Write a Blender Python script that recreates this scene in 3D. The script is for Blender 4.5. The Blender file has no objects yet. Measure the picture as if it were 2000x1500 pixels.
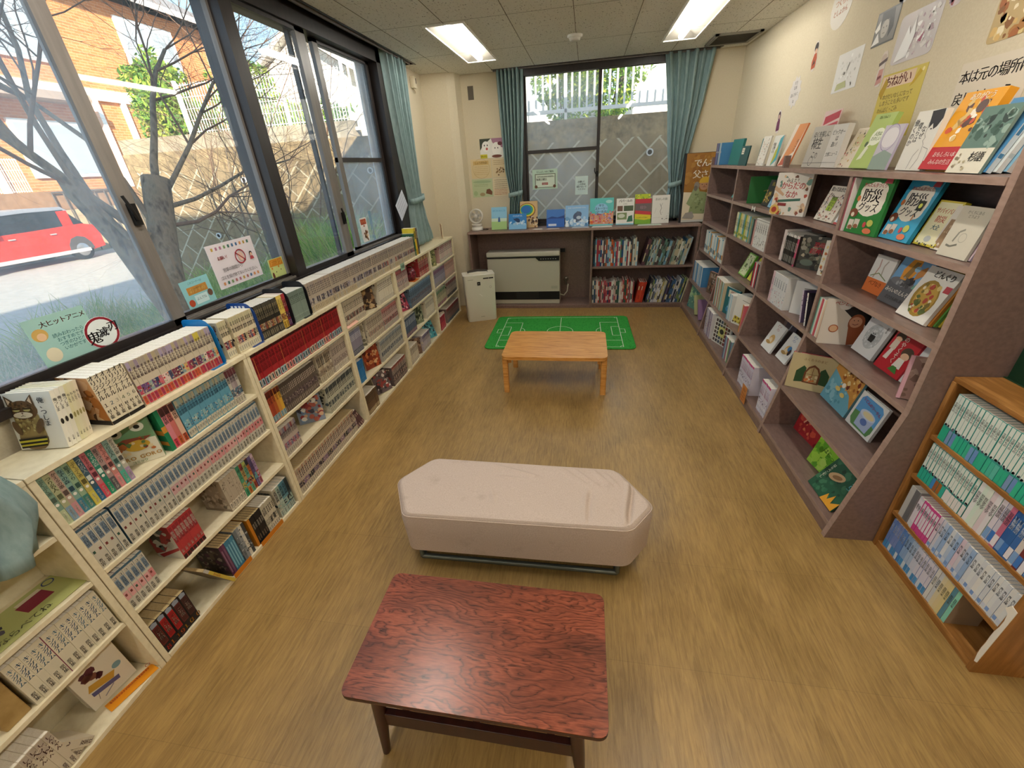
import bpy, math, random
from mathutils import Vector, Matrix
PI = math.pi
sc = bpy.context.scene
COL = sc.collection

# ------------------------------------------------------------------ camera
H = 1.65
F_PX, YAW, PITCH, ROLL = 807.45, 0.1892394, 0.4869091, -0.0646033
fw = Vector((-math.sin(YAW) * math.cos(PITCH), math.cos(YAW) * math.cos(PITCH), -math.sin(PITCH)))
rt0 = Vector((math.cos(YAW), math.sin(YAW), 0))
up0 = rt0.cross(fw)
rt = rt0 * math.cos(ROLL) + up0 * math.sin(ROLL)
up = -rt0 * math.sin(ROLL) + up0 * math.cos(ROLL)
cam_d = bpy.data.cameras.new('camera')
cam = bpy.data.objects.new('camera', cam_d)
COL.objects.link(cam)
cam.matrix_world = Matrix(((rt.x, up.x, -fw.x, 0), (rt.y, up.y, -fw.y, 0), (rt.z, up.z, -fw.z, H), (0, 0, 0, 1)))
cam_d.sensor_width = 36
cam_d.lens = 36 * F_PX / 2000
cam_d.clip_start = 0.02
sc.camera = cam

# ------------------------------------------------------------------ light and exposure
w = bpy.data.worlds.new('sky'); sc.world = w; w.use_nodes = True
nt = w.node_tree; nt.nodes.clear()
tcw = nt.nodes.new('ShaderNodeTexCoord'); sxw = nt.nodes.new('ShaderNodeSeparateXYZ'); nt.links.new(tcw.outputs['Generated'], sxw.inputs[0])
sky = nt.nodes.new('ShaderNodeValToRGB'); nt.links.new(sxw.outputs['Z'], sky.inputs[0])      # clear winter sky: pale horizon to blue zenith
el = sky.color_ramp.elements; el[0].position = 0.0; el[0].color = (.72, .84, .93, 1); el[1].position = .9; el[1].color = (.24, .38, .60, 1)
e_ = el.new(.22); e_.color = (.40, .66, .88, 1)
bg = nt.nodes.new('ShaderNodeBackground'); bg.inputs['Strength'].default_value = 1.25
wo = nt.nodes.new('ShaderNodeOutputWorld')
nt.links.new(sky.outputs[0], bg.inputs[0]); nt.links.new(bg.outputs[0], wo.inputs[0])
SUN_DIR = Vector((-0.70, 1.0, -0.58))          # direction the light travels
sd = bpy.data.lights.new('sun', 'SUN'); sd.energy = 7.0; sd.angle = math.radians(0.6); sd.color = (1.0, 0.90, 0.74)
so = bpy.data.objects.new('sun', sd); COL.objects.link(so)
so.rotation_euler = (-SUN_DIR).to_track_quat('Z', 'Y').to_euler(); so.location = (6, -8, 9)
sc.view_settings.view_transform = 'Standard'; sc.view_settings.look = 'None'
sc.view_settings.exposure = 1.0; sc.view_settings.gamma = 1.0
sc.view_settings.use_curve_mapping = False
sc.cycles.max_bounces = 8; sc.cycles.diffuse_bounces = 4; sc.cycles.glossy_bounces = 3
sc.cycles.transparent_max_bounces = 12; sc.cycles.transmission_bounces = 4
sc.cycles.sample_clamp_indirect = 6.0; sc.cycles.caustics_reflective = False; sc.cycles.caustics_refractive = False
sc.cycles.use_denoising = True
TUBE_EMIT = 44.0          # radiance of the fluorescent tubes

# ------------------------------------------------------------------ colours and materials
def lin(h):
    h = h.lstrip('#')
    c = [int(h[i:i + 2], 16) / 255 for i in (0, 2, 4)]
    return tuple(x / 12.92 if x <= .04045 else ((x + .055) / 1.055) ** 2.4 for x in c) + (1,)
MATS = {}
def N(nt, kind, **kw):
    n = nt.nodes.new(kind)
    for k, v in kw.items():
        if k.startswith('i_'):
            n.inputs[k[2:].replace('_', ' ')].default_value = v
        else:
            setattr(n, k, v)
    return n
def mat(hexc, rough=.5, spec=.5, metal=0., name=None, alpha=1.):
    key = (hexc, rough, spec, metal)
    if key in MATS: return MATS[key]
    m = bpy.data.materials.new(name or 'paint_' + hexc)
    m.use_nodes = True
    b = m.node_tree.nodes['Principled BSDF']
    b.inputs['Base Color'].default_value = lin(hexc)
    b.inputs['Roughness'].default_value = rough
    b.inputs['Specular IOR Level'].default_value = spec
    b.inputs['Metallic'].default_value = metal
    MATS[key] = m
    return m
def ink(hexc):
    """printed paper with faint fibre variation"""
    key = ('ink', hexc)
    if key in MATS: return MATS[key]
    m = bpy.data.materials.new('print_' + hexc); m.use_nodes = True
    nt = m.node_tree; b = nt.nodes['Principled BSDF']
    c = lin(hexc)
    b.inputs['Base Color'].default_value = c
    b.inputs['Roughness'].default_value = .42
    b.inputs['Specular IOR Level'].default_value = .35
    MATS[key] = m
    return m
def nodemat(name):
    m = bpy.data.materials.new(name); m.use_nodes = True
    nt = m.node_tree
    return m, nt, nt.nodes['Principled BSDF']
def ramp(nt, fac, stops, interp='LINEAR'):
    r = nt.nodes.new('ShaderNodeValToRGB'); r.color_ramp.interpolation = interp
    el = r.color_ramp.elements
    while len(el) < len(stops): el.new(.5)
    for e, (p, c) in zip(el, stops):
        e.position = p; e.color = lin(c) if isinstance(c, str) else c
    nt.links.new(fac, r.inputs[0]); return r
def coords(nt, scale=(1, 1, 1), rot=(0, 0, 0), kind='Object'):
    tc = nt.nodes.new('ShaderNodeTexCoord'); mp = nt.nodes.new('ShaderNodeMapping')
    mp.inputs['Scale'].default_value = scale; mp.inputs['Rotation'].default_value = rot
    nt.links.new(tc.outputs[kind], mp.inputs[0]); return mp.outputs[0]
def noise(nt, vec, scale, detail=3, rough=.55, dist=0.):
    n = nt.nodes.new('ShaderNodeTexNoise')
    n.inputs['Scale'].default_value = scale; n.inputs['Detail'].default_value = detail
    n.inputs['Roughness'].default_value = rough; n.inputs['Distortion'].default_value = dist
    nt.links.new(vec, n.inputs['Vector']); return n
def mixc(nt, fac, a, b, mode='MIX'):
    n = nt.nodes.new('ShaderNodeMix'); n.data_type = 'RGBA'; n.blend_type = mode
    for i, v in ((0, fac), (6, a), (7, b)):
        if isinstance(v, (int, float)): n.inputs[i].default_value = v
        elif isinstance(v, (str,)): n.inputs[i].default_value = lin(v)
        elif isinstance(v, tuple): n.inputs[i].default_value = v
        else: nt.links.new(v, n.inputs[i])
    return n.outputs[2]
def bump(nt, b, h, strength=.3, dist=.01):
    n = nt.nodes.new('ShaderNodeBump'); n.inputs['Strength'].default_value = strength; n.inputs['Distance'].default_value = dist
    nt.links.new(h, n.inputs['Height']); nt.links.new(n.outputs[0], b.inputs['Normal'])

def noisy(name, c1, c2, scale=20, rough=.6, spec=.4, stretch=(1, 1, 1), bmp=.1, kind='Object', c3=None, detail=4):
    m, nt, b = nodemat(name)
    v = coords(nt, stretch, kind=kind)
    n = noise(nt, v, scale, detail)
    st = [(.35, c1), (.65, c2)] if c3 is None else [(.3, c1), (.5, c2), (.68, c3)]
    r = ramp(nt, n.outputs[0], st)
    nt.links.new(r.outputs[0], b.inputs['Base Color'])
    b.inputs['Roughness'].default_value = rough; b.inputs['Specular IOR Level'].default_value = spec
    if bmp: bump(nt, b, n.outputs[0], bmp, .004)
    return m

# ------------------------------------------------------------------ mesh builder
class MB:
    def __init__(s): s.v = []; s.f = []; s.m = []; s.mats = []; s.sm = []
    def mi(s, m):
        if m not in s.mats: s.mats.append(m)
        return s.mats.index(m)
    def add(s, vs, fs, m, smooth=False, M=None):
        o = len(s.v); k = s.mi(m)
        if M is not None: vs = [M @ Vector(v) for v in vs]
        s.v += [tuple(v) for v in vs]
        for f in fs:
            s.f.append([i + o for i in f]); s.m.append(k); s.sm.append(smooth)
        return s
    def box(s, x0, y0, z0, x1, y1, z1, m, M=None):
        if x1 < x0: x0, x1 = x1, x0
        if y1 < y0: y0, y1 = y1, y0
        if z1 < z0: z0, z1 = z1, z0
        vs = [(x0, y0, z0), (x1, y0, z0), (x1, y1, z0), (x0, y1, z0), (x0, y0, z1), (x1, y0, z1), (x1, y1, z1), (x0, y1, z1)]
        return s.add(vs, [(0, 3, 2, 1), (4, 5, 6, 7), (0, 1, 5, 4), (1, 2, 6, 5), (2, 3, 7, 6), (3, 0, 4, 7)], m, M=M)
    def prism(s, pts, a0, a1, m, axis='z', smooth=False, M=None):
        """polygon in the two other axes, extruded along axis"""
        n = len(pts)
        def P(p, a): return {'z': (p[0], p[1], a), 'x': (a, p[0], p[1]), 'y': (p[0], a, p[1])}[axis]
        vs = [P(p, a0) for p in pts] + [P(p, a1) for p in pts]
        fs = [list(range(n))[::-1], list(range(n, 2 * n))] + [(i, (i + 1) % n, n + (i + 1) % n, n + i) for i in range(n)]
        s.add(vs, fs[:2], m, M=M)
        return s.add(vs, fs[2:], m, smooth, M=M)
    def tube(s, pts, r, m, seg=8, cap=True, M=None):
        pts = [Vector(p) for p in pts]; n = len(pts)
        rr = r if isinstance(r, (list, tuple)) else [r] * n
        vs = []; fs = []
        prev = None
        for i, p in enumerate(pts):
            d = (pts[min(i + 1, n - 1)] - pts[max(i - 1, 0)])
            if d.length < 1e-9: d = Vector((0, 0, 1))
            d.normalize()
            if prev is None:
                a = Vector((0, 0, 1)) if abs(d.z) < .9 else Vector((1, 0, 0))
                u = d.cross(a).normalized()
            else:
                u = (prev - d * prev.dot(d))
                u = u.normalized() if u.length > 1e-6 else d.orthogonal().normalized()
            prev = u; vv = d.cross(u)
            for k in range(seg):
                t = 2 * PI * k / seg
                vs.append(p + (u * math.cos(t) + vv * math.sin(t)) * rr[i])
        for i in range(n - 1):
            for k in range(seg):
                fs.append((i * seg + k, i * seg + (k + 1) % seg, (i + 1) * seg + (k + 1) % seg, (i + 1) * seg + k))
        s.add(vs, fs, m, True, M=M)
        if cap:
            s.add(vs[:seg], [list(range(seg))[::-1]], m, M=M); s.add(vs[-seg:], [list(range(seg))], m, M=M)
        return s
    def lathe(s, prof, m, c=(0, 0, 0), seg=24, M=None, axis='z'):
        vs = []; n = len(prof)
        for k in range(seg):
            t = 2 * PI * k / seg
            for r, z in prof:
                x, y = r * math.cos(t), r * math.sin(t)
                q = (x, y, z) if axis == 'z' else (x, z, y) if axis == 'y' else (z, x, y)
                vs.append((q[0] + c[0], q[1] + c[1], q[2] + c[2]))
        fs = []
        for k in range(seg):
            for i in range(n - 1):
                a = k * n + i; b = ((k + 1) % seg) * n + i
                fs.append((a, b, b + 1, a + 1))
        return s.add(vs, fs, m, True, M=M)
    def mesh(s, name):
        me = bpy.data.meshes.new(name)
        me.from_pydata(s.v, [], s.f)
        for m in s.mats: me.materials.append(m)
        me.polygons.foreach_set('material_index', s.m)
        me.polygons.foreach_set('use_smooth', s.sm)
        me.update()
        return me
    def build(s, name, parent=None, bevel=0, loc=None):
        o = bpy.data.objects.new(name, s.mesh(name)); COL.objects.link(o)
        if parent: o.parent = parent
        if loc: o.location = loc
        if bevel:
            b = o.modifiers.new('bevel', 'BEVEL'); b.width = bevel; b.segments = 2; b.limit_method = 'ANGLE'
        return o

LABELS = {}
def tag(o, label, cat, group=None, kind=None):
    o['label'] = label; o['category'] = cat
    if group: o['group'] = group
    if kind: o['kind'] = kind
    if label in LABELS and not group: print('DUP LABEL', label)
    LABELS[label] = 1
    return o
def thing(name, label, cat, loc=(0, 0, 0), rz=0, group=None):
    o = bpy.data.objects.new(name, None); COL.objects.link(o)
    o.location = loc; o.rotation_euler = (0, 0, rz); o.empty_display_size = .05
    return tag(o, label, cat, group)
def struct(o): o['kind'] = 'structure'; return o
def MT(x, y, z): return Matrix.Translation((x, y, z))
def RZ(a): return Matrix.Rotation(a, 4, 'Z')
def RX(a): return Matrix.Rotation(a, 4, 'X')
def RY(a): return Matrix.Rotation(a, 4, 'Y')

# ------------------------------------------------------------------ lettering
GL = {}
def _glyph_raw(ch, bold):
    cu = bpy.data.curves.new('g', 'FONT'); cu.body = ch; cu.size = 1.0; cu.resolution_u = 2
    cu.offset = 0.0
    ob = bpy.data.objects.new('g', cu); COL.objects.link(ob)
    dg = bpy.context.evaluated_depsgraph_get(); dg.update()
    me = ob.evaluated_get(dg).to_mesh()
    vs = [(v.co.x, v.co.y) for v in me.vertices]; fs = [list(p.vertices) for p in me.polygons]
    ob.evaluated_get(dg).to_mesh_clear()
    if bold and vs:          # heavier stroke: the outline again, a hair to the right
        n = len(vs); vs = vs + [(x + .045, y) for x, y in vs]; fs = fs + [[i + n for i in f] for f in fs]
    COL.objects.unlink(ob); bpy.data.objects.remove(ob); bpy.data.curves.remove(cu)
    return vs, fs
def glyph(ch, bold=True):
    """glyph in a unit em box centred on the origin: verts, faces, advance"""
    key = (ch, bold)
    if key in GL: return GL[key]
    if 'ref' not in GL:
        v, f = _glyph_raw('国', False)
        xs = [p[0] for p in v]; ys = [p[1] for p in v]
        GL['ref'] = ((min(xs) + max(xs)) / 2, (min(ys) + max(ys)) / 2, (max(xs) - min(xs)) / .9) if v else (.5, .35, 1)
    cx, cy, s = GL['ref']
    if ch in ' 　': GL[key] = ([], [], .5); return GL[key]
    v, f = _glyph_raw(ch, bold)
    if not v: GL[key] = ([], [], .5); return GL[key]
    xs = [p[0] for p in v]
    if ord(ch) < 256:
        mx = (min(xs) + max(xs)) / 2; adv = (max(xs) - min(xs)) / s + .12
        out = [((x - mx) / s, (y - cy) / s) for x, y in v]
        GL[key] = (out, f, adv)
    else:
        GL[key] = ([((x - cx) / s, (y - cy) / s) for x, y in v], f, 1.0)
    return GL[key]
def text2d(txt, size, mode='h', bold=True, spacing=1.0):
    """list of (verts2d, faces), centred on the origin, and extents"""
    out = []
    lines = txt.split('\n')
    if mode == 'h':
        y = (len(lines) - 1) / 2 * 1.15
        for ln in lines:
            gs = [glyph(c, bold) for c in ln]
            tot = sum(g[2] for g in gs) * spacing; x = -tot / 2
            for g in gs:
                a = g[2] * spacing
                out.append(([((p[0] + x + a / 2) * size, (p[1] + y) * size) for p in g[0]], g[1])); x += a
            y -= 1.15
    else:
        x = (len(lines) - 1) / 2 * 1.15
        for ln in lines:
            n = len(ln); y = (n - 1) / 2 * spacing
            for c in ln:
                g = glyph(c, bold)
                pts = [(p[1] * 1, -p[0]) for p in g[0]] if c in 'ー〜-' else g[0]
                if c in 'っゃゅょッャュョぁぃぅぇぉ、。': pts = [(p[0] + .12, p[1] + .1) for p in pts]
                out.append(([((p[0] + x) * size, (p[1] + y) * size) for p in pts], g[1])); y -= spacing
            x -= 1.15
    return out

class Face:
    """a printed face: maps (a,b) metres from its centre-left-bottom to 3D, layers stacked outward"""
    def __init__(s, mb, org, ax, ay, nrm, w, h, M=None, simple=False):
        s.mb = mb; s.o = Vector(org); s.x = Vector(ax); s.y = Vector(ay); s.n = Vector(nrm)
        s.w = w; s.h = h; s.k = 1; s.M = M; s.simple = simple
    def put(s, pts, faces, col):
        off = s.n * (.00018 * s.k)
        vs = [s.o + s.x * p[0] + s.y * p[1] + off for p in pts]
        s.mb.add(vs, faces, ink(col), M=s.M)
    def draw(s, art):
        for a in art:
            k = a[0]
            if k == 'r':
                _, u0, v0, u1, v1, c = a
                s.put([(u0 * s.w, v0 * s.h), (u1 * s.w, v0 * s.h), (u1 * s.w, v1 * s.h), (u0 * s.w, v1 * s.h)], [(0, 1, 2, 3)], c)
            elif k == 'e':
                _, cu, cv, ru, rv, c = a[:6]; rot = a[6] if len(a) > 6 else 0
                rx = ru * s.w; ry = (rv * s.h) if rv else rx; n = 18 if not s.simple else 8
                pts = []
                for i in range(n):
                    t = 2 * PI * i / n; x = rx * math.cos(t); y = ry * math.sin(t)
                    pts.append((cu * s.w + x * math.cos(rot) - y * math.sin(rot), cv * s.h + x * math.sin(rot) + y * math.cos(rot)))
                pts = [(min(max(p[0], 0), s.w), min(max(p[1], 0), s.h)) for p in pts]
                s.put(pts, [tuple(range(n))], c)
            elif k == 'p':
                s.put([(min(max(u, 0), 1) * s.w, min(max(v, 0), 1) * s.h) for u, v in a[1]], [tuple(range(len(a[1])))], a[2])
            elif k == 'ring':
                _, cu, cv, ru, th, c = a; n = 24; pts = []
                for q in (ru, ru - th):
                    pts += [(cu * s.w + q * s.w * math.cos(2 * PI * i / n), cv * s.h + q * s.w * math.sin(2 * PI * i / n)) for i in range(n)]
                s.put(pts, [(i, (i + 1) % n, n + (i + 1) % n, n + i) for i in range(n)], c)
            elif k == 'l':
                _, pl, th, c = a; th *= s.w
                for p, q in zip(pl, pl[1:]):
                    p = Vector((p[0] * s.w, p[1] * s.h)); q = Vector((q[0] * s.w, q[1] * s.h)); d = (q - p)
                    if d.length < 1e-9: continue
                    nn = Vector((-d.y, d.x)).normalized() * th / 2
                    s.put([tuple(p - nn), tuple(q - nn), tuple(q + nn), tuple(p + nn)], [(0, 1, 2, 3)], c)
            elif k == 't':
                _, txt, cu, cv, size, c = a[:6]; mode = a[6] if len(a) > 6 else 'h'; rot = a[7] if len(a) > 7 else 0
                bold = a[8] if len(a) > 8 else True
                sz = size * s.w
                if s.simple and sz < .02:
                    pts_all = []
                    L = max(len(l) for l in txt.split('\n'))
                    if mode == 'v':
                        for i in range(L):
                            y = cv * s.h + ((L - 1) / 2 - i) * sz
                            s.put([(cu * s.w - sz * .36, y - sz * .33), (cu * s.w + sz * .36, y - sz * .33), (cu * s.w + sz * .3, y + sz * .3), (cu * s.w - sz * .25, y + sz * .36)], [(0, 1, 2, 3)], c)
                    else:
                        for i in range(L):
                            x = cu * s.w + (i - (L - 1) / 2) * sz; y = cv * s.h
                            s.put([(x - sz * .36, y - sz * .3), (x + sz * .36, y - sz * .36), (x + sz * .3, y + sz * .36), (x - sz * .3, y + sz * .25)], [(0, 1, 2, 3)], c)
                else:
                    cr, sr = math.cos(rot), math.sin(rot)
                    for pts, fs in text2d(txt, sz, mode, bold):
                        if pts: s.put([(cu * s.w + p[0] * cr - p[1] * sr, cv * s.h + p[0] * sr + p[1] * cr) for p in pts], fs, c)
            elif k == 's':      # scattered blobs
                _, seed, n, u0, v0, u1, v1, r0, r1, cols = a; rg = random.Random(seed)
                if s.simple: n = max(3, n // 3)
                for i in range(n):
                    cu = rg.uniform(u0, u1); cv = rg.uniform(v0, v1); r = rg.uniform(r0, r1); q = rg.uniform(.5, 1.5); m = 7
                    ph = rg.uniform(0, 6)
                    pts = [(cu * s.w + s.w * r * (q if j % 2 else 1) * math.cos(ph + 2 * PI * j / m) * rg.uniform(.7, 1.2),
                            cv * s.h + s.w * r * math.sin(ph + 2 * PI * j / m) * rg.uniform(.7, 1.2)) for j in range(m)]
                    pts = [(min(max(p[0], 0), s.w), min(max(p[1], 0), s.h)) for p in pts]
                    s.put(pts, [tuple(range(m))], rg.choice(cols))
                    if i % 6 == 5: s.k += 1
            s.k += 1

# ------------------------------------------------------------------ books
PAGE = noisy('book_pages', 'f3eee2', 'e4dccb', 400, .8, .2, (1, 1, .02), .0)
PAGE_OLD = noisy('yellowed_pages', 'c9b48a', 'b39b6c', 400, .8, .2, (1, 1, .02), .0)
def book_cover(mb, b, M=None, simple=False):
    """spine faces local -Y, front board on X=0 (right-bound), thickness along +X, height +Z"""
    t, h, d = b['t'], b['h'], b['d']; c = b.get('board', .0005)
    cov = ink(b['cov'])
    if b.get('hard'): c = .002
    out = [(0, 0), (t, 0), (t, d), (t - c, d), (t - c, c), (c, c), (c, d), (0, d)]
    mb.prism(out, 0, h, cov, 'z', M=M)
    if 'sp' in b or b.get('spine'):
        f = Face(mb, (0, 0, 0), (1, 0, 0), (0, 0, 1), (0, -1, 0), t, h, M, simple)
        f.draw(([('r', 0.02, 0, .98, 1, b['sp'])] if 'sp' in b else []) + list(b.get('spine', [])))
    if b.get('art') and not b.get('noart'):
        Face(mb, (0, d, 0), (0, -1, 0), (0, 0, 1), (-1, 0, 0), d, h, M, simple).draw(b['art'])
    if b.get('back'):
        Face(mb, (t, 0, 0), (0, 1, 0), (0, 0, 1), (1, 0, 0), d, h, M, simple).draw(b['back'])
def book_pages(mb, b, M=None):
    t, h, d = b['t'], b['h'], b['d']; c = .002 if b.get('hard') else b.get('board', .0005)
    e = .003 if b.get('hard') else .0006
    m = PAGE_OLD if b.get('old') else PAGE
    mb.box(c, c, e, t - c, d - e - .0006, h - e, m, M=M)
MCACHE = {}
def book_obj(name, b, M, label, cat='book', group=None, pages=True):
    key = b.get('id') or id(b)
    key = (key, round(b['t'], 4), b['h'], b['d'], bool(b.get('noart')))
    if key not in MCACHE:
        mb = MB(); book_cover(mb, b); me = mb.mesh(name + '_cover')
        mp = MB(); book_pages(mp, b); MCACHE[key] = (me, mp.mesh('page_block'))
    me, mp = MCACHE[key]
    o = bpy.data.objects.new(name, me); COL.objects.link(o); o.matrix_world = M
    if pages:
        p = bpy.data.objects.new('page_block', mp); COL.objects.link(p); p.parent = o
    return tag(o, label, cat, group)
def ordw(i):
    W = ['first', 'second', 'third', 'fourth', 'fifth', 'sixth', 'seventh', 'eighth', 'ninth', 'tenth', 'eleventh', 'twelfth']
    if i < 12: return W[i]
    n = i + 1
    return '%d%s' % (n, 'th' if 10 < n % 100 < 14 else {1: 'st', 2: 'nd', 3: 'rd'}.get(n % 10, 'th'))
FRAC = {'L': (PI / 2), 'R': (-PI / 2), 'B': 0.}
COMICS = []          # rows of comics; the 300 that show largest become objects, the others one mesh
CAMP = Vector((0, 0, H))
def row(side, y0, y1, z, fx, specs, look, where, group=None, name='comic_book', lean=0, n=None, jit=.004, first_art=True, seed=0, defer=False, cat='book'):
    """a row of spine-out books; specs cycles; for side L y runs up from y0, for R the viewer's left is high y, for B x"""
    rg = random.Random(seed + int(y0 * 1000) + int(z * 100))
    if n is None: n = len(specs)
    seq = [specs[i % len(specs)] if isinstance(specs, list) else specs(i, rg) for i in range(n)]
    tot = sum(b['t'] for b in seq); L = y1 - y0
    k = (L / tot)
    pos = y0
    for i, b in enumerate(seq):
        b = dict(b)
        tt = b['t'] * k * (1 if not lean else math.cos(lean))
        b['t'] = round(b['t'] * k * .985, 4)
        b['id'] = b.get('id', id(seq[i]))
        j = rg.uniform(0, jit)
        if side == 'L': base = MT(fx - j, pos, z) @ RZ(PI / 2)
        elif side == 'R': base = MT(fx + j, y1 - (pos - y0), z) @ RZ(-PI / 2)
        else: base = MT(pos, fx + j, z)
        if lean: base = base @ RY(lean) @ MT(0, 0, (b['t'] * math.sin(abs(lean)) if lean > 0 else 0))
        pos += tt if not lean else b['t'] / math.cos(lean) * 1.0
        if i > 0 and not lean: b['noart'] = True
        lab = '%s, %s from left, %s' % (look if isinstance(look, str) else look[i % len(look)], ordw(i), where)
        g = group or ('%s %ss' % (where, name.replace('_', ' ')))
        if defer:
            p = base.translation + Vector((0, 0, b['h'] / 2)); dv = p - CAMP
            sp = (base.to_3x3() @ Vector((0, -1, 0)))
            area = b['t'] * b['h'] / dv.length_squared * abs(dv.normalized().dot(sp)) * (1 + .6 * (i == 0) * bool(b.get('art')))
            COMICS.append((area, name, b, base, lab, cat, g))
        else:
            book_obj(name, b, base, lab, cat, g)
def faceout(name, b, BL, BR, z, lean, label, group=None, cat='book'):
    """book shown cover out: bottom edge from BL (viewer's left) to BR, leaning back by lean degrees"""
    dx, dy = BL[0] - BR[0], BL[1] - BR[1]
    if not b.get('d'): b['d'] = math.hypot(dx, dy)
    rz = math.atan2(-dx, dy); a = math.radians(lean)
    M = MT(BR[0], BR[1], z + b['t'] * math.sin(max(a, 0)) + .0005) @ RZ(rz) @ RY(a)
    return book_obj(name, b, M, label, cat, group)
# ------------------------------------------------------------------ surface materials
def m_floor():
    m, nt, b = nodemat('vinyl_floor')
    v = coords(nt, (1, .09, 1)); n1 = noise(nt, v, 95, 6, .7, .5)
    v2 = coords(nt, (1, .35, 1)); n2 = noise(nt, v2, 6, 4, .6)
    r1 = ramp(nt, n1.outputs[0], [(.28, '6a5229'), (.45, '927344'), (.58, 'a88850'), (.75, 'bc9c60')])
    r2 = ramp(nt, n2.outputs[0], [(.3, '7e6236'), (.7, 'c09a5c')])
    c = mixc(nt, .38, r1.outputs[0], r2.outputs[0])
    br = N(nt, 'ShaderNodeTexBrick'); br.offset = .5
    br.inputs['Scale'].default_value = 1; br.inputs['Mortar Size'].default_value = .0012; br.inputs['Brick Width'].default_value = .457; br.inputs['Row Height'].default_value = .457
    br.inputs['Color1'].default_value = (1, 1, 1, 1); br.inputs['Color2'].default_value = (.90, .90, .90, 1); br.inputs['Mortar'].default_value = (.72, .72, .72, 1)
    nt.links.new(coords(nt), br.inputs['Vector'])
    c = mixc(nt, .7, c, br.outputs[0], 'MULTIPLY')
    nt.links.new(c, b.inputs['Base Color'])
    rr = ramp(nt, n2.outputs[0], [(.3, (.30, .30, .30, 1)), (.7, (.44, .44, .44, 1))])
    nt.links.new(rr.outputs[0], b.inputs['Roughness']); b.inputs['Specular IOR Level'].default_value = .55
    bump(nt, b, n1.outputs[0], .35, .002)
    return m
def m_ceiling():
    m, nt, b = nodemat('ceiling_board')
    v = coords(nt, (1, .45, 1)); n = noise(nt, v, 95, 2, .5)
    r = ramp(nt, n.outputs[0], [(.30, '6e685c'), (.365, 'dad7ce'), (.45, 'e8e5dd')])
    n2 = noise(nt, coords(nt, (1, .6, 1)), 30, 3)
    c = mixc(nt, ramp(nt, n2.outputs[0], [(.4, (0, 0, 0, 1)), (.6, (1, 1, 1, 1))]).outputs[0], r.outputs[0], 'e8e5dd')
    c = mixc(nt, .35, c, r.outputs[0])
    nt.links.new(c, b.inputs['Base Color']); b.inputs['Roughness'].default_value = .9; b.inputs['Specular IOR Level'].default_value = .1
    bump(nt, b, n.outputs[0], .25, .003)
    return m
M_FLOOR = m_floor(); M_CEIL = m_ceiling()
M_WALL = noisy('wallpaper', 'd8cdb4', 'd2c6ac', 120, .85, .15, bmp=.12)
M_CREAM = noisy('cream_melamine', 'e7dcbd', 'ddd1b0', 40, .42, .4, (1, 1, 1), .02)
M_BROWN = noisy('mauve_brown_board', '856d63', '786158', 60, .36, .45, (1, .3, 1), .03)
M_BROWN_EDGE = noisy('shelf_edge_band', 'a48a7d', '957c70', 60, .4, .45, (1, .3, 1), .03)
M_FRAME = noisy('bronze_aluminium', '1f1917', '29211e', 40, .38, .5, (1, 1, .1), .0)
M_FRAME2 = noisy('grey_aluminium', '6c6661', '7a746e', 40, .36, .5, (1, 1, .1), .0)
M_BLACK = mat('14110f', .6, .3)
def m_glass(name, dust=.05, tint=(1, 1, 1, 1), gl=.07):
    m = bpy.data.materials.new(name); m.use_nodes = True; nt = m.node_tree; nt.nodes.clear()
    o = N(nt, 'ShaderNodeOutputMaterial'); tr = N(nt, 'ShaderNodeBsdfTransparent'); tr.inputs[0].default_value = tint
    g = N(nt, 'ShaderNodeBsdfGlossy'); g.inputs['Roughness'].default_value = .02
    d = N(nt, 'ShaderNodeBsdfTranslucent'); d.inputs[0].default_value = (.8, .83, .85, 1)
    lw = N(nt, 'ShaderNodeLayerWeight'); lw.inputs[0].default_value = .5
    pw = N(nt, 'ShaderNodeMath', operation='POWER'); pw.inputs[1].default_value = 4.0; nt.links.new(lw.outputs['Facing'], pw.inputs[0])
    ml = N(nt, 'ShaderNodeMath', operation='MULTIPLY_ADD'); ml.inputs[1].default_value = .6; ml.inputs[2].default_value = .03; nt.links.new(pw.outputs[0], ml.inputs[0])
    a = N(nt, 'ShaderNodeMixShader'); bm = N(nt, 'ShaderNodeMixShader')
    nz = noise(nt, coords(nt), 3, 4)
    rr = ramp(nt, nz.outputs[0], [(.3, (dust * .5,) * 3 + (1,)), (.7, (dust * 1.4,) * 3 + (1,))])
    nt.links.new(ml.outputs[0], a.inputs[0]); nt.links.new(tr.outputs[0], a.inputs[1]); nt.links.new(g.outputs[0], a.inputs[2])
    nt.links.new(rr.outputs[0], bm.inputs[0]); nt.links.new(a.outputs[0], bm.inputs[1]); nt.links.new(d.outputs[0], bm.inputs[2])
    nt.links.new(bm.outputs[0], o.inputs[0]); return m
M_GLASS = m_glass('window_glass', .04)
M_GLASS_D = m_glass('dusty_hazed_window_glass', .17)  # dust plus a painted-in veil for the washed-out haze of reflections

# ------------------------------------------------------------------ room shell
CZ = 2.56; XL = -1.80; XR = 1.53; YF = 5.50; YN = -2.6
mb = MB().box(-2.0, YN - .1, -.1, 3.3, YF + .15, 0, M_FLOOR); struct(mb.build('floor'))
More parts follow.
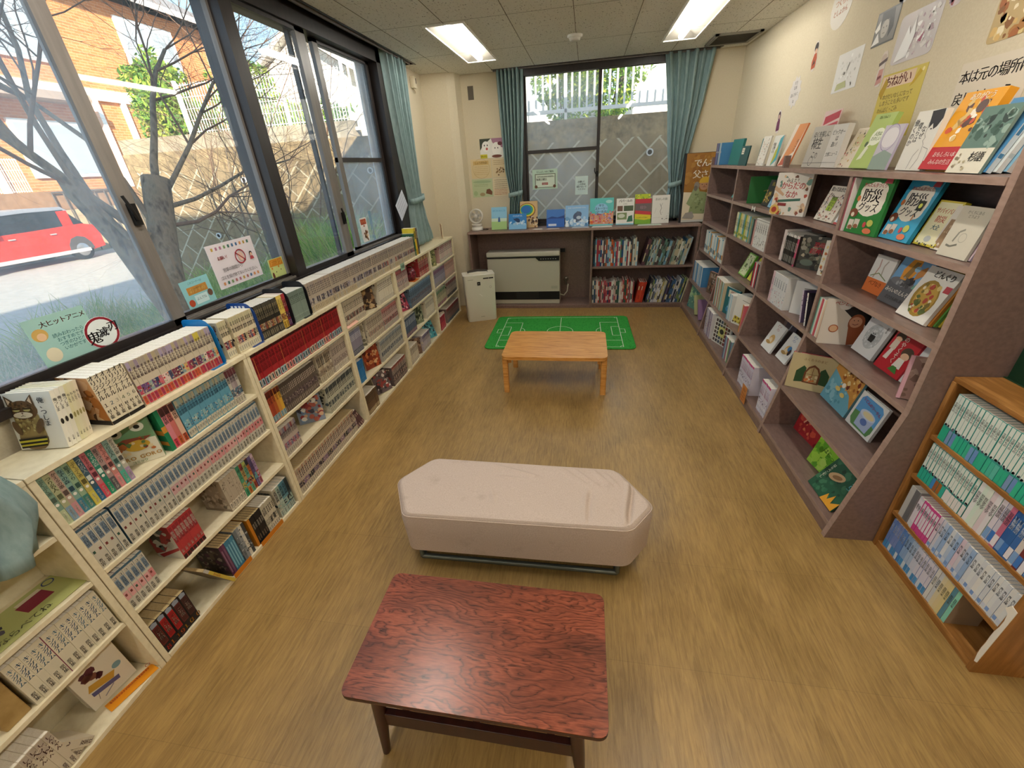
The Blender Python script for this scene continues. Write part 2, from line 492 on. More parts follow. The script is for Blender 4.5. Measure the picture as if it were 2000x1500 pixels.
# ceiling stops short of the window wall: a curtain recess runs along it
mb = MB(); LX = (-1.19, .635); LYS = (3.67, .6, -2.0); LW, LL = .31, 1.28      # openings for the recessed lights
xs = [-1.67, LX[0] + .004, LX[0] + LW - .004, LX[1] + .004, LX[1] + LW - .004, 3.3]; ys = [YN] + sorted([v for y in LYS for v in (y + .004, y + LL - .004)]) + [YF - .10]
for i in range(5):
    for j in range(len(ys) - 1):
        if i in (1, 3) and j % 2 == 1: continue
        mb.box(xs[i], ys[j], CZ, xs[i + 1], ys[j + 1], CZ + .04, M_CEIL)
mb.box(-1.67, YF - .10, CZ, -1.04, YF + .1, CZ + .04, M_CEIL); mb.box(1.29, YF - .10, CZ, 3.3, YF + .1, CZ + .04, M_CEIL)
mb.box(-2.0, 4.78, CZ, -1.67, YF + .1, CZ + .04, M_CEIL)
struct(mb.build('ceiling'))
M_JOINT = mat('6f6859', .9, .1)
mb = MB()
x = -.572 - .457 * 2
while x < 2.6:
    mb.box(x - .002, YN, CZ - .0012, x + .002, YF - .10, CZ - .0002, M_JOINT); x += .457
y = YF - .95
while y > YN:
    mb.box(-1.67, y - .001, CZ - .001, 2.6, y + .001, CZ - .0003, M_JOINT); y -= .91
struct(mb.build('trim_1'))
# curtain recesses (dark boards)
mb = MB()
mb.box(-1.67, YN, CZ - .004, -1.655, 4.78, CZ + .10, M_FRAME); mb.box(-1.83, YN, CZ + .09, -1.67, 4.78, CZ + .11, M_FRAME)
mb.box(-1.83, 4.765, CZ, -1.67, 4.78, CZ + .1, M_FRAME)
mb.box(-1.70, YN, CZ - .012, -1.688, 4.70, CZ + .01, M_FRAME2)
mb.box(-1.80, YN, 2.50, -1.77, 4.36, 2.53, M_FRAME2)
mb.box(-1.04, YF - .11, CZ - .004, 1.29, YF - .095, CZ + .1, M_FRAME); mb.box(-1.04, YF - .1, CZ + .09, 1.29, YF + .02, CZ + .11, M_FRAME)
mb.box(-1.03, YF - .07, CZ - .014, 1.27, YF - .055, CZ + .005, M_FRAME2)
struct(mb.build('trim_2'))
# left wall: below, above and beside the window band
W0, W1, WB, WT = -1.2, 4.33, 1.06, 2.58
mb = MB().box(XL - .16, YN, 0, XL, YF + .15, WB, M_WALL)
mb.box(XL - .16, YN, WT, XL, YF + .15, CZ + .12, M_WALL)
mb.box(XL - .16, W1, WB, XL, YF + .15, WT, M_WALL); mb.box(XL - .16, YN, WB, XL, W0, WT, M_WALL)
struct(mb.build('wall_left'))
# far wall with its window opening
FX0, FX1, FB, FT = -.76, 1.06, .96, 2.56
mb = MB().box(XL, YF, 0, XR + .1, YF + .15, FB, M_WALL); mb.box(XL, YF, FT, XR + .1, YF + .15, CZ + .12, M_WALL)
mb.box(XL, YF, FB, FX0, YF + .15, FT, M_WALL); mb.box(FX1, YF, FB, XR + .1, YF + .15, FT, M_WALL)
struct(mb.build('wall_far'))
mb = MB().prism([(XL, 5.25), (-1.52, 5.285), (-1.475, 5.31), (-1.44, 5.34), (-1.42, YF), (XL, YF)], 0, CZ, M_WALL, 'z')
struct(mb.build('trim_3'))                                     # corner pillar
mb = MB().box(XR, -.4, 0, XR + .12, YF + .15, CZ + .12, M_WALL); struct(mb.build('wall_right'))
mb = MB().box(XR, -.52, 0, 3.3, -.4, CZ + .12, M_WALL); mb.box(3.2, YN, 0, 3.3, -.5, CZ + .12, M_WALL); struct(mb.build('wall_side'))
mb = MB().box(XL - .16, YN - .1, 0, 3.3, YN, CZ + .12, M_WALL); struct(mb.build('wall_near'))

# left window band: frame, stiles and panes
def struct_child(mb, name, parent, **k): o = mb.build(name, parent, **k); return o
wl = MB()
GX = -1.86
wl.box(-1.93, W0, WB, -1.765, W1, 1.10, M_FRAME); wl.box(-1.93, W0, 2.475, -1.765, W1, WT, M_FRAME)
wl.box(-1.93, 4.10, WB, -1.765, W1, WT, M_FRAME); wl.box(-1.93, W0, WB, -1.765, W0 + .1, WT, M_FRAME)
wl.box(-1.93, 2.375, WB, -1.775, 2.465, WT, M_FRAME)
wl.box(-1.768, W0, 1.045, -1.745, W1, 1.075, M_FRAME)
for dx in (-1.80, -1.825): wl.box(dx - .004, W0, 1.10, dx + .004, W1, 1.112, M_FRAME2)
win = wl.build('window_1'); struct(win)
def sash(y0, y1, x, mf, glass, sl=.04, sr=.04, mid=None, name='sash', ml=None, mr=None):
    m_ = MB(); z0, z1 = 1.10, 2.475
    m_.box(x - .014, y0, z0, x + .014, y0 + sl, z1, ml or mf); m_.box(x - .014, y1 - sr, z0, x + .014, y1, z1, mr or mf)
    m_.box(x - .014, y0, z0, x + .014, y1, z0 + .028, M_FRAME); m_.box(x - .014, y0, z1 - .022, x + .014, y1, z1, M_FRAME)
    if mid: m_.box(x - .012, y0, mid - .016, x + .012, y1, mid + .016, M_FRAME)
    o = m_.build(name, win)
    g = MB().box(x - .002, y0 + sl, z0 + .028, x + .002, y1 - sr, z1 - .022, glass).build('pane', o)
    return o
sash(W0 + .08, 1.545, -1.80, M_FRAME, M_GLASS_D, mr=M_FRAME2, sr=.06)
sash(1.525, 2.385, -1.845, M_FRAME, M_GLASS, mr=M_FRAME2, sr=.025, sl=.05)
sash(2.46, 3.105, -1.80, M_FRAME, M_GLASS, sl=.02, sr=.10, mr=M_FRAME2)
sash(3.00, 3.115, -1.845, M_FRAME, M_GLASS, sl=.02, sr=.02)
sash(3.26, 4.07, -1.845, M_FRAME, M_GLASS_D, mid=1.755, sl=.06, sr=.05, ml=M_FRAME2)
m_ = MB().box(-1.906, 3.98, 1.10, -1.90, 4.12, 2.475, mat('c9d6e0', .5, .4)); m_.build('sash_liner', win)
# crescent latches
for yy, zz, xx in ((1.515, 1.56, -1.785), (3.06, 1.37, -1.785)):
    m_ = MB(); m_.box(xx, yy - .014, zz - .04, xx + .014, yy + .014, zz + .04, M_BLACK)
    m_.tube([(xx + .02, yy - .005, zz - .02), (xx + .028, yy - .02, zz + .02), (xx + .022, yy - .03, zz + .07)], .006, M_BLACK, 8)
    m_.build('latch', win)

# far window
wf = MB()
wf.box(FX0, YF - .02, .95, FX1, YF + .12, .99, M_FRAME); wf.box(FX0, YF + .01, 2.50, FX1, YF + .12, 2.60, M_FRAME)
wf.box(FX0, YF - .02, .95, FX0 + .045, YF + .12, 2.6, M_FRAME); wf.box(FX1 - .045, YF - .02, .95, FX1, YF + .12, 2.6, M_FRAME)
wf.box(FX0, YF - .03, 2.49, FX1, YF, 2.57, M_FRAME)
win2 = wf.build('window_2'); struct(win2)
def sash2(x0, x1, y, mid, glass, mr=M_FRAME):
    m_ = MB(); z0, z1 = .99, 2.515
    m_.box(x0, y - .014, z0, x0 + .03, y + .014, z1, M_FRAME); m_.box(x1 - .035, y - .014, z0, x1, y + .014, z1, mr)
    m_.box(x0, y - .014, z0, x1, y + .014, z0 + .04, M_FRAME); m_.box(x0, y - .014, z1 - .02, x1, y + .014, z1, M_FRAME)
    if mid: m_.box(x0, y - .013, mid - .018, x1, y + .013, mid + .018, M_FRAME)
    o = m_.build('sash', win2)
    MB().box(x0 + .03, y - .002, z0 + .04, x1 - .035, y + .002, z1 - .02, glass).build('pane', o)
sash2(FX0 + .04, .135, YF + .04, 1.765, M_GLASS_D); sash2(.10, FX1 - .04, YF + .08, None, M_GLASS)
m_ = MB().box(.10, YF + .005, 1.47, .128, YF + .028, 1.53, M_BLACK); m_.tube([(.10, YF + .0, 1.50), (.085, YF - .006, 1.53), (.088, YF, 1.56)], .006, M_BLACK); m_.build('latch', win2)

# ------------------------------------------------------------------ curtains
def m_cloth(name, c1, c2, tr=.35):
    m, nt, b = nodemat(name)
    n = noise(nt, coords(nt, (1, 1, .3)), 60, 4)
    r = ramp(nt, n.outputs[0], [(.35, c1), (.65, c2)])
    nt.links.new(r.outputs[0], b.inputs['Base Color']); b.inputs['Roughness'].default_value = .85; b.inputs['Specular IOR Level'].default_value = .15
    tl = N(nt, 'ShaderNodeBsdfTranslucent'); nt.links.new(r.outputs[0], tl.inputs[0])
    mx = N(nt, 'ShaderNodeMixShader'); mx.inputs[0].default_value = tr
    out = [x for x in nt.nodes if x.type == 'OUTPUT_MATERIAL'][0]
    nt.links.new(b.outputs[0], mx.inputs[1]); nt.links.new(tl.outputs[0], mx.inputs[2]); nt.links.new(mx.outputs[0], out.inputs[0])
    return m
M_CURT = m_cloth('teal_curtain_cloth', 'adc5c5', '9cb6b7')
def curtain(label, axis, fix, prof, npl, amp, seed=1, tie=None):
    """prof: list of (z, a0, a1) top to bottom; axis 'x' = spread along x at y=fix; 'y' = spread along y at x=fix"""
    t = thing('curtain', label, 'curtain', (0, 0, 0))
    rg = random.Random(seed); NU = npl * 14; NV = 44
    vs = []; z0 = prof[0][0]; z1 = prof[-1][0]
    ph = [rg.uniform(.6, 1.4) for _ in range(npl + 1)]
    for j in range(NV + 1):
        z = z0 + (z1 - z0) * j / NV
        for k in range(len(prof) - 1):
            if prof[k][0] >= z >= prof[k + 1][0] - 1e-6:
                q = (prof[k][0] - z) / (prof[k][0] - prof[k + 1][0]); q = q * q * (3 - 2 * q) if k >= len(prof) - 3 else q
                a0 = prof[k][1] * (1 - q) + prof[k + 1][1] * q; a1 = prof[k][2] * (1 - q) + prof[k + 1][2] * q; break
        for i in range(NU + 1):
            u = i / NU; p = u * npl; k = int(min(p, npl - 1e-6)); wv = ph[k]
            wob = .25 * math.sin(z * 3 + k * 1.7)
            off = amp * wv * (.5 - .5 * math.cos(2 * PI * p + wob)) * min(1, (a1 - a0) / .22 + .35)
            a = a0 + (a1 - a0) * (u + .012 * math.sin(2 * PI * p * 2 + z * 2))
            vs.append((a, fix - off, z) if axis == 'x' else (fix + off, a, z))
    fs = [(j * (NU + 1) + i, j * (NU + 1) + i + 1, (j + 1) * (NU + 1) + i + 1, (j + 1) * (NU + 1) + i) for j in range(NV) for i in range(NU)]
    o = MB().add(vs, fs, M_CURT, True).build('curtain_cloth', t)
    s = o.modifiers.new('thickness', 'SOLIDIFY'); s.thickness = .002
    if tie:
        z, a0, a1 = tie; m_ = MB()
        for sgn in (1,):
            pts = []
            n = 20
            for i in range(n):
                tt = 2 * PI * i / n; ca = (a0 + a1) / 2 + (a1 - a0) / 2 * math.cos(tt); cd = amp * .55 + (amp * .75) * math.sin(tt)
                pts.append((ca, cd))
            vs = []
            for zz in (-.025, .025):
                for i, (ca, cd) in enumerate(pts):
                    zq = z + zz + .03 * (ca - a0) / (a1 - a0)
                    vs.append((ca, fix - cd, zq) if axis == 'x' else (fix + cd, ca, zq))
            m_.add(vs, [(i, (i + 1) % n, n + (i + 1) % n, n + i) for i in range(n)], M_CURT, True)
            oo = m_.build('tieback', t); s = oo.modifiers.new('thickness', 'SOLIDIFY'); s.thickness = .003
    return t
curtain('pale teal curtain tied back at the far end of the long side window', 'y', -1.765,
        [(2.60, 4.18, 4.70), (2.2, 4.20, 4.66), (1.8, 4.24, 4.63), (1.42, 4.30, 4.60), (1.38, 4.30, 4.60), (1.25, 4.27, 4.66), (.96, 4.24, 4.80)], 7, .075, 3, tie=(1.38, 4.28, 4.62))
curtain('pale teal curtain tied back on the radiator side of the end window', 'x', YF - .03,
        [(2.58, -1.00, -.70), (2.1, -.985, -.715), (1.6, -.965, -.75), (1.35, -.92, -.77), (1.31, -.92, -.77), (1.2, -.93, -.79), (1.1, -.94, -.80)], 7, .06, 5, tie=(1.32, -.93, -.76))
curtain('pale teal curtain tied back beside the brown wall bookcase', 'x', YF - .03,
        [(2.58, .76, 1.25), (2.1, .83, 1.19), (1.7, .87, 1.11), (1.36, .925, 1.05), (1.32, .925, 1.05), (1.2, .91, 1.07), (.99, .92, 1.08)], 6, .07, 9, tie=(1.34, .915, 1.06))
curtain('loose hem of a pale teal curtain over the nearest white bookcase', 'y', -1.570,
        [(2.55, -.35, .40), (1.6, -.3, .44), (1.1, -.25, .56), (.96, -.2, .645), (.86, -.2, .66), (.73, -.2, .60)], 7, .05, 4)

# ------------------------------------------------------------------ ceiling fittings
M_WHITE = mat('e9e7df', .45, .4); M_REFL = mat('77736a', .45, .4)
def tube_mat(name, e):
    m = bpy.data.materials.new(name); m.use_nodes = True; _n = m.node_tree; _n.nodes.clear()
    _e = N(_n, 'ShaderNodeEmission'); _e.inputs[0].default_value = (1.0, .95, .86, 1); _e.inputs[1].default_value = e
    _o = N(_n, 'ShaderNodeOutputMaterial'); _n.links.new(_e.outputs[0], _o.inputs[0]); return m
M_EM = tube_mat('fluorescent_tube', TUBE_EMIT); M_EM2 = tube_mat('dimmer_fluorescent_tube', TUBE_EMIT * .55)
def ceiling_light(x0, y0, label, wd=.31, ln=1.28, em=None):
    t = thing('ceiling_light', label, 'ceiling light', (x0, y0, CZ))
    h = MB(); a = .016
    h.box(0, 0, -.008, wd, a, 0, M_WHITE); h.box(0, ln - a, -.008, wd, ln, 0, M_WHITE); h.box(0, a, -.008, a, ln - a, 0, M_WHITE); h.box(wd - a, a, -.008, wd, ln - a, 0, M_WHITE)
    h.build('rim', t)
    r = MB(); c = wd / 2; q = .045; zt = .075; e = .07      # sloping enamel sides up to a shallow channel
    A = [(a, a, 0), (wd - a, a, 0), (wd - a, ln - a, 0), (a, ln - a, 0)]; B = [(c - q, a + e, zt), (c + q, a + e, zt), (c + q, ln - a - e, zt), (c - q, ln - a - e, zt)]
    r.add(A + B, [(0, 4, 5, 1), (1, 5, 6, 2), (2, 6, 7, 3), (3, 7, 4, 0), (4, 7, 6, 5)], M_REFL)
    r.box(-.002, -.002, zt + .004, wd + .002, ln + .002, zt + .008, M_REFL)
    r.build('reflector', t)
    tb = MB(); tb.tube([(c, .09, .004), (c, .105, .004), (c, ln - .105, .004), (c, ln - .09, .004)], [.018, .024, .024, .018], em or M_EM, 16); tb.build('tube', t)
ceiling_light(-1.19, 3.67, 'recessed fluorescent light nearest the corner pillar', em=M_EM2)
ceiling_light(.635, 3.67, 'recessed fluorescent light by the ceiling vent', em=M_EM2)
ceiling_light(-1.19, .6, 'recessed fluorescent light over the nearest white bookcase')
ceiling_light(.635, .6, 'recessed fluorescent light over the room centre')
ceiling_light(-1.19, -2.0, 'recessed fluorescent light at the camera end by the window')
ceiling_light(.635, -2.0, 'recessed fluorescent light at the camera end')
# smoke detector
t = thing('smoke_detector', 'round white smoke detector on the ceiling', 'smoke detector', (-.125, 4.37, CZ))
MB().lathe([(0, -.001), (.062, -.001), (.062, -.012), (.052, -.02), (0, -.02)], M_WHITE).build('base', t)
MB().lathe([(.045, -.02), (.043, -.036), (.03, -.042), (0, -.042)], mat('cfccc2', .5)).build('sensor_cap', t)
# vent
t = thing('ceiling_vent', 'square dark-slatted air vent in the ceiling corner', 'vent', (0, 0, 0))
h = MB(); x0, x1, y0, y1 = 1.09, 1.48, 4.88, 5.30
for a in ((x0, y0, x1, y0 + .03), (x0, y1 - .03, x1, y1), (x0, y0, x0 + .03, y1), (x1 - .03, y0, x1, y1)): h.box(a[0], a[1], CZ - .014, a[2], a[3], CZ - .0005, mat('8e8a80', .5))
h.build('frame', t)
g = MB().box(x0 + .03, y0 + .03, CZ - .002, x1 - .03, y1 - .03, CZ - .0005, mat('2b2824', .8))
for i in range(16):
    yy = y0 + .045 + i * .022; g.box(x0 + .03, yy, CZ - .01, x1 - .03, yy + .006, CZ - .003, mat('4a463f', .6))
g.build('grille', t)
# ------------------------------------------------------------------ white bookcases along the window wall
LY = [-.20, .68, 1.57, 2.42, 3.305, 4.20, 5.05]
LZ = [.02, .295, .515, .725, .912]       # tops of the boards: bottom shelf, three shelves, top board
LXF = -1.58; LXB = -1.775
names = ['nearest', 'second', 'third', 'fourth', 'fifth', 'farthest']
BC = ['white bookcase one', 'white bookcase two']
lab = ['low cream bookcase nearest the camera with mostly empty tiers',
       'low cream bookcase with a full tier of pale comics, second from the camera',
       'low cream bookcase holding the red comic row, third from the camera',
       'low cream bookcase under the long pale comic row, fourth from the camera',
       'low cream bookcase next to last, below the curtain hem',
       'low cream bookcase against the corner pillar']
for i in range(6):
    y0, y1 = LY[i] + .0015, LY[i + 1] - .0015
    t = thing('bookcase', lab[i], 'bookcase', (LXF, y0, 0), 0, None)
    def L(mb, n): return mb.build(n, t, bevel=.0015)
    W = y1 - y0; D = LXB - LXF
    L(MB().box(D, 0, 0, 0, .02, .910, M_CREAM), 'side_panel'); L(MB().box(D, W - .02, 0, 0, W, .910, M_CREAM), 'side_panel')
    MB().box(D - .004, .0, .0, D, W, .925, M_CREAM).build('back_panel', t)
    L(MB().box(D, 0, .9105, .002, W, .93, M_CREAM), 'top_board')
    for k in range(1, 4): L(MB().box(D, .0205, LZ[k] - .018, -.001, W - .0205, LZ[k], M_CREAM), 'shelf')
    L(MB().box(D, .0205, .0, -.001, W - .0205, .02, M_CREAM), 'bottom_board')
LTOP = .9302

# ------------------------------------------------------------------ brown built-in bookcase on the wall
RY_ = [1.63, 2.48, 3.31, 4.22, 5.13]
RZt = [.075, .36, .705, .985, 1.26, 1.53]
def rxf(z): return 1.27 if z >= .70 else 1.155 + .115 * max(z, 0) / .70
t = thing('wall_bookcase', 'tall mauve-brown bookcase wall full of picture books', 'bookcase', (0, 0, 0))
def panel(y0, y1, ztop, nm='upright'):
    pts = [(rxf(0), 0), (rxf(.35), .35), (1.27, .70), (1.27, ztop), (1.525, ztop), (1.525, 0)]
    MB().prism([(p[0], p[1]) for p in pts], y0, y1, M_BROWN, 'y').build(nm, t, bevel=.0015)
    e = MB()
    for a, b in zip(pts[:3], pts[1:4]):
        e.add([(a[0] - .001, y0, a[1]), (b[0] - .001, y0, b[1]), (b[0] - .001, y1, b[1]), (a[0] - .001, y1, a[1])], [(0, 1, 2, 3)], M_BROWN_EDGE)
    e.build('edge_band', t)
# near end panel is taller
panel(1.60, 1.628, 1.72, 'end_panel')
for yy in RY_[1:4]: panel(yy - .013, yy + .013, 1.505)
panel(5.105, 5.13, 1.60, 'end_panel')
for yy in (3.31,): MB().box(1.268, yy - .014, 1.531, 1.30, yy + .014, 1.60, M_BROWN).build('post', t)
for b in range(4):
    y0 = RY_[b] + (.0135 if b else -.0015); y1 = RY_[b + 1] - .0135 if b < 3 else 5.1045
    for k, z in enumerate(RZt[:5]):
        xf = rxf(z - .012) + .001
        MB().box(xf, y0, z - .024, 1.515, y1, z, M_BROWN).build('shelf', t, bevel=.0012)
        MB().box(xf - .0015, y0, z - .0235, xf - .0002, y1, z - .0005, M_BROWN_EDGE).build('edge_band', t)
MB().box(1.266, 1.6285, 1.506, 1.525, 5.105, 1.53, M_BROWN).build('top_board', t, bevel=.0015)
MB().box(1.2645, 1.6285, 1.5065, 1.2658, 5.105, 1.5295, M_BROWN_EDGE).build('edge_band', t)
MB().box(1.516, 1.629, .0, 1.526, 5.104, 1.505, M_BROWN).build('back_panel', t)
MB().box(1.165, 1.6285, 0, 1.18, 5.104, .05, M_BROWN).build('kickboard', t)

# ------------------------------------------------------------------ low brown bookcase under the end window
t = thing('low_bookcase', 'low mauve-brown shelf unit under the end window with a heater bay', 'bookcase', (0, 0, 0))
YB = 5.135
MB().box(-1.415, YB - .015, .93, 1.262, YF - .002, .955, M_BROWN).build('top_board', t, bevel=.002)
MB().box(-1.415, YB - .0165, .9305, 1.262, YB - .0152, .9545, M_BROWN_EDGE).build('edge_band', t)
for x0, x1 in ((-1.41, -1.386), (.066, .09), (1.235, 1.262)): MB().box(x0, YB, 0, x1, YF - .012, .9295, M_BROWN).build('upright', t, bevel=.0015)
MB().box(-1.385, YF - .012, .0, 1.262, YF - .002, .929, M_BROWN).build('back_panel', t)
MB().box(.0905, YB, .485, 1.2345, YF - .0125, .507, M_BROWN).build('shelf', t, bevel=.0015)
MB().box(.0905, YB, .035, 1.2345, YF - .0125, .056, M_BROWN).build('bottom_board', t, bevel=.0015)
MB().box(-1.385, YB + .005, .0, .0655, YF - .0125, .035, M_BROWN).build('bottom_board', t, bevel=.0015)
MB().box(.0905, YB + .012, .0, 1.2345, YB + .026, .0345, M_BROWN).build('kickboard', t)

# ------------------------------------------------------------------ small oak-look bookcase
M_OAK = noisy('oak_veneer', 'a8743c', '8c5d2b', 26, .45, .4, (1, .12, 1), .04, c3='b9854a')
M_OAKV = noisy('oak_veneer_upright', 'a8743c', '8c5d2b', 26, .45, .4, (1, 1, .12), .04, c3='b9854a')
t = thing('bookcase', 'small worn oak-look bookcase of paperbacks at the foot of the brown one', 'bookcase', (0, 0, 0))
OX0, OX1, OY0, OY1 = 1.355, 1.525, 1.03, 1.595
OZ = [.035, .222, .43, .622]
for y0, y1 in ((OY0, OY0 + .018), (OY1 - .018, OY1)): MB().box(OX0, y0, 0, OX1, y1, .849, M_OAKV).build('side_panel', t, bevel=.0015)
MB().box(OX0 + .002, OY0 - .002, .8495, OX1, OY1, .868, M_OAK).build('top_board', t, bevel=.0015)
for k, z in enumerate(OZ): MB().box(OX0 + .004, OY0 + .0185, z - .018 if k else 0, OX1 - .006, OY1 - .0185, z, M_OAK).build('shelf' if k else 'bottom_board', t, bevel=.0015)
MB().box(OX1 - .0055, OY0 + .0185, .0, OX1 - .001, OY1 - .0185, .849, M_OAK).build('back_panel', t)
# bare chipped edge where the veneer has come off, painted white
c = MB(); rg = random.Random(3)
pts = [(OY0 - .001, .06), (OY0 + .007, .055)] + [(OY0 + .014 + rg.uniform(-.003, .003), .06 + .03 * i) for i in range(1, 9)] + [(OY0 + .03, .31), (OY0 + .02, .335), (OY0 - .001, .33)]
c.prism(pts, OX0 - .0025, OX0 - .0003, mat('e6e0d2', .7), 'x'); c.build('chipped_edge', t)
# ------------------------------------------------------------------ bench
def m_bench():
    m, nt, b = nodemat('bench_cloth')
    n = noise(nt, coords(nt), 260, 3); n2 = noise(nt, coords(nt), 9, 3)
    r = ramp(nt, n.outputs[0], [(.35, 'bba89a'), (.65, 'c9b7a9')])
    c = mixc(nt, ramp(nt, n2.outputs[0], [(.62, (0, 0, 0, 1)), (.78, (.35, .35, .35, 1))]).outputs[0], r.outputs[0], '94816f')
    nt.links.new(c, b.inputs['Base Color']); b.inputs['Roughness'].default_value = .8; b.inputs['Specular IOR Level'].default_value = .2
    bump(nt, b, n.outputs[0], .15, .002); return m
M_BENCH = m_bench()
t = thing('bench', 'long six-sided bench with a mauve-grey fabric cover in mid room', 'bench', (-.28, 1.41, 0))
def off(pts, d):
    cx = sum(p[0] for p in pts) / len(pts); cy = sum(p[1] for p in pts) / len(pts)
    return [(p[0] + (cx - p[0]) * d / max(.01, math.hypot(p[0] - cx, p[1] - cy)), p[1] + (cy - p[1]) * d / max(.01, math.hypot(p[0] - cx, p[1] - cy))) for p in pts]
hexa = [(-.750, 1.612), (-.872, 1.435), (-.757, 1.219), (.212, 1.237), (.318, 1.382), (.180, 1.602)]
hexa = [(x + .28, y - 1.41) for x, y in hexa]
# rounded outline
def rounded(pts, r, k=5):
    out = []; n = len(pts)
    for i in range(n):
        p = Vector(pts[i]); a = (Vector(pts[i - 1]) - p).normalized(); b = (Vector(pts[(i + 1) % n]) - p).normalized()
        p0 = p + a * r; p1 = p + b * r
        for j in range(k + 1):
            q = j / k; out.append(tuple(p0 * (1 - q) ** 2 + p * 2 * q * (1 - q) + p1 * q * q))
    return out
def bench_cover():
    out = rounded(hexa, .035); n = len(out)
    mbb = MB(); vs = []; rings = []
    prof = [(.0, .115), (.0, .16), (-.003, .22), (-.006, .29), (.0, .318), (.006, .331), (.016, .338)]
    for d, z in prof:
        o2 = off(out, d); st = len(vs)
        for i, p in enumerate(o2):
            wz = .0015 * math.sin(i * 2.3) * (z > .3); vs.append((p[0], p[1], z + wz - (.004 * math.sin(p[0] * 6) if z < .13 else 0)))
        rings.append(st)
    fs = [(rings[k] + i, rings[k] + (i + 1) % n, rings[k + 1] + (i + 1) % n, rings[k + 1] + i) for k in range(len(prof) - 1) for i in range(n)]
    mbb.add(vs, fs, M_BENCH, True)
    # top sheet: concentric rings to a centre line with wrinkles
    base = off(out, .016); top = []; K = 16
    def wr(x, y):
        h = 0
        h += .010 * math.exp(-((x - .505 - .02 * math.sin(y * 9)) / .010) ** 2) * math.exp(-((y + .01) / .14) ** 4) * -1
        h += .006 * math.exp(-((x - .485 - .02 * math.sin(y * 9)) / .012) ** 2) * math.exp(-((y + .01) / .15) ** 4)
        h += -.007 * math.exp(-((x - .33 - .01 * math.sin(y * 14)) / .010) ** 2) * math.exp(-((y + .07) / .09) ** 4)
        h += .004 * math.exp(-((x - .312) / .012) ** 2) * math.exp(-((y + .07) / .09) ** 4)
        for (ax, ay, an, ln) in ((.25, .12, -.7, .1), (.31, .11, -.8, .09), (.38, .12, -.9, .08), (-.02, .13, -.3, .12), (-.05, .08, -.1, .06), (.43, .1, -1., .05), (-.1, -.05, -1.2, .04)):
            c_, s_ = math.cos(an), math.sin(an); u = (x - ax) * c_ + (y - ay) * s_; v = -(x - ax) * s_ + (y - ay) * c_
            h += .0045 * math.exp(-(v / .009) ** 2) * math.exp(-(u / ln) ** 4)
        h += .002 * math.sin(x * 17 + y * 9) * math.sin(y * 21)
        return h
    xs0 = min(p[0] for p in base); xs1 = max(p[0] for p in base)
    vs = []; idx = {}
    NX, NY = 220, 70
    import itertools
    def yrange(x):
        ys = []
        for i in range(n):
            a, b = base[i], base[(i + 1) % n]
            if (a[0] - x) * (b[0] - x) <= 0 and abs(a[0] - b[0]) > 1e-9:
                q = (x - a[0]) / (b[0] - a[0]); ys.append(a[1] + q * (b[1] - a[1]))
        return (min(ys), max(ys)) if ys else (0, 0)
    for i in range(NX + 1):
        u = i / NX; x = xs0 + (xs1 - xs0) * (.5 - .5 * math.cos(PI * u)) ; x = min(max(x, xs0 + 1e-5), xs1 - 1e-5)
        ya, yb = yrange(x)
        for j in range(NY + 1):
            y = ya + (yb - ya) * j / NY
            e = min(j, NY - j) / NY * (yb - ya); e2 = min(x - xs0, xs1 - x); f_ = min(1, min(e, e2 * 1.5) / .014)
            vs.append((x, y, .338 + f_ * (.003 + 1.7 * wr(x, y))))
    fs = [(i * (NY + 1) + j, (i + 1) * (NY + 1) + j, (i + 1) * (NY + 1) + j + 1, i * (NY + 1) + j + 1) for i in range(NX) for j in range(NY)]
    mbb.add(vs, fs, M_BENCH, True)
    mbb.prism(off(out, .03), .112, .12, M_BLACK)
    return mbb
bench_cover().build('fabric_cover', t)
s_ = MB(); o2 = off(rounded(hexa, .035), -.0008); n = len(o2)
s_.tube([(p[0], p[1], .3225) for p in o2] + [(o2[0][0], o2[0][1], .3225)], .0022, M_BENCH, 6, cap=False); s_.build('piping', t)
fr = MB(); M_TUBE = mat('70766f', .4, .5, .6)
P4 = [(-.455, -.135), (.455, -.125), (.455, .15), (-.455, .15)]
for a, b in zip(P4, P4[1:] + P4[:1]): fr.tube([(a[0], a[1], .013), (b[0], b[1], .013)], .0125, M_TUBE, 10)
for a in P4: fr.tube([(a[0], a[1], .013), (a[0], a[1], .111)], .0115, M_TUBE, 10)
fr.build('tube_frame', t)

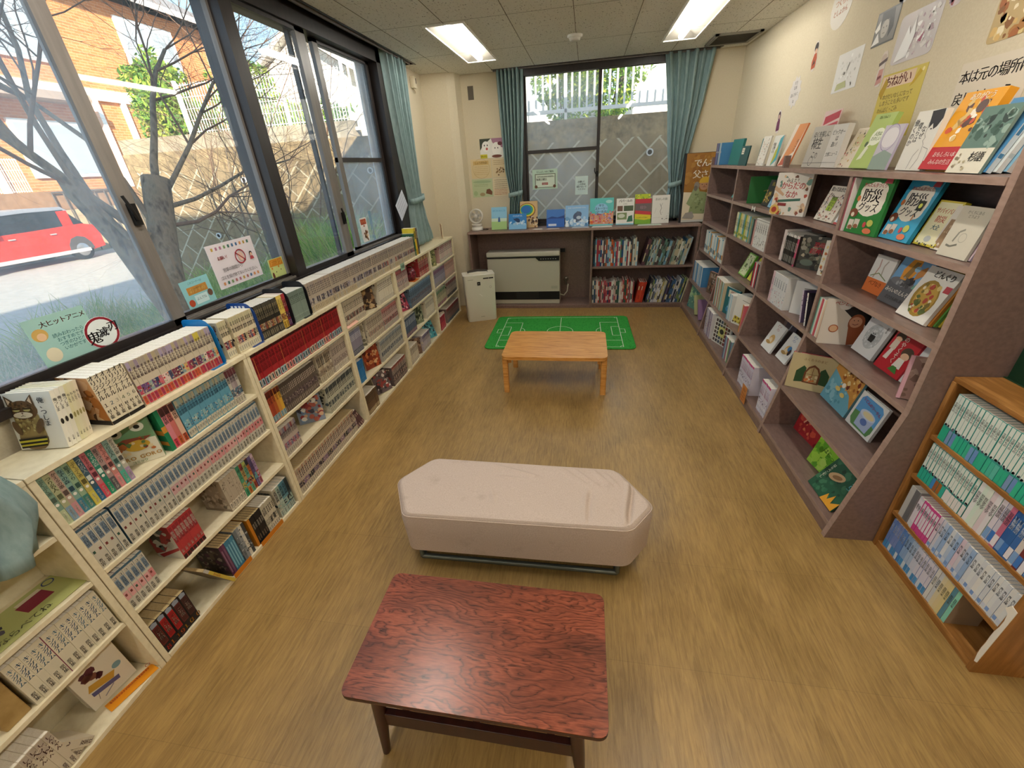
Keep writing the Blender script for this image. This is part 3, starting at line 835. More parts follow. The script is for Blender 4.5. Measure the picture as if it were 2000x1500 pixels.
# ------------------------------------------------------------------ rosewood-look table
def m_rose():
    m, nt, b = nodemat('rosewood_laminate')
    n0 = noise(nt, coords(nt, (1.0, 3.4, 3)), 2.6, 3, .5, .5)
    tc = N(nt, 'ShaderNodeTexCoord'); sx = N(nt, 'ShaderNodeSeparateXYZ'); nt.links.new(tc.outputs['Object'], sx.inputs[0])
    n1 = noise(nt, coords(nt, (1.2, 4.2, 1)), 2.3, 4, .5, .25)
    m1 = N(nt, 'ShaderNodeMath', operation='MULTIPLY'); m1.inputs[1].default_value = 34; nt.links.new(sx.outputs['Y'], m1.inputs[0])
    m2 = N(nt, 'ShaderNodeMath', operation='MULTIPLY_ADD'); m2.inputs[1].default_value = 17; nt.links.new(n1.outputs[0], m2.inputs[0]); nt.links.new(m1.outputs[0], m2.inputs[2])
    wv = N(nt, 'ShaderNodeMath', operation='FRACT'); nt.links.new(m2.outputs[0], wv.inputs[0])
    r = ramp(nt, wv.outputs[0], [(.0, '1c0e0b'), (.06, '421f16'), (.22, '84402d'), (.75, 'a0523a'), (1., '70382a')])
    n = noise(nt, coords(nt, (1, 14, 14)), 26, 4, .6)
    r2 = ramp(nt, n.outputs[0], [(.35, '35180f'), (.62, 'b0603f')])
    c = mixc(nt, .35, r.outputs[0], r2.outputs[0])
    c = mixc(nt, ramp(nt, n0.outputs[0], [(.4, (0, 0, 0, 1)), (.62, (.5, .5, .5, 1))]).outputs[0], c, '3a2019')
    nt.links.new(c, b.inputs['Base Color']); b.inputs['Roughness'].default_value = .27; b.inputs['Specular IOR Level'].default_value = .55
    return m
M_ROSE = m_rose(); M_DARKWOOD = noisy('dark_stained_wood', '2c1410', '3c1c15', 30, .35, .5, (1, 1, .2), .03)
tx0, tx1, ty0, ty1, tz = -.655, .09, .52, .92, .36
t = thing('coffee_table', 'dark red rosewood-look coffee table in front of the bench', 'table', ((tx0 + tx1) / 2, (ty0 + ty1) / 2, 0))
W_, D_ = (tx1 - tx0) / 2, (ty1 - ty0) / 2
rr_ = rounded([(-W_, -D_), (W_, -D_), (W_ , D_), (-W_, D_)], .03, 6)
MB().prism(rr_, tz - .018, tz, M_ROSE, 'z').build('table_top', t, bevel=.002)
e_ = MB(); o2 = off(rr_, -.0005); n = len(o2); e_.add([(p[0], p[1], z) for z in (tz - .016, tz - .003) for p in o2], [(i, (i + 1) % n, n + (i + 1) % n, n + i) for i in range(n)], mat('3a1c16', .4), True); e_.build('edge_band', t)
for sx in (-1, 1):
    for sy in (-1, 1):
        MB().tube([(sx * (W_ - .085), sy * (D_ - .045), tz - .018), (sx * (W_ - .075), sy * (D_ - .035), tz * .5), (sx * (W_ - .062), sy * (D_ - .02), 0)], [.021, .019, .012], M_DARKWOOD, 16).build('leg', t)
for sy in (-1, 1): MB().box(-W_ + .082, sy * (D_ - .040) - .010, .150, W_ - .082, sy * (D_ - .040) + .010, .215, M_DARKWOOD).build('rail', t, bevel=.002)
for sx in (-1, 1): MB().box(sx * (W_ - .085) - .01, -D_ + .06, .290, sx * (W_ - .085) + .01, D_ - .06, .341, M_DARKWOOD).build('rail', t, bevel=.002)
for x in (-.22, .0, .22): MB().box(x - .011, -D_ + .052, .19, x + .011, D_ - .052, .206, M_DARKWOOD).build('slat', t)

# ------------------------------------------------------------------ small pale wooden table
def m_pine():
    m, nt, b = nodemat('honey_wood')
    n = noise(nt, coords(nt, (.9, 9, 9)), 7, 5, .6, .3)
    r = ramp(nt, n.outputs[0], [(.3, 'b06f24'), (.5, 'd1934a'), (.7, 'dea45c')])
    nt.links.new(r.outputs[0], b.inputs['Base Color']); b.inputs['Roughness'].default_value = .3; b.inputs['Specular IOR Level'].default_value = .5; return m
M_PINE = m_pine()
t = thing('low_table', 'low honey-coloured wooden table by the green football mat', 'table', (-.22, 3.17, 0))
rr_ = rounded([(-.41, -.28), (.41, -.28), (.41, .28), (-.41, .28)], .06, 6)
MB().prism(rr_, .303, .33, M_PINE, 'z').build('table_top', t, bevel=.006)
for sx in (-1, 1):
    for sy in (-1, 1):
        MB().prism(rounded([(sx * .385 - .022, sy * .235 - .022), (sx * .385 + .022, sy * .235 - .022), (sx * .385 + .022, sy * .235 + .022), (sx * .385 - .022, sy * .235 + .022)], .01, 3), 0, .302, M_PINE, 'z').build('leg', t)
    MB().box(sx * .385 - .009, -.21, .255, sx * .385 + .009, .21, .302, M_PINE).build('rail', t)
    MB().box(sx * .385 + (-.05 if sx > 0 else .023), -.248, .265, sx * .385 + (-.023 if sx > 0 else .05), -.222, .302, M_PINE).build('corner_block', t)

# ------------------------------------------------------------------ football mat
M_MAT = noisy('green_mat_pile', '2f8f36', '3fa045', 60, .95, .1, bmp=.3, c3='277a30'); M_LINE = noisy('white_mat_pile', 'dfe8d5', 'c8d8bd', 120, .95, .1)
t = thing('football_mat', 'green floor mat printed as a white-lined football pitch', 'mat', (-.25, 4.30, 0), math.radians(1))
MW, MD = .755, .485
rr_ = rounded([(-MW, -MD), (MW, -MD), (MW, MD), (-MW, MD)], .07, 6)
MB().prism(rr_, .0005, .009, M_MAT, 'z').build('mat_body', t)
e_ = MB(); o2 = rr_; e_.tube([(p[0], p[1], .006) for p in o2] + [(o2[0][0], o2[0][1], .006)], .006, M_MAT, 6, cap=False); e_.build('hem', t)
l_ = MB()
def ln(x0, y0, x1, y1, w=.006):
    d = Vector((x1 - x0, y1 - y0)); nn = Vector((-d.y, d.x)).normalized() * w / 2
    l_.add([(x0 - nn.x, y0 - nn.y, .0095), (x1 - nn.x, y1 - nn.y, .0095), (x1 + nn.x, y1 + nn.y, .0095), (x0 + nn.x, y0 + nn.y, .0095)], [(0, 1, 2, 3)], M_LINE)
def arc(cx, cy, r, a0, a1, n=24):
    for i in range(n):
        p = a0 + (a1 - a0) * i / n; q = a0 + (a1 - a0) * (i + 1) / n
        ln(cx + r * math.cos(p), cy + r * math.sin(p), cx + r * math.cos(q), cy + r * math.sin(q))
A, B_ = .64, .44
for a in ((-A, -B_, A, -B_), (A, -B_, A, B_), (A, B_, -A, B_), (-A, B_, -A, -B_), (0, -B_, 0, B_)): ln(*a)
arc(0, 0, .14, 0, 2 * PI, 36)
for s in (-1, 1):
    for (w, h) in ((.20, .27), (.085, .13)): ln(s * A, -h, s * (A - w), -h); ln(s * (A - w), -h, s * (A - w), h); ln(s * (A - w), h, s * A, h)
    ln(s * A, -.055, s * (A + .055), -.055); ln(s * (A + .055), -.055, s * (A + .055), .055); ln(s * (A + .055), .055, s * A, .055)
    arc(s * (A - .13), 0, .12, (PI - .95) if s > 0 else -.95, (PI + .95) if s > 0 else .95, 14)
    for q in (-1, 1): arc(s * A, q * B_, .03, {(1, 1): PI, (1, -1): PI / 2, (-1, 1): -PI / 2, (-1, -1): 0}[(s, q)], {(1, 1): PI * 1.5, (1, -1): PI, (-1, 1): 0, (-1, -1): PI / 2}[(s, q)], 6)
l_.build('pitch_lines', t)

# ------------------------------------------------------------------ fan heater
t = thing('fan_heater', 'wide beige gas fan heater in the bay under the end window', 'heater', (-.76, 5.2, .036))
M_HB = mat('b9b4a2', .45, .4); M_HT = mat('c7c2b1', .4, .4)
hw = .456
MB().box(-hw, 0, .0, hw, .19, .60, M_HB).build('body', t, bevel=.012)
MB().box(-hw - .003, -.006, .60, hw + .003, .2, .66, M_HT).build('lid', t, bevel=.014)
MB().box(-hw + .004, -.004, .585, hw - .004, .01, .598, M_BLACK).build('gap_shade_strip', t)  # black strip laid on as the shade below the lid
p_ = MB().prism([(.17, .575), (.20, .548), (hw - .004, .548), (hw - .004, .598), (.15, .598)], -.008, -.0045, M_BLACK, 'y'); p_.build('control_panel', t)
p_ = MB()
for i in range(7): p_.box(.22 + .03 * i, -.0095, .568, .235 + .03 * i, -.0082, .574, mat('b8b8b0', .5))
p_.build('control_marking', t)
g_ = MB().box(-hw + .002, -.004, .062, hw - .002, .002, .165, M_BLACK)
for i in range(7): g_.box(-.1, -.009, .078 + .0125 * i, .19, -.0042, .082 + .0125 * i, mat('2c2a27', .5))
g_.build('outlet_grille', t)
p_ = MB(); p_.box(.35, -.0012, .20, .43, -.0002, .235, mat('a8a493', .6)); p_.build('sticker', t)
p_ = MB(); p_.tube([(hw, .1, .10), (hw + .05, .08, .09), (hw + .09, .09, .14), (hw + .10, .14, .22)], .008, mat('a8a08c', .5), 8); p_.build('gas_hose', t)
p_ = MB().box(hw - .0, .13, .62, hw + .06, .17, .66, M_BLACK); p_.build('sensor', t)
t = thing('gas_outlet', 'small brass gas tap on the brown panel beside the heater', 'gas tap', (-.235, YF - .04, .30))
MB().lathe([(0, -.022), (.026, -.022), (.026, .0), (.014, .004), (.014, .028), (0, .028)], mat('8d8577', .35, .5, .7), axis='y').build('tap_body', t)
MB().tube([(0, -.03, 0), (0, -.036, -.05), (0, -.03, -.075)], .011, mat('6f675a', .4, .5, .6)).build('socket', t)

# ------------------------------------------------------------------ air purifier
t = thing('air_purifier', 'white air purifier standing on the floor by the pillar', 'air purifier', (-1.235, 4.76, 0), math.radians(20))
M_AP = mat('dcd8c9', .35, .5)
b_ = MB(); pts = rounded([(-.175, -.11), (.175, -.11), (.175, .11), (-.175, .11)], .035, 5); n = len(pts); vs = []
for z, s in ((.0, .965), (.012, 1.0), (.3, 1.02), (.50, 1.05), (.552, 1.055)):
    vs += [(p[0] * s, p[1] * s - .008 * (z / .55), z) for p in pts]
b_.add(vs, [(k * n + i, k * n + (i + 1) % n, (k + 1) * n + (i + 1) % n, (k + 1) * n + i) for k in range(4) for i in range(n)], M_AP, True)
b_.add(vs[-n:], [list(range(n))], M_AP)
b_.build('body', t)
v_ = MB(); v_.prism([(-.14, .553), (-.1, .568), (0, .575), (.1, .568), (.14, .553)], -.075, .07, M_AP, 'y'); 
v_.prism([(-.12, .5605), (-.09, .5725), (0, .5785), (.09, .5725), (.12, .5605), (0, .566)], -.02, .085, mat('3c3a36', .5), 'y'); v_.build('air_outlet', t)
for nm, art in (('logo_badge', [('r', .42, .78, .52, .85, '1c1a18'), ('t', '✦', .47, .815, .05, 'd8d4c8')]), ('display_label', [('r', .62, .90, .95, .925, '23211f'), ('t', '×', .80, .912, .05, 'ddd8cc')]), ('tape_strip', [('p', [(.45, .60), (.47, .605), (.56, .55), (.54, .545)], 'efece2')]),
                ('round_sticker', [('ring', .84, .73, .035, .006, '8a8579')]), ('nameplate', [('r', .45, .105, .57, .112, '6d695f')]), ('maker_mark', [('r', .12, .90, .30, .908, '97927f')])):
    f_ = Face(MB(), (-.18, -.1245, 0), (1, 0, 0), (0, 0, 1), (0, -1, 0), .36, .56); f_.draw(art); f_.mb.build(nm, t)

# ------------------------------------------------------------------ desk fan
t = thing('desk_fan', 'small white desk fan on the end of the window shelf', 'fan', (-1.32, 5.28, .9555))
MF = mat('ddd9d0', .4)
MB().lathe([(0, 0), (.068, 0), (.07, .012), (.066, .04), (.05, .046), (0, .046)], MF).build('base', t)
MB().lathe([(.058, .0465), (.066, .07), (.062, .078), (.0, .08)], mat('cfcac0', .2, .5)).build('neck_ring', t)
MB().tube([(0, .02, .046), (0, .03, .09), (0, .02, .12)], .012, MF).build('neck', t)
h_ = MB(); R_ = .078; c_ = (0, 0, .165)
ring = [(R_ * math.cos(2 * PI * i / 28), -.022, .165 + R_ * math.sin(2 * PI * i / 28)) for i in range(29)]
h_.tube(ring, .0065, MF, 8, cap=False); h_.tube([(p[0], .02, p[2]) for p in ring], .005, MF, 8, cap=False)
for i in range(40):
    a = 2 * PI * i / 40; h_.tube([(.02 * math.cos(a), -.03, .165 + .02 * math.sin(a)), (.055 * math.cos(a), -.032, .165 + .055 * math.sin(a)), (R_ * math.cos(a), -.022, .165 + R_ * math.sin(a)), (R_ * math.cos(a), .02, .165 + R_ * math.sin(a))], .0009, MF, 4, cap=False)
h_.lathe([(0, -.034), (.02, -.033), (.021, -.028), (0, -.027)], MF, (0, 0, .165), axis='y'); h_.build('fan_cage', t)
bl = MB()
for k in range(5):
    a = 2 * PI * k / 5; pts = []
    for i in range(7):
        q = i / 6; r = .02 + .05 * q; pts.append((r, -.3 * (1 - q) - .1)); 
    pv = [(r * math.cos(a + s), -.006 + .01 * (s > -.2), .165 + r * math.sin(a + s)) for r, s in pts] + [(r * math.cos(a + s + .75), .006, .165 + r * math.sin(a + s + .75)) for r, s in pts[::-1]]
    bl.add(pv, [tuple(range(14))], mat('b9b4aa', .4))
bl.lathe([(0, -.012), (.018, -.01), (.018, .01), (0, .012)], MF, (0, 0, .165), axis='y'); bl.build('blades', t)
MB().lathe([(0, .022), (.035, .022), (.03, .05), (0, .055)], MF, (0, 0, .165), axis='y').build('motor_housing', t)
cb = MB().tube([(.06, .02, .004), (.12, .0, .003), (.13, .05, .003), (.09, .09, .003)], .003, M_BLACK, 6); cb.build('cord', t)

# ------------------------------------------------------------------ sheets of paper, notices and cut-outs
def sheet(name, label, cat, M, wd, ht, base, art, outline=None, thick=.0008, group=None):
    """flat printed sheet in its local XZ plane, facing -Y, origin at its lower left corner"""
    mb = MB()
    if outline:
        pts = [(u * wd, v * ht) for u, v in outline]
        mb.prism(pts, 0, thick, ink(base), 'y')
    else: mb.box(0, 0, 0, wd, thick, ht, ink(base))
    Face(mb, (0, 0, 0), (1, 0, 0), (0, 0, 1), (0, -1, 0), wd, ht).draw(art)
    o = mb.build(name); o.matrix_world = M
    return tag(o, label, cat, group)
def onL(x, y, z, r=0): return MT(x, y, z) @ RZ(PI / 2) @ RY(-r)        # faces +x, u runs +y
def onR(x, y, z, r=0): return MT(x, y, z) @ RZ(-PI / 2) @ RY(-r)       # faces -x, u runs -y
def onF(x, y, z, r=0): return MT(x, y, z) @ RY(-r)                     # faces -y
def lines(u0, u1, v1, v0, n, c, seed=1, th=.012):
    rg = random.Random(seed); out = []
    for i in range(n):
        v = v1 - (v1 - v0) * i / max(1, n - 1); u = u0
        while u < u1 - .02:
            w_ = rg.uniform(.02, .05); out.append(('r', u, v - th * rg.uniform(.6, 1.2), min(u + w_, u1), v + th * rg.uniform(.6, 1.2), c)); u += w_ + .012
    return out
OVAL = [(.5 + .5 * math.cos(2 * PI * i / 22), .55 + .45 * math.sin(2 * PI * i / 22)) for i in range(15, 15 + 22)]
CLOUD = [(.5 + (.45 + .05 * math.cos(i * PI)) * math.cos(2 * PI * i / 22), .5 + (.45 + .05 * math.cos(i * PI)) * math.sin(2 * PI * i / 22)) for i in range(22)]
RND = rounded([(0, 0), (1, 0), (1, 1), (0, 1)], .12, 4)
FIG = [(.3, 0), (.7, 0), (.95, .25), (.8, .5), (.78, .62), (.9, .8), (.7, 1), (.35, 1), (.15, .8), (.25, .6), (.05, .35)]
WX = XR - .0015
sheet('wall_cutout', 'oval white speech bubble with orange lettering, highest on the bookcase wall', 'notice', onR(WX, 3.76, 2.25, .05), .25, .28, 'd9d2c6', [('t', 'みんなで\nつくろう', .5, .68, .16, 'c9764a'), ('t', 'としょかん', .5, .42, .13, 'b8603c')], OVAL)
sheet('wall_cutout', 'small orange-dressed figure cut-out below the oval speech bubble', 'cut-out', onR(WX, 3.90, 2.10, .08), .09, .17, 'd8cfc4', [('e', .5, .8, .28, .16, '2c2426'), ('p', [(.2, .08), (.8, .1), (.85, .4), (.7, .6), (.35, .6), (.12, .35)], 'b5532f'), ('e', .52, .68, .18, .08, 'd9b49a'), ('p', [(.3, .2), (.7, .25), (.5, .4)], '3f2a22')], FIG)
sheet('wall_cutout', 'cloud-shaped white note with grey lettering by the room corner', 'notice', onR(WX, 4.17, 1.90, .05), .20, .21, 'd6d0cc', [('t', 'すき\nな本', .5, .7, .13, '6a6466'), ('t', '読んでみて', .5, .42, .12, '6a6466'), ('t', 'ね', .5, .22, .12, '6a6466')], CLOUD)
sheet('wall_cutout', 'small purple-dressed figure cut-out below the cloud-shaped note', 'cut-out', onR(WX, 4.31, 1.75, .1), .09, .16, 'd4cbc8', [('e', .5, .75, .26, .2, '4a2a38'), ('p', [(.15, .1), (.85, .1), (.8, .55), (.5, .65), (.2, .5)], '6e3556'), ('e', .5, .72, .15, .1, 'd9b8a8')], FIG)
sheet('wall_print', 'white laminated print with a pale green corner, left of the small striped cut-out', 'picture', onR(WX, 3.50, 1.93, .03), .27, .20, 'e4e2de', [('s', 5, 40, .15, .1, .9, .9, .01, .04, ['cfcdc8', 'f4f3f0', 'bdbab4', 'd9d7d2']), ('p', [(.15, .05), (.6, .08), (.55, .25), (.2, .22)], 'b9bc8a'), ('l', [(.5, .5), (.55, .7)], .02, '4a4744'), ('e', .42, .45, .03, None, '6a665f')])
sheet('wall_print', 'small black and white portrait photo print on the bookcase wall', 'picture', onR(WX, 3.17, 2.10, .03), .19, .15, '4a4a48', [('r', .04, .05, .96, .95, '77746f'), ('p', [(.2, .95), (.75, .95), (.85, .4), (.7, .15), (.6, .7), (.3, .7), (.25, .5)], '1c1b1c'), ('e', .47, .45, .16, .26, 'b5b0a6'), ('p', [(.0, .05), (.2, .4), (.35, .1)], 'e8e6e2'), ('p', [(.02, .5), (.2, .75), (.25, .5), (.1, .4)], 'efece6'), ('e', .41, .5, .02, None, '2a2826'), ('e', .54, .5, .02, None, '2a2826'), ('l', [(.42, .33), (.52, .33)], .015, '5a524c')])
sheet('wall_print', 'round-cornered laminated print with pink splashes and painted-in white reflections', 'picture', onR(WX, 2.94, 1.985, .03), .29, .20, 'c9c2c2', [('s', 9, 60, .4, .1, .95, .9, .01, .05, ['d9d5d2', 'efeeee', 'c7b4ba', 'a8909a']), ('p', [(.1, .05), (.28, .75), (.35, .55), (.42, .85), (.48, .5), (.4, .1)], 'eeeeee'), ('p', [(.6, .35), (.72, .5), (.68, .3)], '9a4a66')], RND)  # white shapes are glossy reflections painted into the print
sheet('wall_cutout', 'small pink striped figure cut-out above the yellow notice', 'cut-out', onR(WX, 3.04, 1.905, .05), .08, .155, 'd9ccc2', [('e', .5, .8, .3, .13, 'c9b5a8'), ('p', [(.1, .7), (.9, .8), (.9, .7), (.15, .6)], '5b4848'), ('p', [(.2, .05), (.8, .1), (.75, .5), (.3, .5)], 'c78f86'), ('p', [(.3, .2), (.7, .25), (.65, .33), (.3, .3)], '7e3f44')], FIG)
ya = [('r', .02, .78, .78, .97, 'e2c6a6'), ('t', 'おねがい', .40, .875, .15, '7a2a22'), ('p', [(.0, .72), (.1, .95), (.18, .85), (.1, .62)], 'b8961e'), ('p', [(.72, .72), (.85, .95), (.92, .9), (.8, .76)], 'c7a626'), ('e', .93, .93, .025, None, 'efe0a0')]
ya += [('t', '・本がだいなしになって\nしまうことも多いです', .45, .60, .070, '7b6a3a', 'h', 0, False), ('t', 'わんぱく・ごみ\nみちあんない', .34, .40, .070, '7b6a3a', 'h', 0, False), ('t', '本やマンガは静かに\n読んでください', .42, .16, .075, '6b5a30', 'h', 0, False)]
sheet('notice_poster', 'yellow handwritten おねがい notice with gold corners', 'poster', onR(WX, 2.955, 1.66, .02), .33, .29, 'd2be58', ya)
sheet('notice_poster', 'cream sheet with brush lettering 本は元の場所に戻しましょう', 'poster', onR(WX - .001, 2.40, 1.62, .02), .34, .29, 'd8ccb8', [('t', '本は元の場所に', .5, .82, .135, '241d1c'), ('t', '戻しましょう', .44, .56, .135, '241d1c')])
sheet('wall_print', 'brown and yellow blotchy picture at the upper end of the bookcase wall', 'picture', onR(WX, 2.33, 1.955, .05), .20, .16, 'c2a876', [('s', 21, 40, .05, .05, .95, .95, .03, .11, ['b07a3e', 'e0c88a', '8a5a2c', 'd8b470', 'efe2c0', 'a86432'])], RND)
sheet('wall_cutout', 'small red and purple cut-out near the top of the bookcase wall', 'cut-out', onR(WX, 2.64, 2.135, .1), .10, .10, 'c9b8b8', [('s', 4, 12, .2, .2, .8, .8, .05, .16, ['9a3f48', '6d4a6e', 'c9a9b8'])], FIG)
sheet('wall_cutout', 'small blue-black cut-out above the black and white portrait print', 'cut-out', onR(WX, 3.02, 2.245, .1), .08, .09, 'bdb8b0', [('s', 4, 8, .2, .1, .8, .6, .08, .2, ['1f2a44', '2d2a33'])], FIG)
# notices on the side window
AY, AX = PI / 2, -1.797
sheet('window_notice', 'pale teal notice lettered 大ヒットアニメ taped to the side window', 'notice', onL(AX, 1.00, 1.125, .0), .19, .165, '9cc4bd', [('t', '大ヒットアニメ', .60, .84, .108, '5c2a1c'), ('e', .16, .66, .12, .13, 'c9a45c'), ('e', .17, .62, .07, .08, 'dcb892'), ('e', .2, .22, .12, .15, 'd8ceb2'), ('t', '読みおわったら\nおすすめです\nつぎのひとへ\nいかがです', .58, .42, .075, '3f6f73', 'h', 0, False)])
sheet('window_sticker', 'round red brushed ring sticker lettered 鬼滅の刃 on the side window', 'sticker', onL(AX + .0012, 1.145, 1.115, .0), .125, .125, 'dfe6e4', [('ring', .5, .5, .47, .07, '8c1f2c'), ('t', '鬼', .22, .42, .36, '1c1a1c'), ('t', '滅', .5, .5, .28, '1c1a1c'), ('t', 'の', .66, .55, .14, '1c1a1c'), ('t', '刃', .84, .60, .30, '1c1a1c')], [(.5 + .48 * math.cos(2 * PI * i / 28), .5 + .48 * math.sin(2 * PI * i / 28)) for i in range(28)])
def conf(v, seed):
    rg = random.Random(seed); cs = ['b89a4a', 'a9748f', '3f6f63', 'c98a5a', '4b6f9a', '7c9a6a', 'c7b86a', 'a86a6a']
    return [('r', .09 + i * .086, v, .13 + i * .086, v + .07, rg.choice(cs)) for i in range(10)]
BX = -1.8415; k = 1.023
sheet('window_notice', 'white no-litter notice with coloured squares and a red ban sign', 'notice', onL(BX, 1.84, 1.165, .02), .32, .215, 'dcd5dc', conf(.86, 2) + conf(.07, 3) + [('t', 'お願い！', .26, .68, .06, 'a8343a'), ('ring', .62, .60, .115, .018, 'a02c38'), ('e', .63, .6, .06, .11, 'd8b8a8'), ('l', [(.53, .72), (.71, .48)], .018, 'a02c38'), ('e', .86, .60, .035, .055, '2c2426'), ('e', .86, .58, .026, .04, 'dcb49c'), ('p', [(.81, .46), (.91, .46), (.89, .54), (.83, .54)], 'b04a52'), ('t', '窓草の隙間から', .38, .40, .062, '3a3436', 'h', 0, False), ('t', 'ゴミを投げ捨てないでください。', .5, .24, .058, '3a3436', 'h', 0, False)])
sheet('window_notice', 'small sky-blue notice with an orange banner low in the side window', 'notice', onL(BX, 1.63, 1.125, .04), .165, .13, '8cc4c9', [('t', 'このコーナーは', .5, .88, .07, '3c5a66', 'h', 0, False), ('r', .15, .48, .85, .75, 'b8823a'), ('t', 'おすすめ', .5, .615, .14, 'e8c878'), ('e', .15, .2, .1, .13, 'b04a2c'), ('e', .87, .35, .09, .13, '6a4a3a'), ('r', .3, .1, .75, .42, 'c9e2e4'), ('t', 'よんでね', .52, .28, .09, '3c5a66', 'h', 0, False)])
sheet('window_notice', 'yellow-green notice with a dripping orange heading in the side window', 'notice', onL(BX, 2.225, 1.08, .0), .13, .155, 'c9d48a', [('p', [(.04, .72), (.96, .72), (.92, .98), (.08, .98)], 'd08a2c'), ('t', 'ドーナツ', .5, .85, .2, 'f0c060'), ('e', .15, .66, .05, None, 'd08a2c'), ('e', .6, .68, .05, None, 'd08a2c'), ('e', .36, .5, .03, None, '3a2c24'), ('e', .7, .55, .03, None, '3a2c24'), ('e', .12, .4, .07, .12, '6a3a2c'), ('t', 'とってもおいしい\nおはなし', .5, .25, .085, '5a6a3c', 'h', 0, False)])
sheet('window_sticker', 'white strip sticker with orange lettering in the end pane of the side window', 'sticker', onL(BX, 3.395, 1.14, .0), .12, .19, 'e0ddd8', [('r', .1, .72, .9, .94, 'a8482c'), ('t', 'ワンワン', .5, .83, .18, 'e8b07a'), ('e', .5, .66, .1, .04, 'a8482c'), ('s', 5, 18, .3, .08, .8, .45, .04, .12, ['a8744a', '6a4430', 'd8b890', '8a5a3a'])], RND)
sheet('loose_paper', 'curled white sheet tucked behind the side window curtain', 'paper', MT(-1.745, 4.03, 1.23) @ RZ(PI / 2) @ RY(-.55), .24, .17, 'cdd2e0', lines(.1, .9, .85, .2, 5, '6a7088', 3))
# notices on the end window and wall
sheet('window_notice', 'pale green framed certificate notice taped to the end window', 'notice', onF(-.645, YF + .024, 1.365), .30, .215, 'b9d2bf', [('r', .10, .08, .92, .78, '6a6f5c'), ('r', .13, .11, .89, .74, 'cfdccb'), ('t', 'としょしつのご案内', .5, .88, .075, '3a4438'), ('t', '毎週土曜日', .36, .50, .085, '2c342c'), ('r', .38, .22, .62, .34, 'b0524a'), ('t', '開館中', .5, .28, .07, 'e8d8d0'), ('e', .14, .14, .06, None, '6b4a38'), ('e', .88, .14, .06, None, '6b4a38')] + lines(.2, .85, .66, .62, 2, '5a6454', 5))
sheet('window_notice', 'small pale blue four-line notice taped to the end window', 'notice', onF(-.135, YF + .024, 1.285), .15, .20, 'c9dcd9', [('t', 'お願い！\nこの窓は\n開けないで\nください', .5, .5, .155, '2c3436')])
FWY = YF - .0012
sheet('wall_poster', 'cartoon animal picture with a yellow corner beside the end curtain', 'poster', onF(-1.255, FWY, 1.735), .275, .20, 'e8e6e0', [('p', [(0, 1), (.5, 1), (.3, .8), (.1, .6), (0, .4)], '3f4436'), ('e', .26, .6, .17, .27, 'f2f0ea'), ('e', .2, .66, .022, .05, '1c1a18'), ('e', .33, .66, .022, .05, '1c1a18'), ('e', .3, .48, .05, .07, 'c0605a'), ('p', [(.5, 1), (1, 1), (1, .5), (.7, .6), (.55, .8)], 'a87a92'), ('e', .72, .45, .2, .35, 'f2efe8'), ('e', .66, .5, .02, .04, '1c1a18'), ('e', .78, .5, .02, .04, '1c1a18'), ('e', .88, .72, .1, .1, '6a3038'), ('r', .0, .0, .3, .2, 'd8cf3c'), ('t', 'ほんの日', .15, .1, .07, '3a2c10'), ('e', .72, .08, .22, .08, '7a4a3a')])
sheet('wall_poster', 'orange-toned paper with a scroll frame on the end wall', 'poster', onF(-1.385, FWY, 1.525), .25, .205, 'dcc89c', [('ring', .5, .5, .42, .01, 'b09050'), ('r', .12, .7, .88, .9, 'd2b070'), ('t', 'しょうぎ大会', .5, .8, .1, '7a5a28')] + lines(.15, .85, .6, .2, 5, 'b08a4a', 4, .008))
sheet('wall_poster', 'pale green paper with brown round shapes on the end wall', 'poster', onF(-1.39, FWY, 1.315), .255, .20, 'bdc9a0', [('e', .5, .85, .45, .08, 'a5b890'), ('p', [(.65, .2), (.95, .1), (.97, .28), (.85, .45), (.7, .42)], '7a5038'), ('e', .48, .15, .13, .1, 'a8946c'), ('e', .15, .22, .1, .14, 'a9bd8c')] + lines(.1, .8, .7, .62, 2, '7c8c64', 8, .01))
sheet('wall_poster', 'cream paper with small brown figures partly behind the end curtain', 'poster', onF(-1.125, FWY, 1.525), .19, .195, 'ddcba4', lines(.1, .9, .92, .72, 3, '8a6a44', 9, .012) + [('s', 12, 14, .15, .12, .85, .55, .03, .07, ['6a4a38', '9a7a54', '54402c'])])
sheet('wall_poster', 'cream paper with red-brown handwriting partly behind the end curtain', 'poster', onF(-1.125, FWY, 1.32), .19, .195, 'e2d2b0', lines(.08, .92, .9, .45, 5, '4a3a34', 10, .012) + lines(.08, .92, .36, .1, 4, 'b0583a', 11, .014))
o = MB().box(-1.342, FWY - .006, 2.322, -1.278, FWY, 2.45, mat('6a6257', .4, .5, .5)).build('blank_plate'); tag(o, 'small grey metal cover plate high on the end wall', 'cover plate')
t = thing('wall_sensor', 'cream sensor box with a loose wire high beside the side curtain', 'sensor box', (XL + .001, 4.93, 2.40))
MB().box(0, 0, 0, .045, .075, .10, mat('d9cfb6', .5)).build('housing', t, bevel=.006); MB().box(.0452, .05, .04, .047, .062, .085, M_BLACK).build('slot', t)
MB().tube([(.02, .03, 0), (.03, .04, -.03), (.02, .07, -.035), (.01, .09, -.01)], .0035, mat('b8a888', .6), 6).build('wire', t)
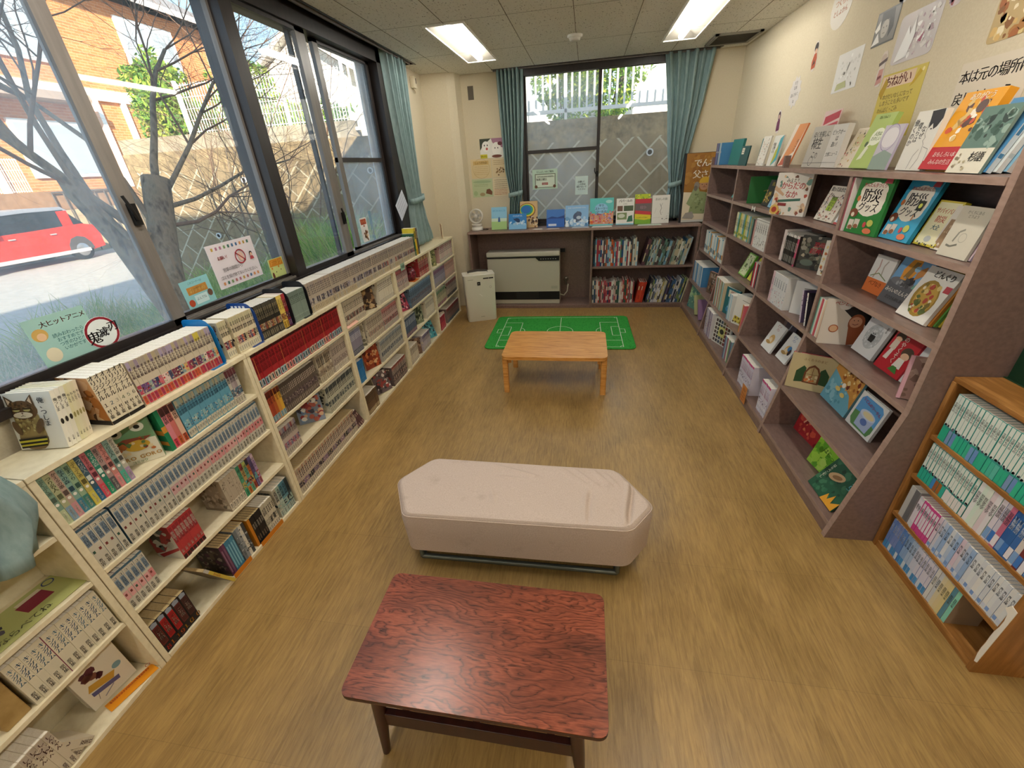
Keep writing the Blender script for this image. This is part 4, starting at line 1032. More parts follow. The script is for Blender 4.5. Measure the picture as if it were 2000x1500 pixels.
# large standing picture board
t = thing('picture_board', 'tall orange picture board of a helmeted worker on the telephone', 'poster board', (1.045, 5.27, .9555))
Mx = RX(math.radians(-6))
b_ = MB(); b_.box(0, .0, 0, .42, .028, .70, mat('17161a', .6)); b_.build('board', t); t.rotation_euler = (math.radians(-7), 0, 0)
f_ = Face(MB(), (.022, -.0002, .004), (1, 0, 0), (0, 0, 1), (0, -1, 0), .396, .692)
f_.draw([('r', 0, 0, 1, 1, 'dccdb0'), ('p', [(0, .45), (1, .42), (1, 1), (0, 1)], '9a6a2c'), ('s', 8, 60, .02, .5, .98, .98, .03, .09, ['a2722f', '94622a', 'a97a38', '8c5b26']),
         ('t', 'でんわ', .50, .86, .20, 'efe8d8'), ('t', '父さん', .50, .70, .20, 'efe8d8'),
         ('p', [(.18, .13), (.24, .36), (.36, .46), (.58, .44), (.72, .36), (.78, .12)], '8a9668'), ('p', [(.10, .28), (.2, .24), (.42, .46), (.36, .54), (.27, .52)], '929e70'), ('s', 3, 26, .22, .14, .72, .42, .015, .04, ['7c885c', '98a478', '6e7a50']),
         ('e', .53, .545, .13, .075, 'b98a68'), ('p', [(.38, .575), (.40, .62), (.48, .66), (.6, .66), (.68, .62), (.70, .575)], 'd2a83a'), ('e', .47, .55, .012, None, '2c2018'), ('e', .58, .55, .012, None, '2c2018'), ('l', [(.49, .515), (.57, .515)], .012, '7a4434'), ('e', .53, .535, .018, .014, 'a87452'),
         ('e', .33, .54, .07, .055, '8d8478'), ('e', .31, .50, .05, .04, '6f675e'), ('p', [(.02, .06), (.1, .14), (.28, .16), (.34, .08), (.3, .05)], '9a948a'), ('r', 0, 0, 1, .035, 'c8c4ba')])
f_.mb.build('printed_face', t)
# green board on the wall past the brown bookcase
t = thing('chalkboard', 'dark green board on the wall behind the oak-look bookcase', 'chalkboard', (0, 0, 0))
MB().box(XR - .02, -.30, .872, XR - .001, 1.585, 1.75, mat('12301c', .7, .2)).build('board_surface', t)
fr = MB()
for a in ((-.32, .855, 1.595, .8715), (-.32, 1.7505, 1.595, 1.767), (-.32, .872, -.301, 1.75)): fr.box(XR - .024, a[0], a[1], XR - .001, a[2], a[3], mat('1c3a22', .5))
fr.build('frame', t)
# ------------------------------------------------------------------ outdoors
M_GROUND = noisy('rough_ground', '7c8070', '8c8c7e', 3, .95, .1, bmp=.4, c3='6b725c')
M_ASPH = noisy('grey_paving', 'a5a196', 'b3afa3', 8, .9, .15, bmp=.2)
mb = MB().box(-60, -30, -.5, -1.97, 60, -.30, M_GROUND); mb.box(-1.97, 5.66, -.5, 30, 60, -.3, M_GROUND)
struct(mb.build('ground'))
mb = MB().box(-17.6, -20, -.299, -6.6, 30, -.28, M_ASPH); struct(mb.build('road'))
mb = MB().box(-4.2, -20, -.299, -2.3, 1.25, -.20, M_ASPH); mb.build('concrete_path'); struct(bpy.data.objects['concrete_path'])
# own building beyond the room: eaves, roof and the taller wing that shade the garden
M_EXT = noisy('exterior_render', 'cfc8ba', 'c4bcad', 10, .9)
mb = MB().box(-2.25, -4.0, 3.38, 9, 6.0, 3.53, M_EXT); mb.box(-1.96, -4.0, 2.70, 9, 5.66, 3.38, M_EXT); struct(mb.build('roof'))
mb = MB().box(-1.0, -12, -.3, 12, -4.0, 7.86, M_EXT); struct(mb.build('wall_wing'))

def m_retain():
    m, nt, b = nodemat('retaining_blocks')
    v = coords(nt, (1, 1, 1), (0, math.radians(45), 0))
    # blocks run diagonally: rotate the x-z plane by 45 degrees, then use brick texture on (x, z)
    sx = N(nt, 'ShaderNodeSeparateXYZ'); nt.links.new(v, sx.inputs[0])
    cx = N(nt, 'ShaderNodeCombineXYZ'); nt.links.new(sx.outputs['X'], cx.inputs['X']); nt.links.new(sx.outputs['Z'], cx.inputs['Y'])
    br = N(nt, 'ShaderNodeTexBrick'); br.offset = .5
    br.inputs['Scale'].default_value = 1; br.inputs['Mortar Size'].default_value = .014; br.inputs['Brick Width'].default_value = .42; br.inputs['Row Height'].default_value = .29; br.inputs['Mortar Smooth'].default_value = .2
    br.inputs['Color1'].default_value = lin('937f62'); br.inputs['Color2'].default_value = lin('877456'); br.inputs['Mortar'].default_value = lin('c8bda2')
    nt.links.new(cx.outputs[0], br.inputs['Vector'])
    n = noise(nt, coords(nt), 9, 6, .65)
    r = ramp(nt, n.outputs[0], [(.3, '6e5f49'), (.7, 'a8926e')])
    n2 = noise(nt, coords(nt), 1.1, 4); mf = ramp(nt, n2.outputs[0], [(.35, (.25, .25, .25, 1)), (.6, (.6, .6, .6, 1))])
    c = mixc(nt, .30, br.outputs[0], r.outputs[0])
    # cap band above the blocks
    tc = N(nt, 'ShaderNodeTexCoord'); s2 = N(nt, 'ShaderNodeSeparateXYZ'); nt.links.new(tc.outputs['Object'], s2.inputs[0])
    g = N(nt, 'ShaderNodeMath', operation='GREATER_THAN'); g.inputs[1].default_value = 1.92; nt.links.new(s2.outputs['Z'], g.inputs[0])
    c = mixc(nt, g.outputs[0], c, r.outputs[0])
    nt.links.new(c, b.inputs['Base Color']); b.inputs['Roughness'].default_value = .95; b.inputs['Specular IOR Level'].default_value = .1
    bump(nt, b, br.outputs['Fac'], -.5, .02); return m
M_RET = m_retain()
mb = MB().box(-8.6, 7.60, -.3, 12, 7.95, 2.22, M_RET); mb.box(-8.6, 7.951, -.3, 12, 16, 2.15, M_GROUND); struct(mb.build('wall_retaining'))
mb = MB().box(-8.6, 7.62, 2.221, -3.9, 7.93, 2.46, noisy('wall_cap', 'a69a86', '93886f', 6, .95)); struct(mb.build('trim_4'))
for i, (x, z) in enumerate([(-7.15, .74), (-3.70, 1.70), (.95, 1.70), (-6.2, 1.68), (-1.6, .5)]):
    m_ = MB().lathe([(.034, -.02), (.036, -.03), (.052, -.03), (.052, .01), (.034, .01)], mat('d8d6d0', .5), (0, 0, 0), axis='y'); m_.lathe([(0, -.008), (.034, -.008)], M_BLACK, axis='y')
    o = m_.build('drain_pipe'); o.location = (x, 7.585, z)
    tag(o, ['white pipe end low in the retaining wall behind the cut trunk', 'white pipe end in the shaded corner of the retaining wall', 'white pipe end in the retaining wall behind the end window', 'white pipe end in the sunlit retaining wall', 'white pipe end low in the retaining wall behind the end curtain'][i], 'drain pipe', 'drain pipes in the retaining wall')
# mesh fence over the left part, picket railing over the right part
M_WF = mat('eceae4', .5, .4)
def grid_fence(name, label, A, B, z0, z1, dv, nh, r=.006, post=2.0, group=None):
    t = thing(name, label, 'fence', (A[0], A[1], z0), 0, group); d = Vector((B[0] - A[0], B[1] - A[1], 0)); L = d.length; d.normalize(); Hh = z1 - z0
    m_ = MB(); n = int(L / dv)
    for i in range(n + 1):
        p = d * (i * dv); m_.box(-r, -r, 0, r, r, Hh, M_WF, MT(p.x, p.y, 0))
    for k in range(nh):
        z = .03 + (Hh - .06) * k / (nh - 1); a = d * 0; b = d * L
        m_.tube([(a.x, a.y, z), (b.x, b.y, z)], .009 if k in (0, nh - 1) else .006, M_WF, 4)
    m_.build('mesh_panel', t)
    q = 0
    while q <= L + .01:
        p = d * q; MB().box(p.x - .025, p.y - .025, -.1, p.x + .025, p.y + .025, Hh + .04, M_WF).build('post', t); q += post
    return t
grid_fence('mesh_fence', 'white wire mesh fence on top of the retaining wall', (-7.1, 7.75), (-4.0, 7.75), 2.47, 3.22, .055, 5)
t = thing('railing', 'white picket railing on the wall behind the end window', 'railing', (-3.95, 7.75, 2.22))
m_ = MB()
for i in range(112): m_.box(i * .112 - .014, -.012, .10, i * .112 + .014, .012, 1.38, M_WF)
m_.build('pickets', t)
MB().box(0, -.02, .10, 12.5, .02, .15, M_WF).build('bottom_rail', t); MB().box(0, -.02, 1.34, 12.5, .02, 1.39, M_WF).build('top_rail', t)
for i in range(8): MB().box(i * 1.8 - .02, -.02, 0, i * 1.8 + .02, .02, 1.4, M_WF).build('post', t)

# leaves -------------------------------------------------------------
M_LEAFS = [m_cloth('leaf_' + c, c, d, .4) for c, d in (('8fb048', '9cbc50'), ('6e9440', '7ca048'), ('b8c45c', 'a4b44c'), ('5c8446', '68904e'))]
def leaf_cloud(name, parent, c, rad, n, size, seed, mats=M_LEAFS):
    rg = random.Random(seed); mb = MB()
    for i in range(n):
        while True:
            p = Vector((rg.uniform(-1, 1), rg.uniform(-1, 1), rg.uniform(-1, 1)))
            if .25 < p.length < 1: break
        bl = 1 + .25 * math.sin(p.x * 5 + seed) * math.cos(p.z * 6)
        p = Vector((c[0] + p.x * rad[0] * bl, c[1] + p.y * rad[1] * bl, c[2] + p.z * rad[2] * bl))
        u = Vector((rg.gauss(0, 1), rg.gauss(0, 1), rg.gauss(0, 1))).normalized(); v = u.orthogonal().normalized(); s = size * rg.uniform(.6, 1.3)
        mb.add([p - u * s, p + v * s * .4, p + u * s, p - v * s * .4], [(0, 1, 2, 3)], rg.choice(mats))
    return mb.build(name, parent)
def bush(x, y, z, r, label, n, seed, size=.06):
    t = thing('shrub', label, 'shrub', (x, y, z)); leaf_cloud('foliage', t, (0, 0, r[2]), r, n, size, seed)
    m_ = MB(); rg = random.Random(seed)
    for k in range(5): a = rg.uniform(0, 6); m_.tube([(0, 0, -.02), (r[0] * .3 * math.cos(a), r[1] * .3 * math.sin(a), r[2] * .6), (r[0] * .6 * math.cos(a), r[1] * .6 * math.sin(a), r[2] * 1.3)], [.02, .014, .006], mat('6a5a48', .9), 5)
    m_.build('stems', t)
bush(-7.85, 8.15, 2.15, (.55, .4, .8), 'dense green shrub above the wall beside the brick house', 4200, 1)
bush(-7.45, 8.4, 2.15, (.42, .35, .45), 'rounder yellow-green shrub above the wall by the mesh fence', 2600, 2)
bush(-8.6, 11.5, 2.15, (.9, .7, 1.15), 'loose shrub in front of the white gabled house', 2200, 3, .08)
bush(.35, 9.2, 2.15, (.75, .5, 1.0), 'leafy shrub behind the picket railing of the end window', 3000, 4)
bush(-.5, 10.0, 2.15, (.6, .5, .9), 'dull shrub left behind the picket railing', 1500, 5, .07)
bush(-5.9, 9.4, 2.15, (1.2, .5, .45), 'low hedge behind the white mesh fence', 2600, 6, .07)
# grass ----------------------------------------------------------------
def grass(name, label, x0, x1, y0, y1, n, hmin, hmax, seed, cols):
    rg = random.Random(seed); mb = MB(); ms = [m_cloth('grass_' + c, c, c, .5) for c in cols]
    for i in range(n):
        x = rg.uniform(x0, x1); y = rg.uniform(y0, y1); h = rg.uniform(hmin, hmax) * (1.2 if math.sin(x * 3 + y * 2.1) > 0 else .8); a = rg.uniform(0, 6.28); b = rg.uniform(.1, .7) * h; wd = rg.uniform(.004, .009)
        dx, dy = math.cos(a), math.sin(a); nx, ny = -dy * wd, dx * wd; z = -.30
        P = [(x, y, z), (x + dx * b * .3, y + dy * b * .3, z + h * .6), (x + dx * b, y + dy * b, z + h * .95)]
        vs = [(P[0][0] - nx, P[0][1] - ny, P[0][2]), (P[0][0] + nx, P[0][1] + ny, P[0][2]), (P[1][0] + nx, P[1][1] + ny, P[1][2]), (P[1][0] - nx, P[1][1] - ny, P[1][2]), P[2]]
        mb.add(vs, [(0, 1, 2, 3), (3, 2, 4)], rg.choice(ms))
    o = mb.build(name); tag(o, label, 'grass', kind='stuff')
grass('grass', 'long tangled grass under the side window', -3.9, -2.75, 1.9, 5.2, 9000, .3, .85, 1, ['86ac4c', '6a9a44', 'a4bc5c', 'b0b078', '5f9048'])
grass('grass', 'tall green stems at the foot of the retaining wall', -4.7, -2.9, 5.2, 6.8, 7000, .6, 1.35, 2, ['94b850', '70a044', 'b0c468', 'a8ac74'])
grass('grass', 'dry mixed grass around the bare tree', -7.6, -2.7, .7, 5.4, 13000, .2, .55, 3, ['b8b888', '9cac74', 'ccc29c', '8fa468'])
grass('grass', 'knee-high green weeds between the bare trees and the retaining wall', -6.3, -3.3, 3.3, 6.8, 11000, .35, .8, 6, ['9cb85c', '7aa04c', 'b4bc70', '88a058'])
grass('grass', 'weeds behind the end window', -1.6, 2.4, 6.4, 7.0, 2500, .5, 1.3, 4, ['9ca870', '86985a', 'b4b284'])

# bare trees -----------------------------------------------------------
M_BARK = noisy('grey_bark', '7a6c5c', '93836f', 18, .95, .1, (1, 1, .4), .6, c3='5c5146'); M_TWIG = noisy('brown_twigs', '7a5f4e', '8d7462', 20, .9, .1, bmp=0)
M_CUT = noisy('cut_wood', 'c2b08c', 'a89670', 30, .9, .1, bmp=.1)
TWO = [0, 0]
def twigs(mb, p, d, ln, r, depth, rg, up=.25):
    p = Vector(p); d = Vector(d).normalized(); n = 5; pts = [p.copy()]; rs = [r]
    for i in range(n):
        wx, wy = p.x + TWO[0], p.y + TWO[1]
        if wx > -2.45: d.x = -abs(d.x) - .3
        if wy > 6.9: d.y = -abs(d.y) - .3
        if p.z > 4.2: break
        d = (d + Vector((rg.gauss(0, .16), rg.gauss(0, .16), rg.gauss(0, .12) + up * .12))).normalized()
        p = p + d * ln / n; pts.append(p.copy()); rs.append(r * (1 - .6 * (i + 1) / n))
        if depth > 0 and i >= 1:
            for _ in range(2):
                if rg.random() < .8:
                    o = Vector((rg.gauss(0, 1), rg.gauss(0, 1), rg.gauss(0, .7))); o = (d * 1.0 + o.normalized() * .85).normalized()
                    twigs(mb, p, o, ln * rg.uniform(.5, .75), rs[-1] * .55, depth - 1, rg, up)
    mb.tube(pts, rs, M_TWIG if r < .02 else M_BARK, 5 if r < .012 else 8, cap=False)
def bare_tree(label, base, stem, rad, limbs, seed, cut=True):
    TWO[:] = base[:2]
    t = thing('bare_tree', label, 'tree', base); rg = random.Random(seed); m_ = MB()
    pts = [Vector(p) - Vector(base) for p in stem]; m_.tube(pts, rad, M_BARK, 16)
    m_.build('trunk', t)
    if cut:
        d = (pts[-1] - pts[-2]).normalized(); q = pts[-1] + d * .002; u = d.orthogonal().normalized(); v = d.cross(u)
        c = MB().add([tuple(q + (u * math.cos(a) + v * math.sin(a)) * rad[-1] * .92) for a in [2 * PI * i / 18 for i in range(18)]], [tuple(range(18))], M_CUT); c.build('cut_face', t)
    for (p, d, ln, r, dp) in limbs:
        m_ = MB(); twigs(m_, Vector(p) - Vector(base), d, ln, r, dp, rg); m_.build('branch', t)
bare_tree('bare tree with a sawn-off grey trunk outside the side window', (-3.62, 2.98, -.32), [(-3.62, 2.98, -.32), (-3.6, 3.02, .5), (-3.6, 3.2, 1.2), (-3.62, 3.40, 1.72)], [.12, .105, .10, .10],
          [((-3.60, 3.34, 1.60), (-.1, .35, 1), 1.3, .032, 4), ((-3.6, 3.1, 1.3), (-.25, -.5, 1.0), 1.9, .036, 4), ((-3.6, 3.3, 1.5), (.1, .75, .8), 1.6, .024, 4), ((-3.6, 3.42, 1.5), (0, 1.0, .15), 1.7, .020, 4), ((-3.62, 3.2, 1.4), (-.5, .1, 1.2), 1.8, .024, 4), ((-3.58, 3.35, 1.35), (.05, .9, -.05), 1.1, .018, 3), ((-3.6, 2.95, 1.3), (-.1, -.1, 1.2), 2.0, .022, 4)], 4)
bare_tree('bare pollarded tree leaning beside the sawn-off one, seen over the red car', (-3.75, 3.25, -.32), [(-3.75, 3.25, -.32), (-3.74, 3.12, .6), (-3.72, 2.95, 1.3), (-3.72, 2.82, 1.66), (-3.72, 2.78, 1.76)], [.085, .075, .07, .075, .05],
          [((-3.72, 2.85, 1.6), (-.1, -.9, .55), 1.9, .02, 4), ((-3.72, 2.85, 1.65), (-.3, -.35, 1.0), 2.1, .024, 4), ((-3.72, 2.80, 1.7), (.1, -1., .25), 1.6, .015, 4), ((-3.72, 2.9, 1.6), (-.3, .2, 1.2), 1.8, .025, 4)], 8, cut=False)
TWO[:] = (-5.6, 6.6)
t = thing('sapling', 'thin upright bare stems against the sunlit retaining wall', 'tree', (-5.6, 6.6, -.3)); rg = random.Random(5); m_ = MB()
for k in range(4): twigs(m_, (rg.uniform(-.9, 1.0), rg.uniform(-.2, .2), 0), (rg.uniform(-.2, .2), 0, 1), rg.uniform(2.0, 2.8), .022, 3, rg)
m_.build('stems', t)
TWO[:] = (-4.6, 6.2)
t = thing('sapling', 'weeping bare twigs in front of the mesh fence', 'tree', (-4.6, 6.2, -.3)); m_ = MB()
for k in range(3): twigs(m_, (rg.uniform(-.4, .4), rg.uniform(-.2, .2), 0), (rg.uniform(-.3, .2), .1, 1), rg.uniform(2.6, 3.6), .018, 3, rg)
m_.build('stems', t)
o = MB().box(-2.63, 5.1, -.3, -2.61, 5.13, 1.25, mat('2f5a4c', .6)).build('garden_stake'); tag(o, 'thin green garden stake standing in the tall grass', 'stake')

# orange brick house and the road wall ---------------------------------
def m_brick(name, a, b_, mo, sc=1., w=.24, h=.08, axis='yz'):
    m, nt, b = nodemat(name); tc = N(nt, 'ShaderNodeTexCoord'); s = N(nt, 'ShaderNodeSeparateXYZ'); nt.links.new(tc.outputs['Object'], s.inputs[0]); c = N(nt, 'ShaderNodeCombineXYZ')
    nt.links.new(s.outputs['Y' if axis == 'yz' else 'X'], c.inputs['X']); nt.links.new(s.outputs['Z'], c.inputs['Y'])
    br = N(nt, 'ShaderNodeTexBrick'); br.inputs['Scale'].default_value = sc; br.inputs['Brick Width'].default_value = w; br.inputs['Row Height'].default_value = h; br.inputs['Mortar Size'].default_value = .006
    br.inputs['Color1'].default_value = lin(a); br.inputs['Color2'].default_value = lin(b_); br.inputs['Mortar'].default_value = lin(mo); nt.links.new(c.outputs[0], br.inputs['Vector'])
    nt.links.new(br.outputs[0], b.inputs['Base Color']); b.inputs['Roughness'].default_value = .9; return m
M_OB = m_brick('orange_brick_siding', 'd98a52', 'c9763f', 'e0b088', 1, .3, .1)
M_WP = mat('f2ede4', .7, .2); M_GW = mat('a9b2b8', .2, .5); M_RF = mat('8b8682', .8, .2)
t = thing('house', 'orange brick house with white bands and windows across the road', 'house', (-20, 8, 1.7))
MB().box(-8, -3, 0, 0, 17.0, 7.2, M_OB).build('wall', t)
rf = MB(); rf.prism([(-9, 7.0), (0.7, 7.0), (.7, 7.25), (-4, 9.6), (-9, 7.4)], -3.6, 17.6, M_RF, 'y'); rf.build('roof', t)
MB().box(0, -3.2, 7.0, .75, 17.7, 7.22, M_WP).build('eave', t)
MB().box(0, -3, 3.25, .14, 17.05, 3.65, M_WP).build('white_band', t)
MB().box(0, 16.6, 0, .12, 17.1, 7.1, M_WP).build('corner_board', t)
MB().box(0, -3, 3.0, .9, 8.6, 3.26, mat('a89484', .8)).build('canopy', t)
def hwin(y0, y1, z0, z1, shut=True):
    f = MB().box(.0, y0, z0, .10, y1, z1, M_WP).build('window', t); MB().box(.101, y0 + .12, z0 + .12, .11, y1 - .12, z1 - .12, M_GW).build('pane', f)
    MB().box(.105, (y0 + y1) / 2 - .04, z0 + .1, .13, (y0 + y1) / 2 + .04, z1 - .1, M_WP).build('mullion', f)
for a in ((11.8, 14.6, 4.6, 6.5), (1.2, 3.6, 4.4, 6.3), (6.6, 9.0, 4.3, 6.2), (2.0, 4.6, .6, 2.4), (6.0, 8.4, .5, 2.4), (-1.6, .2, .5, 2.4), (11.5, 13.3, .8, 2.3)): hwin(*a)
pg = MB()
for yy in (4.9, 9.4, 10.6, 15.2): pg.box(.0, yy - .09, 0, .16, yy + .09, 3.3, M_WP)
pg.build('pilaster', t)
M_LW = noisy('beige_block_wall', 'c4ab88', 'b59c7a', 4, .95)
mb = MB().box(-18.6, -2, -.3, -18.2, 26, 1.15, M_LW); mb.box(-18.62, -2, 1.15, -18.18, 26, 1.75, noisy('brown_wall_band', '9c7a5c', '8d6c50', 5, .9)); mb.box(-40, -2, -.3, -18.61, 40, 1.69, M_GROUND); struct(mb.build('wall_road'))
for a, b, lb in (((-18.4, 6.0), (-18.4, 10.6), 'white mesh fence panel above the road wall by the parked car'), ((-18.4, 10.9), (-18.4, 12.6), 'short white mesh fence panel on the road wall before the railing')):
    grid_fence('mesh_fence', lb, a, b, 1.76, 2.75, .07, 4, .01)
t = thing('railing', 'thin dark railing at the end of the road wall', 'railing', (-18.1, 12.9, -.3)); m_ = MB()
for i in range(9): m_.tube([(0, i * .35, 0), (0, i * .35, 2.0)], .02, mat('5a524a', .6), 6)
m_.tube([(0, 0, 2.0), (0, 2.8, 2.0)], .025, mat('5a524a', .6), 6); m_.build('bars', t)

# red car ---------------------------------------------------------------
M_RED = mat('d8301f', .3, .5); M_CARROOF = mat('8c9098', .3, .5); M_CG = mat('20262a', .1, .6)
t = thing('car', 'red boxy car with a pale roof parked on the road', 'car', (-16.85, 8.2, -.28))
b_ = MB()
side = [(0, .30), (.02, .75), (.35, .92), (1.0, .98), (2.2, 1.00), (3.6, 1.05), (3.92, .98), (4.02, .70), (4.0, .32), (3.55, .26), (.45, .26)]
b_.prism([(y, z) for y, z in side], -.84, .84, M_RED, 'x'); b_.build('body', t, bevel=.03)
gl = [(1.0, .97), (1.55, 1.47), (2.3, 1.50), (3.3, 1.49), (3.72, 1.04)]
MB().prism(gl, -.76, .76, M_CG, 'x').build('glasshouse', t, bevel=.02)
MB().prism([(1.5, 1.44), (1.62, 1.56), (2.4, 1.60), (3.3, 1.58), (3.46, 1.44)], -.74, .74, M_CARROOF, 'x').build('roof', t, bevel=.02)
p_ = MB()
for y0, y1 in ((1.15, 1.22), (2.28, 2.36), (3.10, 3.40)): p_.add([(.772, y0, .98), (.772, y1, .98), (.765, y1 + (.12 if y0 < 2 else 0), 1.46), (.765, y0 + (.12 if y0 < 2 else 0), 1.46)], [(0, 1, 2, 3)], M_RED if y0 > 3 else M_CG)
p_.build('window_pillar', t)
MB().box(.84, .5, .24, .87, 3.5, .34, mat('b8b4b0', .4)).build('side_sill', t)
for y in (1.55, 2.60): MB().box(.845, y, .84, .88, y + .16, .87, mat('d9d6d2', .3, .5, .6)).build('door_handle', t)
for y in (.72, 3.28):
    for sx in (1, -1):
        MB().lathe([(0, -.09), (.30, -.09), (.31, -.05), (.31, .05), (.30, .09), (0, .09)], mat('1b1b1c', .8), (sx * .77, y, .31), axis='x', seg=28).build('tyre', t)
        MB().lathe([(0, .095), (.19, .095), (.2, .085)] if sx > 0 else [(0, -.095), (.19, -.095), (.2, -.085)], mat('a8a9aa', .35, .5, .8), (sx * .77, y, .31), axis='x', seg=20).build('wheel_cover', t)
MB().prism([(2.92, .30), (2.96, .50), (3.08, .66), (3.28, .72), (3.48, .66), (3.6, .50), (3.64, .30)], .842, .862, mat('4a4644', .7), 'x').build('arch_trim', t)
MB().box(.85, 1.12, .98, 1.0, 1.25, 1.12, M_RED).build('mirror', t)

# white gabled house and others beyond the retaining wall -----------------
def house(label, x0, x1, y0, y1, zb, zh, peak, wallc, roofc, wins, xm=None):
    t = thing('house', label, 'house', (x0, y0, zb)); W = x1 - x0; D = y1 - y0; xm = xm or W / 2
    MB().prism([(0, 0), (W, 0), (W, zh), (xm, peak), (0, zh)], 0, D, noisy('render_' + wallc, wallc, wallc, 10, .9), 'y').build('wall', t)
    r = MB(); rc = mat(roofc, .8, .2)
    for a, b in (((-.35, zh - .15), (xm, peak + .05)), ((W + .35, zh - .15), (xm, peak + .05))):
        r.add([(a[0], -.3, a[1]), (b[0], -.3, b[1]), (b[0], D + .3, b[1]), (a[0], D + .3, a[1]), (a[0], -.3, a[1] + .14), (b[0], -.3, b[1] + .14), (b[0], D + .3, b[1] + .14), (a[0], D + .3, a[1] + .14)], [(0, 1, 2, 3), (4, 7, 6, 5), (0, 4, 5, 1), (3, 2, 6, 7), (0, 3, 7, 4), (1, 5, 6, 2)], rc)
    r.build('roof', t)
    for (a, b, c, d) in wins:
        f = MB().box(a, -.05, c, b, .0, d, M_WP).build('window', t); MB().box(a + .07, -.06, c + .07, b - .07, -.051, d - .07, M_GW).build('pane', f)
house('white gabled house beyond the mesh fence', -9.7, -7.0, 14, 20, 2.1, 2.35, 3.2, 'efe9de', 'd8d4cc', [(1.7, 2.3, .9, 1.6)])
house('second white house with a dark window right of the gabled one', -6.15, -2.9, 15.5, 22, 2.1, 2.6, 3.3, 'e9e3d8', '8c938e', [(.3, 1.0, 1.2, 2.3), (1.8, 2.8, 1.0, 2.2)])
house('pale house behind the picket railing of the end window', -2.05, .4, 13, 19, 2.1, 2.9, 3.9, 'd9d5cc', '9a9690', [(.5, 1.3, .5, 2.2), (1.7, 2.4, .6, 1.6)])
house('bright white house behind the picket railing near the brown bookcase', .9, 6.5, 10.5, 18, 2.1, 3.6, 4.8, 'f4f1ea', 'b8b4ac', [(3.6, 4.6, .5, 1.4)])
w_ = MB()
for dz in (0, .12): w_.tube([(-30, 27.5, 8.4 + dz), (-15, 26, 7.7 + dz), (-6, 25, 7.6 + dz)], .012, M_BLACK, 4)
tag(w_.build('power_line'), 'two thin dark power lines across the sky over the mesh fence', 'cable')
# ------------------------------------------------------------------ books on the white bookcases
def tv(txt, c, v1, v0, t, h, k=.8, bold=True):
    n = len(txt); s = min(k, (v1 - v0) * h / (n * t)); return ('t', txt, .5, (v0 + v1) / 2, s, c, 'v', 0, bold)
def spec(t, h, d, cov, spine, art=None, **k):
    b = dict(t=t, h=h, d=d, cov=cov, spine=spine); b['art'] = art; b.update(k); b['id'] = object.__hash__(b['spine']) if False else id(spine); return b
def pastel(i, cols, tt='ぷくぷくつり', t=.018, h=.18):
    a, b_, c_ = cols
    sp = [('r', 0, 0, 1, 1, a), ('r', .04, .0, .96, .30, b_), tv(tt[:6], c_, .97, .62, t, h, .8), ('e', .5, .42, .28, .03, 'e8e4d8'), ('r', .15, .48, .85, .58, c_), tv('少年まんが', 'e8e4d0', .26, .03, t, h, .6)]
    return spec(t, h, .115, a, sp, [('r', 0, 0, 1, 1, a), ('s', i, 30, .05, .05, .95, .9, .03, .12, [b_, c_, 'e5ddc8']), ('t', tt, .5, .85, .13, c_)])
PCOL = [('7d9a86', 'b9c49c', '4f5f52'), ('a9ab84', '7f9ab0', '5b5f44'), ('b49a8a', 'c98f94', '5a4a44'), ('7fa295', '3f7f96', '2f4a55'), ('8fa98a', '3f7f78', '39564a'), ('b9ab5e', 'cdbf4e', '5d542c'), ('3f5a68', '1e5f8a', 'c9d2cc'), ('b96a70', 'd04a5a', '5a2a34'), ('2f7a66', '1f8a66', 'cfe2d4'), ('a58a84', '5a5458', '3c3436'), ('c08078', 'd8888a', '5a3234'), ('7f9a90', '4fae96', '34504a'), ('b9b4a2', 'a98fae', '4c4a44'), ('a9b49a', '8fae8a', '48543f')]
def manga(base, top, low, ink_, t=.014, h=.175, txt='まんが本', seed=1, d=.112, art=None, auth='作者名', mid=None):
    rg = random.Random(seed)
    sp = [('r', 0, 0, 1, 1, base), ('r', .03, .80, .97, .985, top), tv(txt, ink_, .97, .50, t, h, .78), ('r', .06, .03, .94, .22, low), tv(auth, ink_, .21, .04, t, h, .55)]
    if mid: sp.insert(2, ('r', .02, .26, .98, .46, mid)); sp.insert(3, ('s', seed, 6, .15, .27, .85, .45, .12, .3, [ink_, low, base, top]))
    return spec(t, h, d, base, sp, art or [('r', 0, 0, 1, 1, base), ('s', seed, 26, .05, .05, .95, .8, .04, .14, [mid or low, low, ink_, top]), ('t', txt, .5, .87, .16, ink_)])
def set_of(n, f): return [f(i) for i in range(n)]
W1 = 'top tier of the second white bookcase'; W = ['nearest white bookcase', 'second white bookcase', 'third white bookcase', 'fourth white bookcase', 'fifth white bookcase', 'farthest white bookcase']
T_ = ['bottom tier', 'third tier', 'second tier', 'top tier', 'upper deck']
def wh(u, k): return '%s, %s' % (T_[k], W[u])
ZT = [.0202, .2952, .5152, .7252, LTOP]
FX = -1.588
def LR(u, k, y0, y1, specs, look, n=None, **kw):
    kw.setdefault('fx', FX if k < 4 else -1.60); fx = kw.pop('fx')
    row('L', y0, y1, ZT[k], fx, specs, look, wh(u, k), n=n, defer=True, group='%s, %s' % (look if isinstance(look, str) else 'comics', wh(u, k)), **kw)

